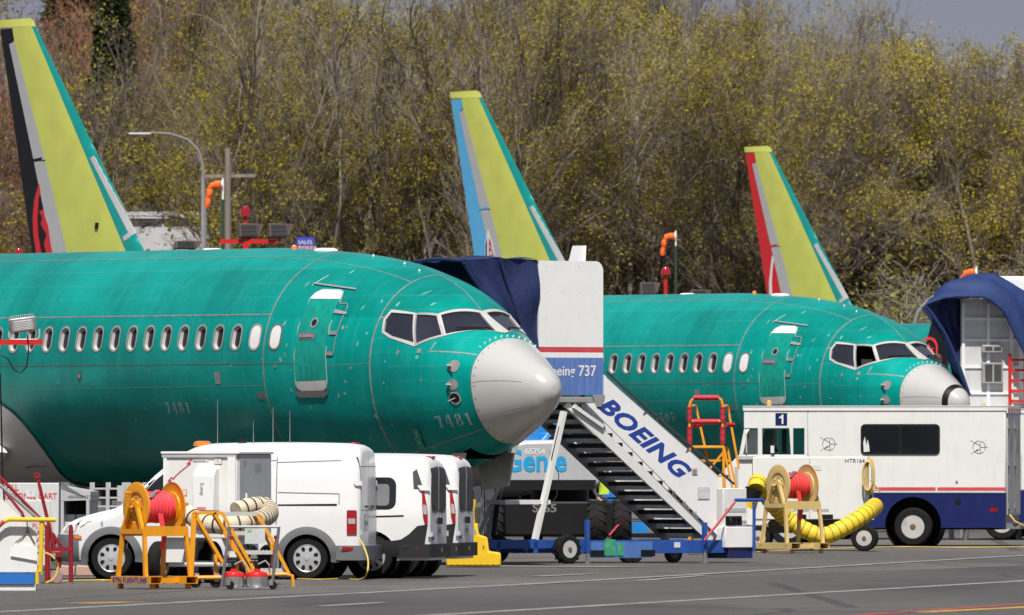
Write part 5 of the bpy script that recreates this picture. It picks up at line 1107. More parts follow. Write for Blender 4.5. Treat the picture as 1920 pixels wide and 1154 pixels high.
b = MB(); b.add([(TX(1386), .05, TZ(853)), (TX(1343), .05, TZ(896)), (TX(1340), .05, TZ(935)), (TX(1352), .05, zl+.25), (TX(1386), TW-.05, TZ(853)), (TX(1343), TW-.05, TZ(896)), (TX(1340), TW-.05, TZ(935)), (TX(1352), TW-.05, zl+.25)], [(0, 1, 5, 4), (1, 2, 6, 5), (2, 3, 7, 6)]); b.build('bonnet', WHITED, truck)
for y0_, y1_ in ((0, .05), (TW-.05, TW)):
    for p4 in ([(TX(1386), TZ(853)), (TX(1393), TZ(853)), (TX(1403), TZ(805)), (xf, TZ(805))], [(TX(1421), TZ(853)), (TX(1429), TZ(853)), (TX(1429), TZ(803)), (TX(1421), TZ(803))], [(TX(1483), TZ(853)), (TX(1487), TZ(853)), (TX(1487), TZ(803)), (TX(1480), TZ(803))], [(xc-.06, TZ(853)), (xc, TZ(853)), (xc, TZ(803)), (xc-.06, TZ(803))]):
        b = MB(); b.prism(p4, y0_, y1_); b.build('cab_post', WHITED, truck)
for y in (.025, TW-.025):
    b = MB(); b.prism([(TX(1393), TZ(852)), (TX(1421), TZ(852)), (TX(1421), TZ(806)), (TX(1405), TZ(806))], y-.004, y+.004); b.build('quarter_glass', mat('clear grey glass', (.10, .12, .12), .05, var=.05, alpha=.55), truck)
b = MB(); b.add([(TX(1391), .06, TZ(853)), (TX(1391), TW-.06, TZ(853)), (xf+.06, TW-.06, TZ(806)), (xf+.06, .06, TZ(806))], [(0, 1, 2, 3)]); b.build('windscreen', MATS['clear grey glass'], truck)
b = MB(); b.box(TX(1400), xc, .1, TW-.1, TZ(960), TZ(940)); b.build('cab_floor', DGREY, truck)
b = MB(); b.box(TX(1462), TX(1470), .3, .42, TZ(853), TZ(805)); b.tube([(TX(1440), .5, TZ(838)), (TX(1446), .8, TZ(846)), (TX(1440), 1.1, TZ(838))], .02, 6); b.build('cab_partition_post', BLACK, truck)
b = MB(); b.box(TX(1447), TX(1453), -.16, -.06, TZ(850), TZ(836)); b.tube([tq(1400, 850, -.02), tq(1401, 812, -.12), tq(1404, 806, -.02)], .015, 6); b.build('mirror_arm', WHITED, truck)
# long double window
wo, wi = rrect(TX(1614), TX(1762.5), TZ(852.5), TZ(795.5), .09), None
wb = flat('window_surround', wo, BLACK, truck, (0, 0, 0), (1, 0, 0), (0, 0, 1), off=.002, thick=.02)
for a, c in ((1618, 1686.5), (1690, 1758.5)): flat('pane', rrect(TX(a), TX(c), TZ(849), TZ(799), .05), GLASS, wb, (0, -.02, 0), (1, 0, 0), (0, 0, 1), off=.003, thick=.002)
flat('torn_paper', [(TX(1620), TZ(848)), (TX(1631), TZ(847)), (TX(1630), TZ(836)), (TX(1627), TZ(824)), (TX(1625), TZ(836)), (TX(1622), TZ(819)), (TX(1619), TZ(830))], NOTE, wb, (0, -.026, 0), (1, 0, 0), (0, 0, 1), thick=.001)
def emblem(u, v):
    o = tq(u, v, -.003); b = MB(); r_ = .125; N_ = 24
    def seg(x1_, z1_, x2_, z2_, w_=.014):
        d = Vector((x2_-x1_, 0, z2_-z1_)); n_ = Vector((-d.z, 0, d.x)).normalized()*w_/2; p = o+Vector((x1_, 0, z1_)); q = o+Vector((x2_, 0, z2_)); b.add([p-n_, q-n_, q+n_, p+n_], [(0, 1, 2, 3)])
    for k in range(N_):
        if k % 8 == 5: continue
        a, c = 2*pi*k/N_, 2*pi*(k+1)/N_; seg(r_*cos(a), r_*sin(a), r_*cos(c), r_*sin(c))
    seg(.02, -.12, .02, .12); seg(.02, .03, -.11, .10); seg(.02, 0, .17, 0); seg(.02, -.03, -.11, -.10); seg(-.13, .11, -.17, .13); seg(-.13, -.11, -.16, -.13)
    b.add([o+Vector(p) for p in ((-.09, 0, -.085), (-.03, 0, -.03), (-.02, 0, -.075))], [(0, 1, 2)]); b.build('painted_symbol', MGREY, body, smooth=0)
emblem(1554, 833); emblem(1836, 839)
for u, v, r_, m_ in ((1794, 904, .025, MGREY), (1796, 940, .06, BLACK)):
    p = tq(u, v, -.001 if v < 925 else .003); b = MB(); b.lathe([(r_, 0), (r_, -.012), (r_*.6, -.014), (0, -.012)], p, 'y', 16); b.build('vent_port', m_, truck)
flat('side_reflector', rrect(TX(1856), TX(1870), TZ(960), TZ(953), .01), LAMPR, truck, (0, .003, 0), (1, 0, 0), (0, 0, 1)); b = MB(); b.box(xc-.005, xc+.005, -.006, 0, TZ(853), TZ(772)); b.box(TX(1516), TX(1518), -.006, 0, zn, TZ(853)); b.build('door_seam', LGREY, truck)
# rear doors
for y0_, y1_ in ((.08, TW/2-.01), (TW/2+.01, TW-.08)):
    b = MB(); b.box(xe, xe+.03, y0_, y1_, zl+.25, TZ(775)); o = b.build('rear_door', LGREY, truck, bevel=.01)
    b = MB(); [b.box(xe+.03, xe+.06, y0_+.3*k+.1, y0_+.3*k+.13, zl+.3, TZ(800)) for k in range(3)]; b.build('door_bar', STEEL, o)
    b = MB(); b.box(xe+.031, xe+.036, y0_+.15, y1_-.15, TZ(850), TZ(805)); b.build('rear_window', GLASS, o)
    for v in (800, 870, 950): b = MB(); b.box(xe+.03, xe+.05, y0_-.02, y0_+.12, TZ(v+4), TZ(v-4)); b.build('hinge', ALU, o)
b = MB(); b.box(xe, xe+.035, .02, TW-.02, TZ(775), TZ(763)); o = b.build('marker_lamp_strip', WHITED, truck); 
for k in range(5): b = MB(); b.box(xe+.034, xe+.05, .2+.4*k, .32+.4*k, TZ(771), TZ(767)); b.build('marker_lamp', LAMPR, o)
b = MB(); b.box(xe-.02, xe+.28, .05, TW-.05, zl-.02, zl+.09); b.build('rear_step', MGREY, truck); b = MB(); b.tube([tq(1893, 965, -.0), tq(1903, 978, .0), tq(1915, 985, .1), tq(1925, 990, .3)], .02, 6); b.build('cord', mat('yellow cord', (.72, .5, .12), .6), truck)
b = MB(); b.box(TX(1480), xe-.2, .45, TW-.45, .33, zl); b.build('frame_rails', BLACK, truck)
for u in (1478, 1711):
    for y, sd in ((.16, -1), (TW-.16, 1)): wheel(truck, Vector((TX(u), y, .385)), .385, .24, rim=RIMW, side=sd, bolts=5)
wheel(truck, Vector((TX(1711), .44, .385)), .385, .22, rim=RIMW, bolts=0); b = MB(); b.cyl((TX(1711), .2, .385), (TX(1711), TW-.2, .385), .07, n=10); b.cyl((TX(1711), TW/2-.2, .385), (TX(1711), TW/2+.2, .385), .18, n=12); b.build('axle', BLACK, truck)
b = MB(); b.lathe([(.05, 0), (.05, .08), (.035, .11), (0, .115)], Vector((TX(1438), .3, zt_)), 'z', 12); b.build('roof_lamp', mat('ochre lens', (.62, .40, .12), .3), truck)
truck2 = copy_tree(truck); truck2['label'] = 'second white step van at the right edge, mostly hidden behind the first'
truck2.location = (X_at(1800, 271), 271.5, 0)
for ch in list(truck2.children):
    if ch.name.startswith(('number', 'painted')): pass
# ------------------------------------------------------------------ hose reel stands
def reel_stand(name, loc, rz, paint, label, text=None, scale=1.0, rib=PINK, wear=MGREY, handle=True):
    root = empty(name, loc, rz, label, 'hose reel', 'hose reels on fork-pocket stands'); k = scale
    zc = 1.12*k; rf = .345*k; hx = .265*k
    for sg in (-1, 1):
        b = MB(); x = sg*hx; b.lathe([(0, x), (rf*.42, x), (rf*.60, x+sg*.006), (rf*.62, x+sg*.022), (rf*.93, x+sg*.022), (rf, x+sg*.012), (rf, x+sg*.030), (rf*.93, x+sg*.036), (rf*.62, x+sg*.036), (rf*.58, x+sg*.016), (.09*k, x+sg*.016), (.085*k, x+sg*.05), (0, x+sg*.05)], (0, 0, zc), 'x', 40)
        fl = b.build('flange', paint, root, smooth=40)
        for j in range(8):
            a = 2*pi*j/8; p = Vector((x+sg*.017, rf*.42*cos(a), zc+rf*.42*sin(a))); b = MB(); b.cyl(p, p+Vector((sg*.012, 0, 0)), .012*k, n=6); b.build('bolt', LETW if j % 2 else ALU, fl)
    rnd = random.Random(4); b = MB(); pr = []; nn = 30
    for j in range(nn+1): x = -hx+.03+(2*hx-.06)*j/nn; r_ = rf*(.60+.022*math.sin(j*1.9)+.035*rnd.random()-.12*max(0, (j-24)/6)); pr.append((r_, x))
    b.lathe([(0, pr[0][1])]+pr+[(0, pr[-1][1])], (0, 0, zc), 'x', 36); b.v = [(x, y*(1+.03*math.sin(9*x+5*z)), z) for x, y, z in b.v]; ho = b.build('rolled_hose', rib, root, smooth=50)
    for a0, x0_, x1_, m_ in ((.6, -.18, .05, wear), (1.7, .05, .20, wear), (1.1, -.02, .1, rib), (2.4, -.2, -.1, wear)):
        b = MB(); vs = []
        for j in range(9):
            t = j/8; a = a0+.9*t; x = x0_+(x1_-x0_)*t
            for dx in (-.035, .035): r_ = rf*.665+.008; vs.append((x*k+dx*k, -r_*cos(a), zc+r_*sin(a)))
        b.add(vs, [(2*j, 2*j+1, 2*j+3, 2*j+2) for j in range(8)]); b.build('strap', m_, ho, smooth=50)
    b = MB(); pts = [(-.02*k, -rf*.55, zc-.08*k), (-.0, -rf*.62, zc-.25*k), (.03*k, -rf*.60, zc-.42*k), (.0, -rf*.58, zc-.58*k)]; b.add([Vector(p)+Vector((dx*k, 0, 0)) for p in pts for dx in (-.04, .04)], [(2*j, 2*j+1, 2*j+3, 2*j+2) for j in range(3)]); b.build('hose_end', rib, ho)
    # end plates that carry the axle
    ze = .76*k; hy = .34*k
    for sg in (-1, 1):
        x = sg*(hx+.075*k)
        for s2 in (-1, 1): b = MB(); b.bar((x, s2*.27*k, ze), (x, s2*.10*k, zc+.02), .05*k, .05*k, up=(1, 0, 0)); b.build('end_strut', paint, root)
        b = MB(); b.box(x-.02, x+.02, -.14*k, .14*k, zc+.01, zc+.05); b.build('axle_bearing', paint, root); b = MB(); b.bar((x, -.30*k, ze+.03), (x, .30*k, ze+.03), .045*k, .07*k); b.build('end_rail', paint, root)
        for s2 in (-1, 1):
            b = MB(); b.bar((x*.98, s2*hy*.84, ze), (x*1.06, s2*hy*1.08, .14*k), .05*k, .05*k); b.build('leg', paint, root)
    b = MB(); b.cyl((-hx-.14*k, 0, zc), (hx+.12*k, 0, zc), .022*k, n=10); b.build('axle', paint, root)
    if handle: b = MB(); b.tube([(-hx-.13*k, 0, zc), (-hx-.15*k, -.03, zc+.10*k), (-hx-.15*k, -.05, zc+.20*k), (-hx-.24*k, -.05, zc+.20*k)], .017*k, 8); b.build('crank', paint, root)
    for s2 in (-1, 1): b = MB(); b.box(-hx-.08*k, hx+.08*k, s2*hy*.86-.025, s2*hy*.86+.025, ze-.035*k, ze+.10*k); b.build('side_rail', paint, root)
    # fork pockets
    for sg in (-1, 1):
        x = sg*(hx+.02*k); w_, t_ = .095*k, .008
        b = MB(); y0_, y1_ = -.52*k, .52*k; z0_, z1_ = .075*k, .175*k
        b.box(x-w_, x+w_, y0_, y1_, z1_-t_, z1_); b.box(x-w_, x+w_, y0_, y1_, z0_, z0_+t_); b.box(x-w_, x-w_+t_, y0_, y1_, z0_+t_, z1_-t_); b.box(x+w_-t_, x+w_, y0_, y1_, z0_+t_, z1_-t_); o = b.build('fork_pocket', paint, root)
        for y in (-.42*k, .42*k): b = MB(); b.box(x-.03, x+.03, y-.03, y+.03, 0, z0_); b.build('foot', paint, root)
        if text and sg < 0: letters('stand_lettering', text, .098*k, LETN, o, (x-w_-.004, .47*k, z0_+.018*k), (0, -1, 0), (0, 0, 1), xs=1.22, bold=.003)
    for y in (-.3*k, .3*k): b = MB(); b.box(-hx-.05, hx+.05, y-.03, y+.03, .085*k, .155*k); b.build('cross_tube', paint, root)
    return root
RD = 175.0
reel1 = reel_stand('hose_reel', (X_at(288, RD), RD+.35, 0), R(33), ORANGE, 'orange-yellow hose reel stand lettered RTN FLIGHTLINE with pink hose', 'RTN FLIGHTLINE')
reel2 = reel_stand('hose_reel', (X_at(1487, 236), 236.4, 0), R(33), TAN, 'tan hose reel stand with red hose in front of the step van', None, 1.12, mat('red hose fabric', (.75, .04, .035), .7, var=.15, scale=9), STEEL, handle=False)

# ------------------------------------------------------------------ flexible ducts
def duct(name, pts, r, m, ringm, label, step=.14, ring=.016, group=None):
    P = [Vector(p) for p in pts]; sm = []
    for i in range(len(P)-1):
        p0, p1, p2, p3 = P[max(i-1, 0)], P[i], P[i+1], P[min(i+2, len(P)-1)]
        for k in range(14): t = k/14; sm.append(.5*((2*p1)+(p2-p0)*t+(2*p0-5*p1+4*p2-p3)*t*t+(3*p1-p0-3*p2+p3)*t**3))
    sm.append(P[-1]); L_ = [0]
    for a, c in zip(sm, sm[1:]): L_.append(L_[-1]+(c-a).length)
    rr = [r*(1-.07*abs(math.cos(pi*l/step))+.015*sin(17*l)) for l in L_]
    # finer resample so that each convolution shows
    n = int(L_[-1]/(step/4)); pts2 = []; r2 = []
    for k in range(n+1):
        l = L_[-1]*k/n; j = max(0, min(int(np.searchsorted(L_, l))-1, len(sm)-2)); t = (l-L_[j])/max(1e-6, L_[j+1]-L_[j]); pts2.append(sm[j].lerp(sm[j+1], t)); r2.append(r*(1-.09*abs(math.cos(pi*l/step))))
    base = pts2[0].copy(); base.z = 0
    root = empty(name, (0, 0, 0), 0, label, 'duct hose', group)
    b = MB(); b.tube(pts2, r2, 18); o = b.build('duct_skin', m, root, smooth=60)
    k = 1
    while k*step < L_[-1]:
        l = k*step; j = max(0, min(int(np.searchsorted(L_, l))-1, len(sm)-2)); t = (l-L_[j])/max(1e-6, L_[j+1]-L_[j]); c = sm[j].lerp(sm[j+1], t); d = (sm[j+1]-sm[j]).normalized()
        b = MB(); b.cyl(c-d*ring/2, c+d*ring/2, r*.955, n=18, cap=False); b.build('wire_hoop', ringm if (k % 3 or ringm is not None) else m, root, smooth=50); k += 1
    return root
YD = mat('yellow duct fabric', (.78, .56, .03), .6, var=.12, scale=7, bump=.4, bscale=14); CRM = mat('cream duct fabric', (.66, .55, .40), .65, var=.1, scale=7, bump=.4, bscale=12)
def px(u, v, D): return W(u, v, D)
duct('duct_hose', [px(1418, 918, 238), px(1422, 905, 238.2), px(1440, 932, 238.5), px(1470, 968, 239), px(1505, 992, 239), px(1545, 1005, 239), px(1590, 985, 239.2), px(1625, 962, 239.6), px(1640, 950, 240.3)], .17, YD, mat('dark hoop', (.25, .17, .02), .6), 'yellow ribbed duct hose sagging in front of the white heater cart')
b = MB(); p = px(1412, 926, 238); b.cyl(p+Vector((.02, 0, .08)), p+Vector((-.06, 0, -.12)), .17, .15, n=18); b.build('duct_collar', BLACK, bpy.data.objects['duct_hose']); b = MB(); b.cyl(p+Vector((-.06, 0, -.12)), p+Vector((-.10, 0, -.26)), .16, n=18); b.build('duct_cuff', YELLOW, bpy.data.objects['duct_hose'])
o = duct('duct_hose', [px(352, 962, 180.2), px(375, 978, 180), px(410, 985, 179.8), px(450, 982, 179.8), px(485, 975, 180.3), px(505, 965, 181), px(498, 950, 181.5), px(470, 950, 181.2), px(442, 958, 181)], .135, CRM, mat('black hoop', (.03, .03, .03), .6), 'cream ribbed duct hose with black hoops lying over the yellow steps', step=.15, ring=.03)

# ------------------------------------------------------------------ white heater cart behind the orange reel
CD = 183.0; CA = R(-21); cart = empty('heater_cart', (X_at(306, CD), CD, 0), CA, 'tall white heater cart with red lightning marks behind the orange reel', 'heater cart')
cp = frame_fn(X_at(306, CD), CD, CA); CX = lambda u: cp(u, 950)[0]; CZ = lambda v: cp(400, v)[1]
b = MB(); b.box(0, CX(444), 0, 1.3, CZ(1010), CZ(851)); bx_ = b.build('cabinet', WHITED, cart, bevel=.015)
b = MB(); b.box(CX(444), CX(444)+.035, .03, 1.22, CZ(1000), CZ(853)); sd_ = b.build('end_panel', LGREY, cart)
b = MB(); b.box(-.03, CX(444)+.05, -.03, 1.28, CZ(852), CZ(847)); b.build('lid', WHITED, cart, bevel=.01)
b = MB(); b.box(CX(428), CX(444)-.01, -.03, -.002, CZ(1005), CZ(857)); b.build('corner_post', WHITE, cart); b = MB(); b.box(.01, .06, -.02, -.002, CZ(1005), CZ(857)); b.build('corner_post', WHITE, cart); b = MB(); b.box(-.01, CX(444), -.025, -.002, CZ(858), CZ(853)); b.build('lid_trim', LGREY, cart)
b = MB(); b.prism([(-.004, CZ(958)), (-.20, CZ(958)), (-.20, CZ(892)), (-.10, CZ(878)), (-.004, CZ(878))], CX(371), CX(411), 'x'); vb = b.build('vent_hood', WHITE, cart, bevel=.01)
flat('warning_strip', [(CX(380), CZ(957)), (CX(396), CZ(957)), (CX(396), CZ(951)), (CX(380), CZ(951))], mat('pale red label', (.66, .22, .24), .6), vb, (0, -.20, 0), (1, 0, 0), (0, 0, 1)); letters('marker_scrawl', 'S.way', .08, MGREY, vb, (CX(386), -.204, CZ(905)), (0, 0, -1), (1, 0, 0))
b = MB(); bolt = [(361, 861), (351, 870), (358, 869), (339, 884), (329, 893), (325, 899), (322, 895), (315, 903), (321, 901), (317, 908)]
for a, c in zip(bolt, bolt[1:]): pa, pc = Vector((CX(a[0]), -.004, CZ(a[1]))), Vector((CX(c[0]), -.004, CZ(c[1]))); b.bar(pa, pc, .004, .014)
b.build('lightning_mark', LETR, bx_)
for (u, v, w_, h_, t_) in ((336, 918, .12, .09, 1), (402, 859, .12, .09, 1)):
    flat('label', rrect(CX(u), CX(u)+w_, CZ(v+12), CZ(v+12)+h_, .008), LETR, bx_, (0, 0, 0), (1, 0, 0), (0, 0, 1)); flat('label_sheet', rrect(CX(u)+.006, CX(u)+w_-.006, CZ(v+12)+.006, CZ(v+12)+h_-.006, .005), NOTE, bx_, (0, -.004, 0), (1, 0, 0), (0, 0, 1)); letters('label_text', '!!', .05, LETB, bx_, (CX(u)+.045, -.012, CZ(v+12)+.03), (1, 0, 0), (0, 0, 1))
flat('outlet_label', [(CX(338), CZ(948)), (CX(353), CZ(948)), (CX(353), CZ(943)), (CX(338), CZ(943))], LETR, bx_, (0, 0, 0), (1, 0, 0), (0, 0, 1)); letters('outlet_text', 'OUTLET', .028, LETW, bx_, (CX(339), -.008, CZ(947)), (1, 0, 0), (0, 0, 1)); flat('name_strip', [(CX(362), CZ(866)), (CX(391), CZ(866)), (CX(391), CZ(862)), (CX(362), CZ(862))], OFFW, bx_, (0, 0, 0), (1, 0, 0), (0, 0, 1)); letters('name_text', 'KEEP HOOD OPEN', .022, LETB, bx_, (CX(363), -.008, CZ(865.5)), (1, 0, 0), (0, 0, 1))
for dy, sz, tx in ((.15, .05, 'N 640\n+769'), (.60, .045, 'MOV 30 00\nZOZ 30 101\nAKOVO 30 01')): letters('panel_text', tx, sz, MGREY, sd_, (CX(444)+.036, dy, CZ(868 if dy < .3 else 874)), (0, 1, 0), (0, 0, 1))
b = MB(); b.prism([(CX(306), CZ(1010)), (CX(345), CZ(1010)), (CX(336), CZ(1055)), (CX(306), CZ(1055))], .1, .9); b.build('fuel_tank', WHITED, cart); b = MB(); b.prism([(CX(410), CZ(1010)), (CX(440), CZ(1010)), (CX(440), CZ(1045)), (CX(425), CZ(1045))], .1, .9); b.build('skid_panel', WHITED, cart)
b = MB(); b.cyl((CX(305), .25, CZ(1058)), (CX(440), .25, CZ(1058)), .045, n=10); b.build('axle_beam', WHITED, cart)
b = MB(); b.prism([(CX(375), CZ(1015)), (CX(385), CZ(1015)), (CX(383), CZ(1028)), (CX(377), CZ(1032)), (CX(372), CZ(1026))], -.06, -.05); b.build('black_tag', BLACK, cart)
for u, y in ((292, .15), (350, .9), (458, .15), (520, -.3), (300, 1.1)): wheel(cart, Vector((CX(u), y, .30)), .30 if u < 400 else .26, .17, rim=RIMW, axis='x', side=1, bolts=0)
b = MB(); b.tube([(CX(470), -.12, CZ(1000)), (CX(468), -.12, CZ(958)), (CX(468), -.12, CZ(930)), (CX(468), -.12, CZ(925))], .016, 6); b.tube([px(548, 930, 182), px(548, 985, 182), px(543, 992, 182), px(520, 993, 182)], .02, 8); b.build('grab_tube', WHITE, cart)

# ------------------------------------------------------------------ yellow rolling steps with grey treads
SD = 176.8; steps = empty('rolling_steps', (X_at(450, SD), SD, 0), 0, 'orange-yellow rolling steps with pale treads beside the orange reel', 'steps')
sf = frame_fn(X_at(450, SD), SD, 0)
def sq(u, v, y=0.): x, z = sf(u, v); return Vector((x, y, z))
TRD = mat('pale tread', (.52, .52, .49), .5, var=.1, dirt=.25)
for y in (0, .62):
    du = -6 if y else 0
    for a, c in (((366, 962), (360, 1084)), ((366, 962), (416, 962)), ((402, 962), (472, 1078)), ((368, 968), (420, 1058))):
        b = MB(); b.bar(sq(a[0]+du, a[1], y), sq(c[0]+du, c[1], y), .042); b.build('frame_bar', ORANGE, steps)
for a, c, y in (((416, 962), (480, 1075), .0), ((484, 964), (542, 1076), .0), ((474, 966), (515, 1040), .3)):
    b = MB(); b.bar(sq(*a, y), sq(*c, y), .045); b.build('stringer', ORANGE, steps)
for a, c, v in ((418, 486, 964), (432, 506, 1000), (452, 522, 1036), (488, 538, 1070)):
    b = MB(); b.box(sq(a, v).x, sq(c, v).x, .03, .25, sf(450, v+4)[1], sf(450, v-3)[1]); o = b.build('step', TRD, steps)
    for k in range(11): x = sq(a, v).x+(sq(c, v).x-sq(a, v).x)*(k+.5)/11; b = MB(); b.box(x-.012, x+.012, .04, .24, sf(450, v-3)[1], sf(450, v-3)[1]+.008); b.build('grip', LGREY, o)
b = MB(); b.box(sq(366, 962).x, sq(416, 962).x, -.02, .64, sf(450, 965)[1], sf(450, 961)[1]); b.build('top_platform', ORANGE, steps)
b = MB(); b.tube([sq(358, 1084, .1), sq(500, 1082, .1)], .03, 8); b.build('base_tube', ORANGE, steps); b = MB(); b.tube([sq(462, 1088, -.02), sq(472, 1078, -.02), sq(536, 1077, -.02), sq(548, 1080, -.02), sq(550, 1100, -.02)], .026, 8); b.build('base_tube', ORANGE, steps)
b = MB(); b.bar(sq(404, 1040, .2), sq(404, 1082, .2), .05); b.build('base_post', ORANGE, steps); b = MB(); b.bar(sq(444, 1056, .2), sq(444, 1080, .2), .05); b.build('base_post', ORANGE, steps)
for u in (366, 404, 470):
    b = MB(); p = sq(u, 1095, .15); b.lathe([(.075, -.025), (.085, 0), (.075, .025)], (p.x, p.y, .085), 'y', 16); b.build('caster', BLACK, steps); b = MB(); b.box(p.x-.02, p.x+.05, p.y-.04, p.y+.04, .085, .20); b.build('caster_fork', ALU, steps)

# ------------------------------------------------------------------ fire extinguisher cart
ED = 174.6; ext = empty('extinguisher_cart', (X_at(463, ED), ED, 0), 0, 'metal trolley carrying two silver and red extinguisher tanks', 'trolley')
ef = frame_fn(X_at(463, ED), ED, 0)
def eq(u, v, y=0.): x, z = ef(u, v); return Vector((x, y, z))
for a, c in (((431, 988), (415, 1104)), ((523, 988), (510, 1100))):
    b = MB(); b.tube([eq(*a), eq(*c)], .022, 8); b.build('frame_post', mat('galvanised tube', (.30, .30, .31), .4, metal=.7, var=.1), ext)
b = MB(); b.tube([eq(431, 988), eq(523, 988)], .018, 8); b.build('frame_rail', LGREY, ext); b = MB(); b.box(eq(415, 1106).x, eq(510, 1106).x, -.1, .45, .012, .03); b.build('base_plate', STEEL, ext)
b = MB(); b.box(eq(459, 1020).x, eq(497, 1020).x, -.012, -.004, ef(480, 1020)[1], ef(480, 991)[1]); sg_ = b.build('sign_board', mat('clouded sign', (.55, .56, .56), .35, var=.12), ext); flat('sign_logo', [(eq(464, 997).x, ef(464, 997)[1]), (eq(472, 997).x, ef(464, 997)[1]), (eq(472, 992).x, ef(464, 992)[1]), (eq(464, 992).x, ef(464, 992)[1])], mat('pale green ink', (.30, .48, .34), .6), sg_, (0, -.012, 0), (1, 0, 0), (0, 0, 1))
for u in (437, 481):
    tk = empty('extinguisher_tank', (X_at(u, ED), ED+.16, .032), 0, ('left' if u < 450 else 'right')+' silver tank with red domed top on the extinguisher trolley', 'extinguisher', 'extinguisher tanks on the trolley')
    b = MB(); b.lathe([(.148, 0), (.152, .01), (.152, .142)], (0, 0, 0), 'z', 28); b.build('tank', mat('brushed steel', (.60, .59, .57), .32, metal=.85, var=.1, stretch=(1, 1, 14), scale=2), tk)
    b = MB(); b.lathe([(.154, .142), (.155, .165), (.14, .195), (.09, .215), (.04, .22), (.04, .25), (0, .25)], (0, 0, 0), 'z', 28); b.build('red_top', mat('bright red enamel', (.72, .015, .012), .3, coat=.4), tk)
    b = MB(); b.cyl((0, 0, .25), (0, 0, .33), .03, n=10); b.box(-.10, .06, -.015, .015, .33, .35); b.box(-.08, .05, -.015, .015, .37, .39); b.build('valve', BLACK, tk); b = MB(); b.tube([(.02, -.02, .31), (.12, -.06, .36), (.17, -.05, .30), (.18, 0, .18)], .012, 6); b.build('hose', LGREY, tk)
for u in (432, 512):
    p = eq(u, 1095, -.1); b = MB(); b.lathe([(.05, -.02), (.058, 0), (.05, .02)], (p.x, p.y, .058), 'y', 14); b.build('caster', BLACK, ext); b = MB(); b.box(p.x-.05, p.x, p.y-.03, p.y+.03, .06, .14); b.build('caster_fork', STEEL, ext)
for u in (434, 517): b = MB(); p = eq(u, 1008); b.lathe([(.02, 0), (.03, -.012), (.02, -.02)], p, 'y', 10); b.tube([p, p+Vector((-.04, 0, -.25)), p+Vector((-.10, .05, -.45))], .006, 5); b.build('pin_chain', LAMPR, ext)

# ------------------------------------------------------------------ red tow stand
DDt = 182.5; tow = empty('tow_bar_stand', (X_at(105, DDt), DDt, 0), 0, 'dark red tow bar stand with a leaning arm at the left', 'tow bar')
tf = frame_fn(X_at(105, DDt), DDt, 0)
def wq(u, v, y=0.): x, z = tf(u, v); return Vector((x, y, z))
b = MB(); b.cyl(wq(89, 1092), wq(89, 985), .038, n=12); b.build('upright', DRED, tow); b = MB(); b.cyl(wq(133, 1092), wq(133, 988), .032, n=12); b.cyl(wq(133, 988), wq(133, 984), .022, n=8); b.build('upright', DRED, tow)
b = MB(); b.bar(wq(84, 1031), wq(136, 1030), .07, .06); b.build('cross_beam', DRED, tow); b = MB(); b.bar(wq(74, 912, .05), wq(103, 1034, .05), .055, .05); b.bar(wq(70, 890, .05), wq(74, 913, .05), .045, .045); arm = b.build('leaning_arm', DRED, tow)
b = MB(); b.lathe([(.022, -.035), (.045, -.035), (.045, .035), (.022, .035), (.022, -.035)], wq(69, 892, .05), 'y', 16, cap=False); b.build('eye_ring', DRED, arm)
b = MB(); b.bar(wq(97, 1000, .1), wq(116, 1028, .1), .05); b.build('brace', DRED, tow); b = MB(); b.box(wq(94, 1043).x, wq(116, 1043).x, -.08, .1, tf(100, 1046)[1], tf(100, 1034)[1]); bk = b.build('pivot_block', DRED, tow, bevel=.01); b = MB(); b.cyl(wq(101, 1041, -.08), wq(101, 1041, -.12), .032, n=12); b.build('pivot_nut', ALU, bk)
b = MB(); b.cyl(wq(110, 1046), wq(110, 1065), .04, n=10); b.build('swivel_post', DRED, tow); b = MB(); b.bar(wq(110, 1066), wq(100, 1082), .05, .04); b.build('caster_fork', STEEL, tow); b = MB(); p = wq(106, 1080); b.lathe([(.05, -.03), (.085, -.03), (.095, 0), (.085, .03), (.05, .03)], (p.x, p.y, .095), 'y', 20); b.build('caster', mat('grey red wheel', (.35, .2, .2), .6), tow)

# ------------------------------------------------------------------ near white stairs cut by the left edge
NDs = 173.5; nst = empty('access_stairs', (X_at(0, NDs), NDs, 0), 0, 'white access stairs with blue base and yellow rail cut by the left edge', 'access stairs')
nf = frame_fn(X_at(0, NDs), NDs, 0)
def nq(u, v, y=0.): x, z = nf(u, v); return Vector((x, y, z))
b = MB(); b.prism([nf(-60, 880), nf(0, 932), nf(68, 1000), nf(70, 1073), nf(-60, 1073)], 0, .06); pn = b.build('side_panel', WHITED, nst)
b = MB(); b.prism([nf(26, 1018), nf(70, 1027), nf(70, 1052), nf(20, 1043)], -.03, -.002); b.build('flap', WHITE, pn)
b = MB(); b.prism([nf(-60, 1095), nf(65, 1095), nf(65, 1075.5), nf(-60, 1075.5)], -.06, .5); b.build('blue_base', mat('bright blue base', (.02, .16, .52), .4, var=.08, dirt=.15), nst)
b = MB(); b.prism([nf(-20, 1105), nf(67, 1117), nf(67, 1096), nf(-20, 1096)], -.03, .4); pl_ = b.build('bottom_plate', WHITED, nst)
for u in (15, 58): b = MB(); p = nq(u, 1111, -.03); b.lathe([(.03, 0), (.03, -.015), (0, -.018)], p, 'y', 12); b.build('bolt', LGREY, pl_)
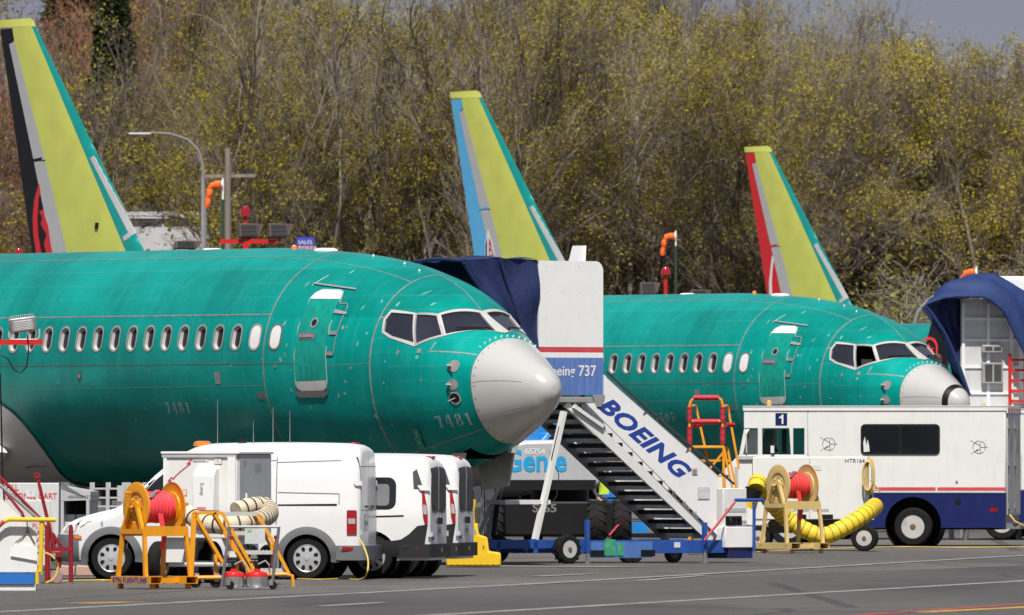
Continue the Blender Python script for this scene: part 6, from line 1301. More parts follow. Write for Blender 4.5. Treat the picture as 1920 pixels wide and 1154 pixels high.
b = MB(); b.tube([nq(-30, 1012, -.10), nq(8, 978, -.10)], .03, 8); b.build('red_tube', mat('worn red', (.52, .06, .07), .5, var=.15), nst); b = MB(); b.tube([nq(8, 978, -.10), nq(18, 974, -.10), nq(95, 975, -.10), nq(104, 975, -.08)], .033, 10); b.build('yellow_rail', YELLOW, nst); b = MB(); b.tube([nq(79, 978, -.08), nq(76, 1078, -.08)], .032, 10); b.build('yellow_post', YELLOW, nst)
b = MB(); b.box(nq(67, 1090).x, nq(77, 1090).x, -.12, -.02, nf(70, 1095)[1], nf(70, 1070)[1]); b.build('yellow_bracket', YELLOW, nst); b = MB(); b.cyl(nq(75, 1072, -.14), nq(75, 1105, -.14), .018, n=8); b.build('pin', STEEL, nst)
b = MB(); b.tube([nq(-40, 885, .0), nq(0, 910, .0), nq(70, 972, .0)], .025, 8); b.build('handrail', STEEL, nst); b = MB(); b.tube([nq(-30, 870, .5), nq(8, 906, .5), nq(72, 972, .5)], .022, 8); b.build('handrail', DRED, nst); b = MB(); b.tube([nq(-5, 900, .4), nq(14, 930, .3), nq(40, 962, .2), nq(44, 972, .1)], .022, 8); b.build('tow_arm', DRED, nst)
b = MB(); b.tube([nq(50, 970, -.02), nq(52, 995, -.02), nq(42, 1008, -.02), nq(24, 1021, -.02)], .008, 5); b.tube([nq(52, 995, -.02), nq(66, 1020, -.02)], .008, 5); b.build('chain', mat('rusty chain', (.18, .11, .08), .7), nst)
b = MB(); p = nq(78, 1065, .3); b.lathe([(.195, -.02), (.22, -.02), (.22, .03), (.195, .03), (.195, -.02)], p, 'y', 24, cap=False); b.build('hose_loop', mat('yellow cord', (.72, .5, .12), .6), nst)
b = MB(); b.box(nq(-20, 1000).x, nq(65, 1000).x, .1, .5, 0, nf(0, 1105)[1]); b.build('wheel_block', BLACK, nst)

# ------------------------------------------------------------------ heater cart by the step van
HDk = 241.5; HA = R(-3); ht = empty('heater_cart', (X_at(1410, HDk), HDk, 0), HA, 'low white heater cart lettered HTR164 in front of the step van', 'heater cart')
hf = frame_fn(X_at(1410, HDk), HDk, HA); HX = lambda u: hf(u, 930)[0]; HZ = lambda v: hf(1500, v)[1]
b = MB(); b.prism([(HX(1411), HZ(975)), (HX(1411), HZ(857)), (HX(1626), HZ(857)), (HX(1626), HZ(975))], 0, 1.3); hb = b.build('cabinet', WHITED, ht, bevel=.02)
b = MB(); b.box(HX(1382), HX(1410), .05, 1.2, HZ(985), HZ(862)); b.build('end_box', WHITED, ht, bevel=.01); b = MB(); b.box(HX(1380), HX(1412), .0, 1.25, HZ(862), HZ(856)); b.build('end_lid', LGREY, ht); b = MB(); b.box(HX(1377), HX(1384), -.02, .2, HZ(940), HZ(876)); b.build('grey_plate', LGREY, ht)
letters('cart_lettering', 'HTR164', .105, LETB, hb, (HX(1584), -.001, HZ(868)), (1, 0, 0), (0, 0, 1), xs=1.05); letters('cart_lettering', 'LIFT FROM THIS SIDE', .075, LETB, hb, (HX(1484), -.001, HZ(960)), (1, 0, 0), (0, 0, 1), xs=1.0); flat('info_sheet', [(HX(1505), HZ(882)), (HX(1540), HZ(882)), (HX(1540), HZ(873)), (HX(1505), HZ(873))], NOTE, hb, (0, 0, 0), (1, 0, 0), (0, 0, 1))
b = MB(); b.box(HX(1540), HX(1562), -.004, .3, HZ(974), HZ(965)); b.build('fork_pocket', BLACK, hb); b = MB(); b.box(HX(1490), HX(1512), -.004, .3, HZ(974), HZ(965)); b.build('fork_pocket', BLACK, hb)
b = MB(); b.box(HX(1517), HX(1519), -.006, 0, HZ(970), HZ(860)); b.build('door_seam', LGREY, hb); b = MB(); b.prism([(HX(1405), HZ(985)), (HX(1412), HZ(940)), (HX(1445), HZ(975)), (HX(1435), HZ(985))], .02, .06); b.build('gusset', WHITED, ht)
b = MB(); b.box(HX(1443), HX(1480), .2, .9, HZ(986), HZ(977)); b.build('step_board', TAN, ht); b = MB(); b.box(HX(1440), HX(1625), .2, 1.1, HZ(1000), HZ(975)); b.build('under_frame', DGREY, ht)
for u in (1421, 1620):
    for y, s_ in ((.05, -1), (1.35, 1)): wheel(ht, Vector((HX(u), y, .245)), .245, .17, rim=RIMW, side=s_, bolts=5, lugs=0)
for k in range(6):
    b = MB(); pts = [(HX(1630)+.03*sin(k)+.055*cos(t)*(1+.15*k), -.08-.02*k, HZ(893)+(.36-.018*k)*sin(t)) for t in np.linspace(0, 2*pi, 26)[:-1]]; b.tube(pts, .017, 6, closed=True); b.build('coiled_hose', mat('tan hose', (.60, .44, .18), .6, var=.1), ht)
b = MB(); b.tube([(HX(1632), -.1, HZ(900)), (HX(1645), -.1, HZ(915)), (HX(1650), -.1, HZ(921)), (HX(1638), -.1, HZ(918))], .017, 6); b.build('hose_tail', MATS['tan hose'], ht); b = MB(); b.bar((HX(1637), -.02, HZ(975)), (HX(1637), -.02, HZ(915)), .03); b.build('post', WHITED, ht)

# ------------------------------------------------------------------ yellow plastic step by the vans
PD = 207.3; ys = empty('plastic_step', (X_at(888, PD), PD, 0), 0, 'bright yellow moulded plastic step on the ground right of the vans', 'plastic step'); yf = frame_fn(X_at(888, PD), PD, 0)
def yq(u, v): return yf(u, v)
b = MB(); b.prism([yq(836, 1062), yq(940, 1062), yq(939, 1037), yq(917, 1034), yq(914, 1008), yq(898, 1003), yq(895, 980), yq(888, 985), yq(884, 1040), yq(838, 1045)], 0, .55); bd = b.build('step_body', YELLOW, ys, bevel=.03)
for k in range(9): u = 842+k*11; b = MB(); x = yq(u, 1050)[0]; b.box(x-.012, x+.012, -.014, .0, yf(u, 1060)[1], yf(u, 1042)[1]); b.build('rib', YELLOW, bd)
b = MB(); b.tube([(*yq(888, 1000),)[0:1]+(.2, yq(888, 1000)[1]), (yq(886, 960)[0], .2, yq(886, 960)[1]), (yq(889, 937)[0], .2, yq(889, 937)[1])], .035, 8); b.build('handle', YELLOW, ys)

# ------------------------------------------------------------------ floodlight on the red bar at the left
FD = 196.0; fl = empty('floodlight_mast', (X_at(-14, FD), FD, 0), 0, 'grey floodlight on a red bar hung before the nearest jet at the left edge', 'floodlight'); ff = frame_fn(X_at(-14, FD), FD, 0)
def fq(u, v, y=0.): x, z = ff(u, v); return Vector((x, y, z))
b = MB(); b.bar(fq(-14, 1062), fq(-14, 560), .08); b.build('mast', DRED, fl); b = MB(); b.bar(fq(-30, 642), fq(80, 642), .07, .08); b.build('red_bar', RED, fl)
M_ = Matrix.Translation(fq(43, 610, -.04)) @ Matrix.Rotation(R(18), 4, 'X') @ Matrix.Rotation(R(-5), 4, 'Y') @ Matrix.Rotation(R(8), 4, 'Z')
b = MB(); b.M = M_; b.box(-.21, .21, 0, .07, -.115, .115); lh = b.build('lamp_housing', mat('lamp grey', (.33, .33, .34), .4, metal=.4), fl, bevel=.02)
b = MB(); b.M = M_; [b.box(-.17+.03*k, -.16+.03*k, .07, .12, -.1, .13) for k in range(12)]; fn_ = b.build('cooling_fins', LGREY, lh); fn_['kind'] = 'stuff'
b = MB(); b.M = M_; b.box(-.16, .16, -.008, -.002, -.08, .08); b.build('lamp_glass', mat('lamp reflector', (.62, .56, .54), .3, metal=.3), lh)
for r_ in range(6): b = MB(); b.M = M_; b.box(-.13, .13, -.016, -.009, -.07+.026*r_, -.058+.026*r_); b.build('lamp_row', LETW, lh)
b = MB(); b.tube([fq(17, 622), fq(17, 632), fq(20, 637), fq(70, 637), fq(74, 632), fq(74, 617)], .014, 6); b.build('yoke', LGREY, fl); b = MB(); b.tube([fq(52, 628, -.05), fq(54, 660, -.05), fq(50, 688, -.05), fq(40, 699, -.05), fq(28, 695, -.05), fq(14, 672, -.05), fq(0, 665, -.05), fq(-12, 672, -.05)], .012, 6); b.build('lamp_cable', BLACK, fl)
b = MB(); b.tube([fq(0, 700), fq(2, 760), fq(5, 900), fq(8, 940)], .014, 6); b.build('power_cable', BLACK, fl)

# ------------------------------------------------------------------ stores behind the vans, under the jet
SPD = 203.0; spc = empty('spill_cart', (X_at(40, SPD), SPD, 0), R(-6), 'grey spill response cart with red lettering behind the red tow stand', 'cart'); sc2 = frame_fn(X_at(40, SPD), SPD, R(-6)); KX = lambda u: sc2(u, 950)[0]; KZ = lambda v: sc2(100, v)[1]
b = MB(); b.box(KX(-20), KX(110), 0, 1.2, KZ(1010), KZ(906)); bb_ = b.build('cabinet', OFFW, spc, bevel=.01); letters('cart_lettering', 'SPILL\nRESPONSE CART', .135, LETR, bb_, (KX(5), -.001, KZ(920)), (1, 0, 0), (0, 0, 1), xs=.86, bold=.002)
flat('notice', [(KX(49), KZ(932)), (KX(67), KZ(932)), (KX(67), KZ(919)), (KX(49), KZ(919))], NOTE, bb_, (0, 0, 0), (1, 0, 0), (0, 0, 1)); letters('notice_text', '!', .08, LETB, bb_, (KX(57), -.008, KZ(928)), (1, 0, 0), (0, 0, 1))
b = MB(); b.prism([(KX(75), KZ(905)), (KX(110), KZ(912)), (KX(168), KZ(922)), (KX(168), KZ(938)), (KX(112), KZ(940)), (KX(112), KZ(905))], .1, 1.1); b.build('bin_top', LGREY, spc)
b = MB(); [b.box(KX(u), KX(u)+.05, .1, 1.1, KZ(1010), KZ(938)) for u in (112, 160)]; b.build('bin_post', LGREY, spc); b = MB(); b.box(KX(112), KX(164), .9, 1.0, KZ(1010), KZ(938)); b.build('bin_back', DGREY, spc)
for k in range(3):
    for j in range(2): b = MB(); b.box(KX(115+23*j), KX(136+23*j), .3, .8, KZ(965+k*14+12), KZ(965+k*14)); b.build('stored_box', OFFW, spc, bevel=.01)
letters('bin_lettering', 'ABSORBENT PADS', .06, LETB, spc, (KX(126), .095, KZ(934)), (1, 0, 0), (0, 0, 1)); letters('cart_lettering', 'PLEASE\nTAKE\nWORK\nNOW', .11, LETR, spc, (KX(61), -.05, KZ(990)), (1, 0, 0), (0, 0, 1))
b = MB(); b.box(KX(30), KX(95), -.04, .0, KZ(1060), KZ(940)); b.build('side_door', OFFW, spc)
RKD = 214.0
for i, (u0, u1) in enumerate(((172, 232), (240, 300))):
    rk = empty('storage_rack', (X_at(u0, RKD), RKD, 0), 0, ('left' if i == 0 else 'right')+' grey storage rack seen under the belly of the nearest jet', 'rack', 'grey racks under the jet belly'); kf = frame_fn(X_at(u0, RKD), RKD, 0)
    for v in (915, 932, 948, 965, 985): b = MB(); b.box(0, kf(u1, v)[0], 0, .6, kf(u0, v)[1]-.03, kf(u0, v)[1]); b.build('shelf', LGREY, rk)
    for u in (u0, (u0+u1)/2, u1):
        for y in (0, .6): b = MB(); x = kf(u, 900)[0]; b.box(x-.03, x+.03, y-.03, y+.03, 0, kf(u, 905)[1]); b.build('upright', LGREY, rk)
    for k in range(4): b = MB(); x = kf(u0+4+k*13, 900)[0]; z = kf(u0, (932, 948, 965, 985)[k])[1]; b.box(x, x+.12+.05*(k % 2), .1, .5, z, z+.12+.03*k); b.build('stored_bin', (DGREY, MGREY, OFFW, DGREY)[k], rk)
# wire cages beyond the yellow step
for i, (u0, u1, vt) in enumerate(((886, 905, 918), (906, 930, 922))):
    CDc = 236.0; cg = empty('wire_cage', (X_at(u0, CDc), CDc, 0), 0, ('left' if i == 0 else 'right')+' pale wire cage behind the yellow plastic step', 'wire cage', 'wire cages by the vans'); kf = frame_fn(X_at(u0, CDc), CDc, 0); x1_ = kf(u1, 950)[0]; z1_ = kf(u0, vt)[1]
    for k in range(6): b = MB(); x = x1_*k/5; b.cyl((x, 0, .15), (x, 0, z1_), .008, n=5); b.build('wire', LETW, cg); b = MB(); b.cyl((x, .6, .15), (x, .6, z1_), .008, n=5); b.build('wire', LETW, cg)
    for k in range(7): b = MB(); z = .15+(z1_-.15)*k/6; b.tube([(0, 0, z), (x1_, 0, z), (x1_, .6, z), (0, .6, z)], .008, 5, closed=True); b.build('wire', LETW, cg)
    for k in range(3): b = MB(); b.box(.03, x1_-.04, .1, .5, .16+.4*k, .16+.4*k+.28); b.build('stored_parcel', (ORANGE, TAN, OFFW)[k], cg, bevel=.01)
# kerb blocks, cords on the ground
for i, (u0, u1) in enumerate(((106, 140), (141, 176))):
    KD = 193.0; b = MB(); b.prism([(0, 0), (X_at(u1, KD)-X_at(u0, KD), 0), (X_at(u1, KD)-X_at(u0, KD), .15), (.02, .17)], 0, .3); o = b.build('wheel_stop', mat('pink concrete', (.50, .33, .27), .85, var=.15, bump=.3), None, bevel=.02); o.location = (X_at(u0, KD), KD, 0); tag(o, ('left' if i == 0 else 'right')+' pinkish concrete wheel stop before the delivery van', 'wheel stop', 'concrete wheel stops')
def cord(pts, r, m, label):
    P = [Vector(p) for p in pts]; sm = []
    for i in range(len(P)-1):
        p0, p1, p2, p3 = P[max(i-1, 0)], P[i], P[i+1], P[min(i+2, len(P)-1)]
        for k in range(8): t = k/8; sm.append(.5*((2*p1)+(p2-p0)*t+(2*p0-5*p1+4*p2-p3)*t*t+(3*p1-p0-3*p2+p3)*t**3))
    sm.append(P[-1]); b = MB(); b.tube(sm, r, 6); o = b.build('power_cord', m, None); tag(o, label, 'cord', 'yellow cords on the apron')
gp = lambda u, v: Vector((X_at(u, Dg(v)), Dg(v), .012))
CORD = mat('yellow cord', (.72, .5, .12), .6)
cord([gp(552, 1087), gp(600, 1088.5), gp(640, 1087), gp(676, 1088)]+[px(688, 1075, 186.4), px(690, 1050, 186.6), px(682, 1025, 187), px(673, 1010, 187.4)], .012, CORD, 'yellow power cord plugged into the rear of the delivery van')
cord([gp(74, 1095), gp(140, 1091), gp(200, 1090), gp(215, 1092)], .016, CORD, 'yellow cord on the ground by the red tow stand')
cord([gp(1405, 1037), gp(1500, 1033), gp(1640, 1028), gp(1700, 1027), gp(1800, 1028), gp(1925, 1027)], .014, CORD, 'yellow cord lying along the ground by the step van')
# ------------------------------------------------------------------ background: windsocks, poles, floodlights, sheds
WSOCK = mat('orange nylon', (.85, .14, .012), .6, var=.1, bump=.5, bscale=9); POLEG = mat('weathered grey wood', (.24, .20, .17), .8, var=.2, stretch=(1, 1, .1), scale=8); GALV = mat('galvanised pole', (.42, .42, .43), .45, metal=.4)
def windsock(u, vtop, D, label, flip=1, s=1.0, dark=True):
    root = empty('windsock', (X_at(u, D), D, 0), 0, label, 'windsock', 'orange windsocks'); z = CAMH+(HORIZON-vtop)*D/FPX; k = D/FPX
    b = MB(); b.cyl((0, 0, 0), (0, 0, z-.5*s), .05, .04, n=8); b.build('mast', mat('dark green mast', (.03, .06, .045), .6), root); b = MB(); b.cyl((0, 0, z-.5*s), (0, 0, z+.05), .03, n=8); b.build('mast_top', LETW, root)
    ctl = [(-.02, z-9*k*s), (-12*k*s, z-8.5*k*s), (-21*k*s, z-11*k*s), (-25*k*s, z-19*k*s), (-27*k*s, z-32*k*s), (-30*k*s, z-50*k*s)]; pts = []; rr = []
    for i in range(26):
        t = i/25*(len(ctl)-1); j = min(int(t), len(ctl)-2); f = t-j; pts.append((ctl[j][0]+(ctl[j+1][0]-ctl[j][0])*f, .02*sin(i), ctl[j][1]+(ctl[j+1][1]-ctl[j][1])*f)); rr.append(k*s*(7.8-.12*i+.18*sin(i*2.1)+(-1.6 if 11 <= i <= 14 else 0)))
    b = MB(); b.tube(pts, rr, 18, cap=False); b.v = [(x+.012*s*sin(23*zz+9*y), y*(.6+.1*sin(zz*7)), zz) for x, y, zz in b.v]; b.build('sock', WSOCK, root, smooth=60)
    b = MB(); b.lathe([(7.6*k*s, -.02), (8*k*s, 0), (7.6*k*s, .02)], (-.02, 0, z-9*k*s), 'x', 16, cap=False); b.build('hoop', LETW, root)
windsock(418, 338, 330, 'orange windsock before the wooden utility pole at left'); windsock(1267, 436, 400, 'small orange windsock above the middle jet', s=.85); windsock(1831, 503, 380, 'orange windsock at right, partly behind the blue canopy')
# utility pole with crossarm
PD_ = 430; up = empty('utility_pole', (X_at(427, PD_), PD_, 0), 0, 'weathered wooden utility pole with a crossarm behind the left windsock', 'utility pole'); zt2 = W(427, 278, PD_).z
b = MB(); b.cyl((0, 0, 0), (0, 0, zt2), .14, .10, n=12); b.build('pole', POLEG, up); b = MB(); z = W(427, 331, PD_).z; b.bar((X_at(378, PD_)-X_at(427, PD_), .12, z), (X_at(480, PD_)-X_at(427, PD_), .12, z+.03), .11, .11); b.build('crossarm', POLEG, up)
b = MB(); x = X_at(380, PD_)-X_at(427, PD_); b.cyl((x, .12, 0), (x, .12, z), .06, n=8); b.build('side_post', GALV, up)
# street lamp with long curved arm
lm = empty('street_lamp', (X_at(384, 455), 455, 0), 0, 'pale street lamp with a long curved arm against the trees at left', 'street lamp'); lw = lambda u, v: Vector((X_at(u, 455)-X_at(384, 455), 0, W(u, v, 455).z))
b = MB(); b.tube([Vector((0, 0, 0)), lw(384, 400), lw(380, 310), lw(372, 282), lw(352, 262), lw(320, 251), lw(282, 249)], [.07, .06, .05, .045, .04, .035, .03], 10); b.build('arm', mat('pale lamp pole', (.24, .24, .245), .5), lm); b = MB(); p = lw(262, 251); b.box(p.x-.4, p.x+.4, -.12, .12, p.z-.05, p.z+.04); b.build('lamp_head', LGREY, lm, bevel=.05)
lm2 = empty('street_lamp', (X_at(1722, 470), 470, 0), 0, 'pale curved street lamp left of the blue canopy at right', 'street lamp'); lv = lambda u, v: Vector((X_at(u, 470)-X_at(1722, 470), 0, W(u, v, 470).z))
b = MB(); b.tube([Vector((0, 0, 0)), lv(1715, 605), lv(1722, 585), lv(1735, 570), lv(1752, 556)], .08, 8); b.build('arm', MATS['pale lamp pole'], lm2)
# floodlight racks on red frames
FLK = mat('floodlight black', (.03, .028, .028), .5, var=.2); FBR = mat('floodlight bronze', (.09, .065, .06), .5, var=.2)
def flood_rack(D, heads, bar, post, label, beacon=None):
    u0 = post; root = empty('floodlight_rack', (X_at(u0, D), D, 0), 0, label, 'floodlight rack', 'floodlight racks between the jets'); q = lambda u, v, y=0.: Vector((X_at(u, D)-X_at(u0, D), y, W(u, v, D).z))
    b = MB(); b.bar(Vector((0, 0, 0)), q(u0, bar[2] if bar else heads[0][1]+20), .12); b.build('post', RED, root)
    if bar: b = MB(); b.bar(q(bar[0], bar[2]), q(bar[1], bar[2]), .10, .09); b.build('red_bar', RED, root)
    for (u, v, w_, h_) in heads:
        k = D/FPX; p = q(u, v); M_h = Matrix.Translation(p) @ Matrix.Rotation(R(20), 4, 'Z') @ Matrix.Rotation(R(-12), 4, 'X')
        b = MB(); b.M = M_h; b.prism([(-w_*k*.5, -h_*k*.5), (w_*k*.28, -h_*k*.5), (w_*k*.34, h_*k*.5), (-w_*k*.44, h_*k*.5)], -.06, .05); o = b.build('lamp_head', FBR, root, bevel=.01)
        b = MB(); b.M = M_h; b.prism([(w_*k*.29, -h_*k*.42), (w_*k*.42, -h_*k*.30), (w_*k*.62, h_*k*.48), (w_*k*.35, h_*k*.5)], -.02, .35); b.build('lamp_hood', FBR, o)
        for j in range(3): b = MB(); b.M = M_h; b.box(-w_*k*.40, w_*k*.25, -.07, -.061, -h_*k*.42+h_*k*.29*j, -h_*k*.42+h_*k*.29*j+h_*k*.22); b.build('lens_row', FLK, o)
        if bar: b = MB(); b.bar(p-Vector((0, 0, h_*k/2)), Vector((p.x, 0, q(u, bar[2]).z)), .06); b.build('bracket', DRED, root)
    if beacon:
        u, v = beacon; b = MB(); b.cyl(q(u, v+70 if not bar else bar[2]), q(u, v+8), .045, n=8); b.build('beacon_post', RED, root); b = MB(); p = q(u, v+8); b.lathe([(.10, 0), (.10, .12), (.06, .2), (0, .22)], p, 'z', 12); b.build('beacon', LAMPR, root)
flood_rack(262, [(468, 433, 46, 26), (524, 433, 46, 26)], (412, 520, 453), 461, 'pair of dark floodlights on a red bar with a red beacon, above the nearest jet', (460, 398))
flood_rack(258, [(350, 460, 50, 15)], None, 350, 'single dark floodlight peeking over the nearest jet at left')
flood_rack(330, [(1217, 542, 38, 24), (1312, 551, 40, 14)], None, 1217, 'dark floodlights peeking over the middle jet', None)
b = MB(); rb = empty('warning_beacon', (X_at(1248, 335), 335, 0), 0, 'slim red post with a red beacon above the middle jet', 'beacon'); b.cyl((0, 0, 0), (0, 0, W(1248, 516, 335).z), .05, n=8); b.build('post', RED, rb); b = MB(); b.lathe([(.12, 0), (.12, .12), (.07, .2), (0, .22)], (0, 0, W(1248, 516, 335).z), 'z', 12); b.build('lamp', LAMPR, rb)
# sheds and houses
def ribbed_shed(name, u0, u1, vtop, D, m, label, depth=14, roofm=None, cat='building', pitch=1.5):
    root = empty(name, (X_at(u0, D), D, 0), 0, label, cat); wd_ = X_at(u1, D)-X_at(u0, D); z = W(0, vtop, D).z
    b = MB(); b.box(0, wd_, 0, depth, 0, z); wl_ = b.build('wall', m, root); n_ = int(wd_/pitch)
    for k in range(n_+1): b = MB(); x = wd_*k/max(1, n_); b.box(x-.04, x+.04, -.06, -.001, 0, z-.1); b.build('wall_rib', m, wl_)
    b = MB()
    if roofm: b.prism([(-.4, z), (wd_+.4, z), (wd_/2, z+wd_*.16)], -.4, depth+.3)
    else: b.box(-.2, wd_+.2, -.2, depth+.2, z, z+.25)
    b.build('roof', roofm or mat('pale roof', (.54, .54, .56), .6), root); return root, wd_, z
r_, w_, z_ = ribbed_shed('warehouse', 222, 640, 410, 481, mat('pale metal siding', (.52, .52, .55), .5, var=.06), 'long pale metal warehouse behind the utility pole at left')
for x in np.linspace(1.5, w_-1.5, 5): b = MB(); b.box(x-.6, x+.6, -.09, -.062, z_*.45, z_*.45+1.0); b.build('window', DGREY, r_)
r_, w_, z_ = ribbed_shed('house', -30, 92, 446, 532, mat('white siding', (.55, .54, .55), .6), 'white house with a dark red roof at the far left', roofm=mat('red roof', (.22, .05, .05), .7)); b = MB(); b.box(1.0, 1.6, -.05, -.01, z_-1.6, z_-.4); b.build('window', DGREY, r_)
r_, w_, z_ = ribbed_shed('house', 640, 735, 440, 530, mat('white siding', (.55, .54, .55), .6), 'small pale house with red roof seen between tree trunks', roofm=mat('red roof', (.22, .05, .05), .7)); b = MB(); b.box(.4, .9, -.05, -.01, z_-1.2, z_-.3); b.build('window', DGREY, r_)
sg_r = empty('sign_board', (X_at(556, 455), 455, 0), 0, 'blue and red sign board standing between the tree trunks', 'sign'); kx = lambda u: X_at(u, 455)-X_at(556, 455)
b = MB(); b.box(0, kx(590), 0, .1, W(0, 480, 455).z, W(0, 445, 455).z); sb_ = b.build('panel', mat('sign blue', (.05, .06, .42), .5), sg_r); b = MB(); b.box(0, kx(590), -.02, -.002, W(0, 480, 455).z, W(0, 462, 455).z); b.build('red_band', mat('sign red', (.55, .08, .12), .5), sg_r); letters('sign_lettering', 'TOSTA', .22, LETW, sg_r, (.05, -.025, W(0, 470, 455).z), (1, 0, 0), (0, 0, 1)); letters('sign_lettering', 'SALES', .2, LETW, sg_r, (.05, -.005, W(0, 458, 455).z), (1, 0, 0), (0, 0, 1))
for x in (.1, kx(590)-.1): b = MB(); b.cyl((x, .05, 0), (x, .05, W(0, 480, 455).z), .05, n=8); b.build('post', GALV, sg_r)

# ------------------------------------------------------------------ lanes and painted lines on the ground
v1 = 1079
def strip(name, pts, m, z, label, kind='structure'):
    b = MB(); b.add([(X_at(u, Dg(v)), Dg(v), z) for u, v in pts], [tuple(range(len(pts)))]); o = b.build(name, m, None, smooth=0); tag(o, label, None, kind=kind); return o
strip('taxi_lane', [(-900, 1170), (-300, 1146), (900, 1101), (1920, 1061), (2600, 1036), (3000, 1320), (-1500, 1330)], LANE, .004, 'darker asphalt taxi lane across the foreground')
LINE = mat('worn white line', (.23, .23, .225), .85, var=.5, scale=2.5, dirt=.9, dirtc=(.09, .09, .09)); YLINE = mat('worn yellow line', (.42, .26, .05), .85, var=.5, scale=3, dirt=.8, dirtc=(.09, .085, .08)); RLINE = mat('worn red line', (.30, .06, .05), .85, var=.4, dirt=.8, dirtc=(.07, .07, .07))
def pline(name, a, c, w_, m, label):
    p, q = Vector((X_at(a[0], Dg(a[1])), Dg(a[1]), .009)), Vector((X_at(c[0], Dg(c[1])), Dg(c[1]), .009)); d = (q-p).normalized(); e = Vector((-d.y, d.x, 0))*w_/2; b = MB(); b.add([p-e, q-e, q+e, p+e], [(0, 1, 2, 3)]); o = b.build(name, m, None, smooth=0); tag(o, label, None, kind='structure')
pline('painted_line', (-40, 1151), (1000, 1096), .30, LINE, 'worn white line along the lane edge at left'); pline('painted_line', (1000, 1096), (1960, 1040), .30, LINE, 'worn white line along the lane edge at right'); pline('painted_line', (780, 1157), (1960, 1088), .30, LINE, 'worn white line across the lane at bottom right')
pline('painted_line', (1540, 1160), (1960, 1131), .25, RLINE, 'worn red line at the bottom right corner'); pline('painted_line', (140, 1133), (250, 1130), .5, YLINE, 'short worn yellow dash at bottom left'); pline('painted_line', (600, 1138), (720, 1131), .25, LINE, 'short worn white dash on the lane'); pline('painted_line', (1200, 1090), (1320, 1080), .2, LINE, 'short worn white dash below the step van')
pline('painted_line', (1000, 1082), (1110, 1077), .3, LINE, 'short worn white dash below the stairs'); pline('painted_line', (880, 1062), (1180, 1064), 1.6, mat('tan stain', (.24, .21, .17), .9, var=.3, dirt=.6), 'tan painted band under the stairs'); pline('painted_line', (1720, 1150), (1960, 1138), .35, YLINE, 'thin worn yellow line at the bottom right corner')
# wooded rise behind the airfield
hb_ = MB(); nx, ny = 60, 6; vs = []
for i in range(nx+1):
    x = -200+400*i/nx
    for j, (y, h) in enumerate(((600, 0), (630, 5), (670, 9), (740, 13), (900, 16), (1400, 17), (2200, 10))): vs.append((x*(1+j*.25), y, -.5+h*(1-.35/(1+math.exp(-(x-20)/8)))+.8*sin(x*.13+j)))
hb_.add(vs, [(i*7+j, (i+1)*7+j, (i+1)*7+j+1, i*7+j+1) for i in range(nx) for j in range(6)]); o = hb_.build('hillside', mat('brown wooded slope', (.085, .065, .038), .95, var=.5, scale=.35, bump=1.0, bscale=1.5), None, smooth=80); tag(o, 'low brown slope behind the trees', None, kind='structure')

# ------------------------------------------------------------------ trees
def leafmat(name, c1, c2, tr=.3):
    m = bpy.data.materials.new(name); m.use_nodes = True; nt = m.node_tree; b = nt.nodes['Principled BSDF']; l = nt.links.new
    tc = nt.nodes.new('ShaderNodeTexCoord'); n = nt.nodes.new('ShaderNodeTexNoise'); n.inputs['Scale'].default_value = .9; n.inputs['Detail'].default_value = 5; l(tc.outputs['Object'], n.inputs['Vector'])
    oi = nt.nodes.new('ShaderNodeObjectInfo'); r = nt.nodes.new('ShaderNodeMapRange'); r.inputs['From Min'].default_value = .33; r.inputs['From Max'].default_value = .67; l(n.outputs['Fac'], r.inputs['Value'])
    mx = nt.nodes.new('ShaderNodeMix'); mx.data_type = 'RGBA'; mx.inputs[6].default_value = (*c1, 1); mx.inputs[7].default_value = (*c2, 1); l(r.outputs[0], mx.inputs[0])
    hs = nt.nodes.new('ShaderNodeHueSaturation'); r2 = nt.nodes.new('ShaderNodeMapRange'); r2.inputs['To Min'].default_value = .75; r2.inputs['To Max'].default_value = 1.25; l(oi.outputs['Random'], r2.inputs['Value']); l(r2.outputs[0], hs.inputs['Value']); l(mx.outputs[2], hs.inputs['Color']); l(hs.outputs[0], b.inputs['Base Color'])
    b.inputs['Roughness'].default_value = .8; b.inputs['Specular IOR Level'].default_value = .1
    t = nt.nodes.new('ShaderNodeBsdfTranslucent'); l(hs.outputs[0], t.inputs['Color']); ms_ = nt.nodes.new('ShaderNodeMixShader'); ms_.inputs[0].default_value = tr; out = nt.nodes['Material Output']; l(b.outputs[0], ms_.inputs[1]); l(t.outputs[0], ms_.inputs[2]); l(ms_.outputs[0], out.inputs['Surface']); return m
BARK = mat('grey brown bark', (.165, .135, .108), .9, var=.35, scale=1.5, stretch=(3, 3, .4)); BARKP = mat('pale bark', (.26, .225, .185), .9, var=.3, scale=1.5); BARKT = mat('pale grey trunk bark', (.25, .215, .18), .9, var=.35, scale=1.2, stretch=(2, 2, .5)); BARKD = mat('dark bark', (.085, .066, .048), .9, var=.3, scale=1.5); BARKR = mat('reddish twigs', (.29, .15, .10), .9, var=.3, scale=1.5)
LF_OL = leafmat('olive new leaves', (.20, .165, .022), (.36, .295, .038)); LF_YG = leafmat('yellow green leaves', (.31, .255, .03), (.52, .42, .055)); LF_RD = leafmat('red brown buds', (.25, .105, .055), (.33, .15, .075)); LF_BR = leafmat('brown catkins', (.18, .125, .05), (.27, .19, .07)); LF_DK = leafmat('dark evergreen', (.012, .020, .008), (.025, .038, .012), .1); LF_BU = leafmat('pale green willow', (.20, .20, .05), (.32, .29, .07))

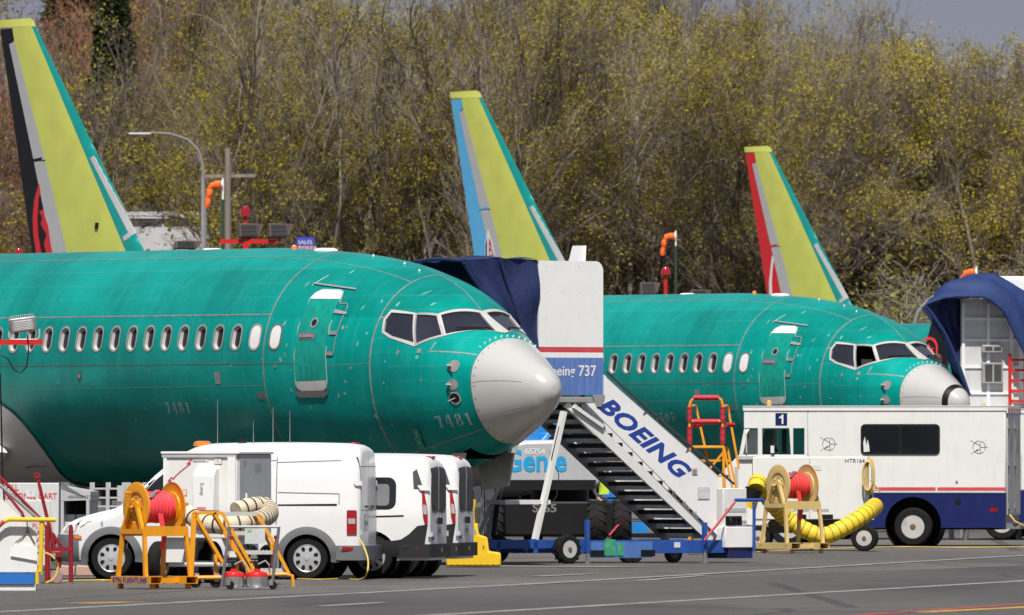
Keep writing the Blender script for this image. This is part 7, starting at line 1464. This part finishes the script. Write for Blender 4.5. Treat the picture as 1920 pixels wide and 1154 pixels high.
def tree_mesh(seed, H_, kind):
    """branches as tapered prisms, leaves as small tilted quads, returned as two meshes"""
    rg = np.random.default_rng(seed); segs = []; tips = []
    K = dict(trunky=(.16, .42, 4, .52), upright=(.22, .55, 5, .62), spread=(.45, .75, 5, .66), wispy=(.28, .5, 6, .68), bush=(.6, .8, 5, .7))[kind]
    def grow(p, d, ln, r, lv):
        n = max(2, int(ln/.9)); q = p.copy(); dd = d.copy(); r0 = r; r1 = r*(.62 if lv < 4 else .35)
        pts = [(q.copy(), r0)]
        for i in range(n):
            dd = dd+rg.normal(0, (.10+.03*lv) if lv or kind != 'trunky' else .035, 3); dd[2] += .035 if lv > 0 else .06; dd /= np.linalg.norm(dd); q = q+dd*ln/n; pts.append((q.copy(), r0+(r1-r0)*(i+1)/n))
        for a, c in zip(pts, pts[1:]): segs.append((a[0], c[0], a[1], c[1], lv))
        if lv >= K[2]-1:
            for a in pts[1:]: tips.append((a[0], dd))
        if lv >= K[2]: return
        nb = {0: 5, 1: 5, 2: 5, 3: 4, 4: 3, 5: 2}[lv]
        for k in range(nb):
            t = .25+.75*(k+rg.random())/nb if lv else (.22+.78*(k+rg.random())/nb if kind != 'trunky' else .5+.5*(k+rg.random())/nb)
            j = min(int(t*n), n-1); f = t*n-j; bp = pts[j][0]+(pts[j+1][0]-pts[j][0])*f
            ax = rg.normal(0, 1, 3); ax -= ax.dot(dd)*dd; ax /= np.linalg.norm(ax); sp_ = K[0]+(K[1]-K[0])*rg.random(); nd = dd*cos(sp_)+ax*sin(sp_); nd[2] += .12 if kind != 'bush' else 0; nd /= np.linalg.norm(nd)
            grow(bp, nd, ln*K[3]*(.75+.5*rg.random())*(1-.25*t), max(pts[j][1]*(.60 if lv else .5), .011), lv+1)
        if lv < 3: grow(q, dd, ln*.55, r1, lv+1)
    if kind == 'bush':
        for s_ in range(7): a = rg.random()*6.28; grow(np.array([cos(a)*.3, sin(a)*.3, 0]), np.array([cos(a)*.5, sin(a)*.5, .8])/1.0, H_*.42, .06, 1)
    else:
        ns = (1 if rg.random() < .45 else 2) if kind != 'trunky' else 4
        for s_ in range(ns): a = rg.random()*6.28; d0 = np.array([cos(a)*min(.10*(ns-1), .14), sin(a)*min(.10*(ns-1), .14), 1.0]); grow(np.array([cos(a)*(.2 if ns < 4 else .35)*(ns-1), sin(a)*(.2 if ns < 4 else .35)*(ns-1), -.2]), d0/np.linalg.norm(d0), H_*(.58 if ns < 4 else .72), .19 if ns == 1 else (.14 if ns == 2 else .15), 0)
    V, Fq = [], []; o = 0; A_ = np.array([q[0] for q in segs]); C_ = np.array([q[1] for q in segs]); R0 = np.array([q[2] for q in segs]); R1 = np.array([q[3] for q in segs]); LV = np.array([q[4] for q in segs])
    D_ = C_-A_; D_ /= np.linalg.norm(D_, axis=1)[:, None]+1e-9; U_ = np.where(np.abs(D_[:, 2:3]) < .9, np.array([[0, 0, 1.]]), np.array([[1., 0, 0]])); E_ = np.cross(D_, U_); E_ /= np.linalg.norm(E_, axis=1)[:, None]; G_ = np.cross(E_, D_)
    for k, sel in ((6, LV == 0), (4, (LV > 0) & (LV < 3)), (3, LV >= 3)):
        m_ = int(sel.sum())
        if not m_: continue
        ang = np.arange(k)*2*pi/k; off = np.cos(ang)[None, :, None]*E_[sel][:, None]+np.sin(ang)[None, :, None]*G_[sel][:, None]
        lo = A_[sel][:, None]+off*R0[sel][:, None, None]; hi = C_[sel][:, None]+off*R1[sel][:, None, None]; V.append(np.concatenate([lo, hi], 1).reshape(-1, 3))
        i = np.arange(k); base = o+np.arange(m_)[:, None]*2*k; q4 = np.stack([base+i, base+(i+1) % k, base+k+(i+1) % k, base+k+i], 2).reshape(-1, 4); Fq.append(q4); o += m_*2*k
    Fq = np.concatenate(Fq)
    V = np.concatenate(V); tp_ = np.array([t[0] for t in tips]); return V, Fq, tp_, rg
def quad_mesh(name, V, Q):
    me = bpy.data.meshes.new(name); n = len(Q); me.vertices.add(len(V)); me.vertices.foreach_set('co', np.asarray(V, np.float32).ravel()); me.loops.add(4*n); me.loops.foreach_set('vertex_index', np.asarray(Q, np.int32).ravel())
    me.polygons.add(n); me.polygons.foreach_set('loop_start', np.arange(n, dtype=np.int32)*4); me.polygons.foreach_set('loop_total', np.full(n, 4, np.int32)); me.update(calc_edges=True); return me
def tree_parts(seed, H_, kind, nleaf, size, clump):
    V, Fq, tp_, rg = tree_mesh(seed, H_, kind); me = quad_mesh('branches', V, Fq)
    idx = rg.integers(0, len(tp_), nleaf); fld = sum(np.sin(tp_ @ rg.normal(0, 1.1, 3)+rg.random()*6.28) for _ in range(5)); keep = (fld+rg.normal(0, .8, len(tp_))) > np.quantile(fld, 1-clump); idx = idx[keep[idx]]; n = len(idx)
    c = tp_[idx]+rg.normal(0, .17, (n, 3)); c[:, 2] -= .05
    a = rg.normal(0, 1, (n, 3)); a /= np.linalg.norm(a, axis=1)[:, None]; b_ = rg.normal(0, 1, (n, 3)); b_ -= (b_*a).sum(1)[:, None]*a; b_ /= np.linalg.norm(b_, axis=1)[:, None]
    s1 = size*(.6+.8*rg.random((n, 1))); s2 = s1*(.35+.3*rg.random((n, 1))); q = np.stack([c-a*s1, c-b_*s2, c+a*s1, c+b_*s2], 1).reshape(-1, 3)
    lm_ = bpy.data.meshes.new('leaves'); lm_.vertices.add(4*n); lm_.vertices.foreach_set('co', q.ravel()); lm_.loops.add(4*n); lm_.loops.foreach_set('vertex_index', np.arange(4*n)); lm_.polygons.add(n); lm_.polygons.foreach_set('loop_start', np.arange(n)*4); lm_.polygons.foreach_set('loop_total', np.full(n, 4)); lm_.update(calc_edges=True)
    return me, lm_
TPL = {'upright': [tree_parts(s, 22, 'upright', 22000, .085, .48) for s in (11, 12, 13)], 'spread': [tree_parts(s, 20, 'spread', 20000, .085, .48) for s in (21, 22, 23)], 'wispy': [tree_parts(s, 21, 'wispy', 42000, .065, .50) for s in (31, 32, 33)], 'trunky': [tree_parts(s, 22, 'trunky', 15000, .088, .60) for s in (61, 62, 63)], 'bush': [tree_parts(s, 8, 'bush', 10000, .06, .6) for s in (41, 42)]}
def evergreen_parts(seed, H_=22):
    rg = np.random.default_rng(seed); b = MB(); b.cyl((0, 0, 0), (0, 0, H_), .25, .03, n=8); me = bpy.data.meshes.new('branches'); me.from_pydata(b.v, [], b.f)
    n = 16000; z = H_*(.12+.88*rg.random(n)**.9); rad = (1-z/H_)*3.6*(.25+.75*rg.random(n)**.5)+.1; an = rg.random(n)*6.283; lay = .35*np.sin(an*5+z*2.2); c = np.stack([(rad+lay*.4)*np.cos(an), (rad+lay*.4)*np.sin(an), z-rad*.22], 1)
    a = np.stack([np.cos(an), np.sin(an), -.35+0*an], 1)+rg.normal(0, .3, (n, 3)); a /= np.linalg.norm(a, axis=1)[:, None]; b_ = rg.normal(0, 1, (n, 3)); b_ -= (b_*a).sum(1)[:, None]*a; b_ /= np.linalg.norm(b_, axis=1)[:, None]; s = .32*(.6+.8*rg.random((n, 1)))
    q = np.stack([c-a*s, c-b_*s*.35, c+a*s, c+b_*s*.35], 1).reshape(-1, 3); lm_ = bpy.data.meshes.new('leaves'); lm_.vertices.add(4*n); lm_.vertices.foreach_set('co', q.ravel()); lm_.loops.add(4*n); lm_.loops.foreach_set('vertex_index', np.arange(4*n)); lm_.polygons.add(n); lm_.polygons.foreach_set('loop_start', np.arange(n)*4); lm_.polygons.foreach_set('loop_total', np.full(n, 4)); lm_.update(calc_edges=True); return me, lm_
TPL['evergreen'] = [evergreen_parts(s) for s in (51, 52)]
LAB = {('spread', 'red'): 'reddish brown budding tree behind the black tail fin at left', ('upright', 'olive'): 'tall bare-limbed tree with sparse olive leaves in the wood behind the jets', ('spread', 'olive'): 'spreading tree with sparse olive leaves in the wood behind the jets', ('wispy', 'yg'): 'fine-twigged tree with yellow-green new leaves in the wood at right', ('bush', 'brown'): 'brown twiggy bush under the trees behind the jets', ('bush', 'olive'): 'olive twiggy bush under the trees behind the jets', ('evergreen', 'dark'): 'dark evergreen tree deep in the wood', ('upright', 'brown'): 'tall twiggy brown tree in the wood behind the jets', ('bush', 'pale'): 'pale green willow bush at the right edge', ('wispy', 'brown'): 'fine-twigged brown tree in the wood behind the jets'}
LM = {'red': LF_RD, 'olive': LF_OL, 'yg': LF_YG, 'brown': LF_BR, 'dark': LF_DK, 'pale': LF_BU}
THGT = {k: [max(v[2] for v in (tuple(p.co) for p in me[0].vertices)) for me in L_] for k, L_ in TPL.items()}
PLACES = [(-90, 'at the left edge'), (110, 'behind the black-ruddered tail fin'), (235, 'right of the black-ruddered tail fin'), (330, 'behind the curved street lamp'), (450, 'behind the wooden utility pole'), (560, 'above the floodlight rack'), (680, 'above the sign board'), (790, 'left of the blue-ruddered tail fin'), (900, 'behind the blue-ruddered tail fin'), (1000, 'right of the blue-ruddered tail fin'), (1130, 'above the boarding stairs enclosure'), (1230, 'left of the small windsock'), (1330, 'right of the small windsock'), (1420, 'left of the red-ruddered tail fin'), (1510, 'behind the red-ruddered tail fin'), (1620, 'right of the red-ruddered tail fin'), (1720, 'above the nose of jet 7505'), (1820, 'above the blue canopy'), (9999, 'at the right edge')]
used_labels = {}
def tree(kind, tint, u, D, vtop, bark=BARK):
    rz = random.uniform(0, 6.28); k = random.randrange(len(TPL[kind])); s = (CAMH+(HORIZON-vtop)*D/FPX)/THGT[kind][k]
    desc = {'trunky': 'slender bare-trunked', 'spread': 'spreading', 'upright': 'tall upright', 'wispy': 'fine-twigged', 'bush': 'twiggy', 'evergreen': 'dense'}[kind]+' '+{'red': 'reddish brown budding', 'olive': 'olive-leaved', 'yg': 'yellow-green', 'brown': 'brown', 'dark': 'dark evergreen', 'pale': 'pale green'}[tint]+(' shrub' if kind == 'bush' else ' tree')
    where = next(p for q, p in PLACES if u < q); lab = desc+' '+where+(', farther row' if D > 528 else '')
    root = empty({'bush': 'shrub', 'evergreen': 'evergreen_tree'}.get(kind, 'deciduous_tree'), (X_at(u, D), D, 0), rz, lab, 'bush' if kind == 'bush' else 'tree', ('shrubs: ' if kind == 'bush' else 'trees: ')+lab)
    w_ = s if kind != 'bush' else s*1.25
    root.scale = (w_, w_, s)
    for nm, me, m in zip(('trunk', 'crown'), TPL[kind][k], (bark, LM[tint])):
        if not me.materials: me.materials.append(None)
        o = bpy.data.objects.new(nm, me); col.objects.link(o); o.parent = root; o.material_slots[0].link = 'OBJECT'; o.material_slots[0].material = m
    return root
random.seed(21)
def top(u): return random.uniform(-130, -30) if u < 1380 else (random.uniform(-50, 5) if u < 1580 else random.uniform(12, 60))
for u in (-120, -190, -260): tree(random.choice(('spread', 'upright')), 'olive', u, random.uniform(500, 527), random.uniform(-80, 0), BARK)
for u in (2050, 2120, 2190): tree('wispy', 'yg', u, random.uniform(495, 525), top(u), BARK)
for u in (-60, 60, 150, 10, 205): tree('spread', 'red', u+random.uniform(-20, 20), random.uniform(500, 527), random.uniform(-120, 0), BARKR)
for u, D in ((425, 470), (330, 486)): tree('spread', 'olive', u, D, random.uniform(-60, 40), BARK)
tree('evergreen', 'dark', 212, 498, -60, BARKD)
for u in (185, 245, 120): tree('evergreen', 'dark', u, random.uniform(560, 575), random.uniform(-100, -40), BARKD)
for u in (285, 350, 420, 505, 600, 720, 830): tree(random.choice(('upright', 'spread')), 'olive', u+random.uniform(-25, 25), random.uniform(485, 520), top(u), random.choice((BARK, BARKP, BARK)))
for u in (240, 330, 440, 900, 990): tree(random.choice(('upright', 'wispy')), 'brown', u+random.uniform(-25, 25), random.uniform(535, 560), top(u)-20, random.choice((BARKD, BARK)))
for u in range(870, 1990, 64): tree('wispy', 'yg', u+random.uniform(-22, 22), random.uniform(490, 525), top(u), random.choice((BARK, BARKP)))
for u in range(900, 1990, 85): tree(random.choice(('wispy', 'upright')), 'brown', u+random.uniform(-25, 25), random.uniform(535, 560), top(u)+40, BARKD)
for u in [q for q in range(-20, 1990, 66) if not 330 < q < 860]: tree('bush', 'brown', u+random.uniform(-20, 20), random.uniform(498, 520) if u > 760 else random.uniform(510, 527), random.uniform(330, 520) if u > 900 else random.uniform(470, 560), random.choice((BARK, BARKD)))
for u in [q for q in range(60, 1990, 130) if not 330 < q < 860]: tree('bush', 'olive', u+random.uniform(-30, 30), random.uniform(530, 545), random.uniform(260, 420), BARKD)
for u in (1880, 1925): tree('bush', 'pale', u, 480, random.uniform(440, 480), BARKP)
for u in range(250, 930, 62): tree('evergreen', 'dark', u+random.uniform(-20, 20), random.uniform(566, 590), random.uniform(120, 300), BARKD)  # evergreens added as dark backing, so gaps between the trunks look shaded
for u in range(500, 880, 42): tree('trunky', 'olive', u+random.uniform(-12, 12), random.uniform(468, 484), random.uniform(-120, -20), random.choice((BARKT, BARKT, BARK)))

same = {}
for o in col.objects:
    if o.get('category') in ('tree', 'bush'): same.setdefault(o['label'], []).append(o)
for lab, L_ in same.items():
    if len(L_) > 1:
        L_.sort(key=lambda o: o.location.x/o.location.y); words = {2: ('left', 'right'), 3: ('left', 'middle', 'right')}.get(len(L_), ('leftmost',)+tuple(['second from left', 'third from left', 'fourth from left', 'fifth from left'][:len(L_)-2])+('rightmost',))
        for o, w_ in zip(L_, words): o['label'] = lab+', '+w_+' one'

# ------------------------------------------------------------------ two workers
SKINM = mat('skin', (.45, .27, .19), .6); HAIR = mat('brown hair', (.10, .05, .03), .7); VEST = mat('hi-vis vest', (.55, .72, .05), .6, var=.1); CLOTH = mat('dark work clothes', (.03, .035, .05), .8, var=.2)
def person(loc, rz, label):
    root = empty('person', loc, rz, label, 'person'); J = dict(pel=(0, 0, .95), sp=(0, .01, 1.15), ch=(0, .0, 1.38), nk=(0, .0, 1.50), hd=(0, -.02, 1.62), ht=(0, -.01, 1.74))
    V = []; E = []; Rr = []; ix = {}
    def add(n_, p, r_): ix[n_] = len(V); V.append(p); Rr.append(r_)
    for n_, r_ in (('pel', (.16, .11)), ('sp', (.145, .10)), ('ch', (.17, .115)), ('nk', (.055, .06)), ('hd', (.085, .105)), ('ht', (.06, .075))): add(n_, J[n_], r_)
    for a, c in (('pel', 'sp'), ('sp', 'ch'), ('ch', 'nk'), ('nk', 'hd'), ('hd', 'ht')): E.append((ix[a], ix[c]))
    for s_, sx in (('l', 1), ('r', -1)):
        for n_, p, r_ in (('hip', (sx*.10, 0, .88), (.09, .095)), ('kn', (sx*.11, -.02, .50), (.062, .065)), ('an', (sx*.11, .01, .10), (.042, .045)), ('to', (sx*.13, -.14, .04), (.042, .035)), ('sh', (sx*.19, .0, 1.40), (.065, .065)), ('el', (sx*.25, .02, 1.12), (.045, .045)), ('wr', (sx*.22, -.16, .95), (.032, .028)), ('hn', (sx*.20, -.24, .92), (.038, .022))): add(n_+s_, p, r_)
        E += [(ix['pel'], ix['hip'+s_]), (ix['hip'+s_], ix['kn'+s_]), (ix['kn'+s_], ix['an'+s_]), (ix['an'+s_], ix['to'+s_]), (ix['ch'], ix['sh'+s_]), (ix['sh'+s_], ix['el'+s_]), (ix['el'+s_], ix['wr'+s_]), (ix['wr'+s_], ix['hn'+s_])]
        for k in range(5):
            add('f%d%s' % (k, s_), (sx*(.225-.018*k) if k < 4 else sx*.165, -.30+.006*abs(k-1.5) if k < 4 else -.25, .895), (.009, .009)); E.append((ix['hn'+s_], ix['f%d%s' % (k, s_)]))
    me = bpy.data.meshes.new('body'); me.from_pydata(V, E, []); o = bpy.data.objects.new('body', me); col.objects.link(o); o.parent = root
    md = o.modifiers.new('skin', 'SKIN')
    for i, r_ in enumerate(Rr): me.skin_vertices[0].data[i].radius = r_
    me.skin_vertices[0].data[0].use_root = True
    ss = o.modifiers.new('sub', 'SUBSURF'); ss.levels = 1; ss.render_levels = 1
    bpy.context.view_layer.update(); nm_ = bpy.data.meshes.new_from_object(o.evaluated_get(bpy.context.evaluated_depsgraph_get())); o.modifiers.clear(); o.data = nm_
    for m_ in (SKINM, CLOTH, VEST, HAIR): nm_.materials.append(m_)
    for p in nm_.polygons:
        c = p.center; hand = c.z < .99 and c.y < -.12 and c.z > .7; p.use_smooth = True
        p.material_index = 0 if (c.z > 1.50 or hand) else (1 if c.z < 1.0 else (2 if abs(c.x) < .21 else 1))
    b = MB(); b.lathe([(.0, .135), (.07, .12), (.10, .06), (.105, 0), (.09, -.05)], (0, .012, 1.655), 'z', 16); b.v = [(x, y*1.15, z) for x, y, z in b.v]; b.build('hair', HAIR, root)
    for sx in (-1, 1):
        b = MB(); b.lathe([(.012, 0), (.008, -.006), (0, -.008)], (sx*.032, -.115, 1.645), 'y', 8); b.build('eye', LETB, root); b = MB(); b.lathe([(.012, -.01), (.022, 0), (.012, .01)], (sx*.09, .0, 1.63), 'x', 8); b.build('ear', SKINM, root)
    b = MB(); b.add([(0, -.145, 1.60), (-.014, -.115, 1.595), (.014, -.115, 1.595), (0, -.112, 1.645)], [(0, 1, 2), (0, 2, 3), (0, 3, 1)]); b.build('nose', SKINM, root); b = MB(); b.box(-.025, .025, -.116, -.108, 1.563, 1.571); b.build('mouth', mat('lips', (.30, .12, .10), .6), root)
    return root
person((X_at(1137, 250), 250, 0), R(20), 'worker in yellow-green vest standing behind the boarding stairs')
z_pf = W(1757, 664, 277).z-1.78
person((X_at(1757, 277), 277, z_pf), R(-30), 'brown-haired worker in yellow-green vest beyond the nose of jet 7505')
wp = empty('work_platform', (X_at(1757, 277), 277, 0), 0, 'grey work platform beyond the nose of jet 7505', 'platform')
b = MB(); b.box(-.6, .6, -.5, .5, z_pf-.06, z_pf-.002); b.build('deck', ALU, wp)
for sx in (-.55, .55):
    for sy in (-.45, .45): b = MB(); b.bar((sx, sy, 0), (sx, sy, z_pf-.06), .06); b.build('leg', ALU, wp)
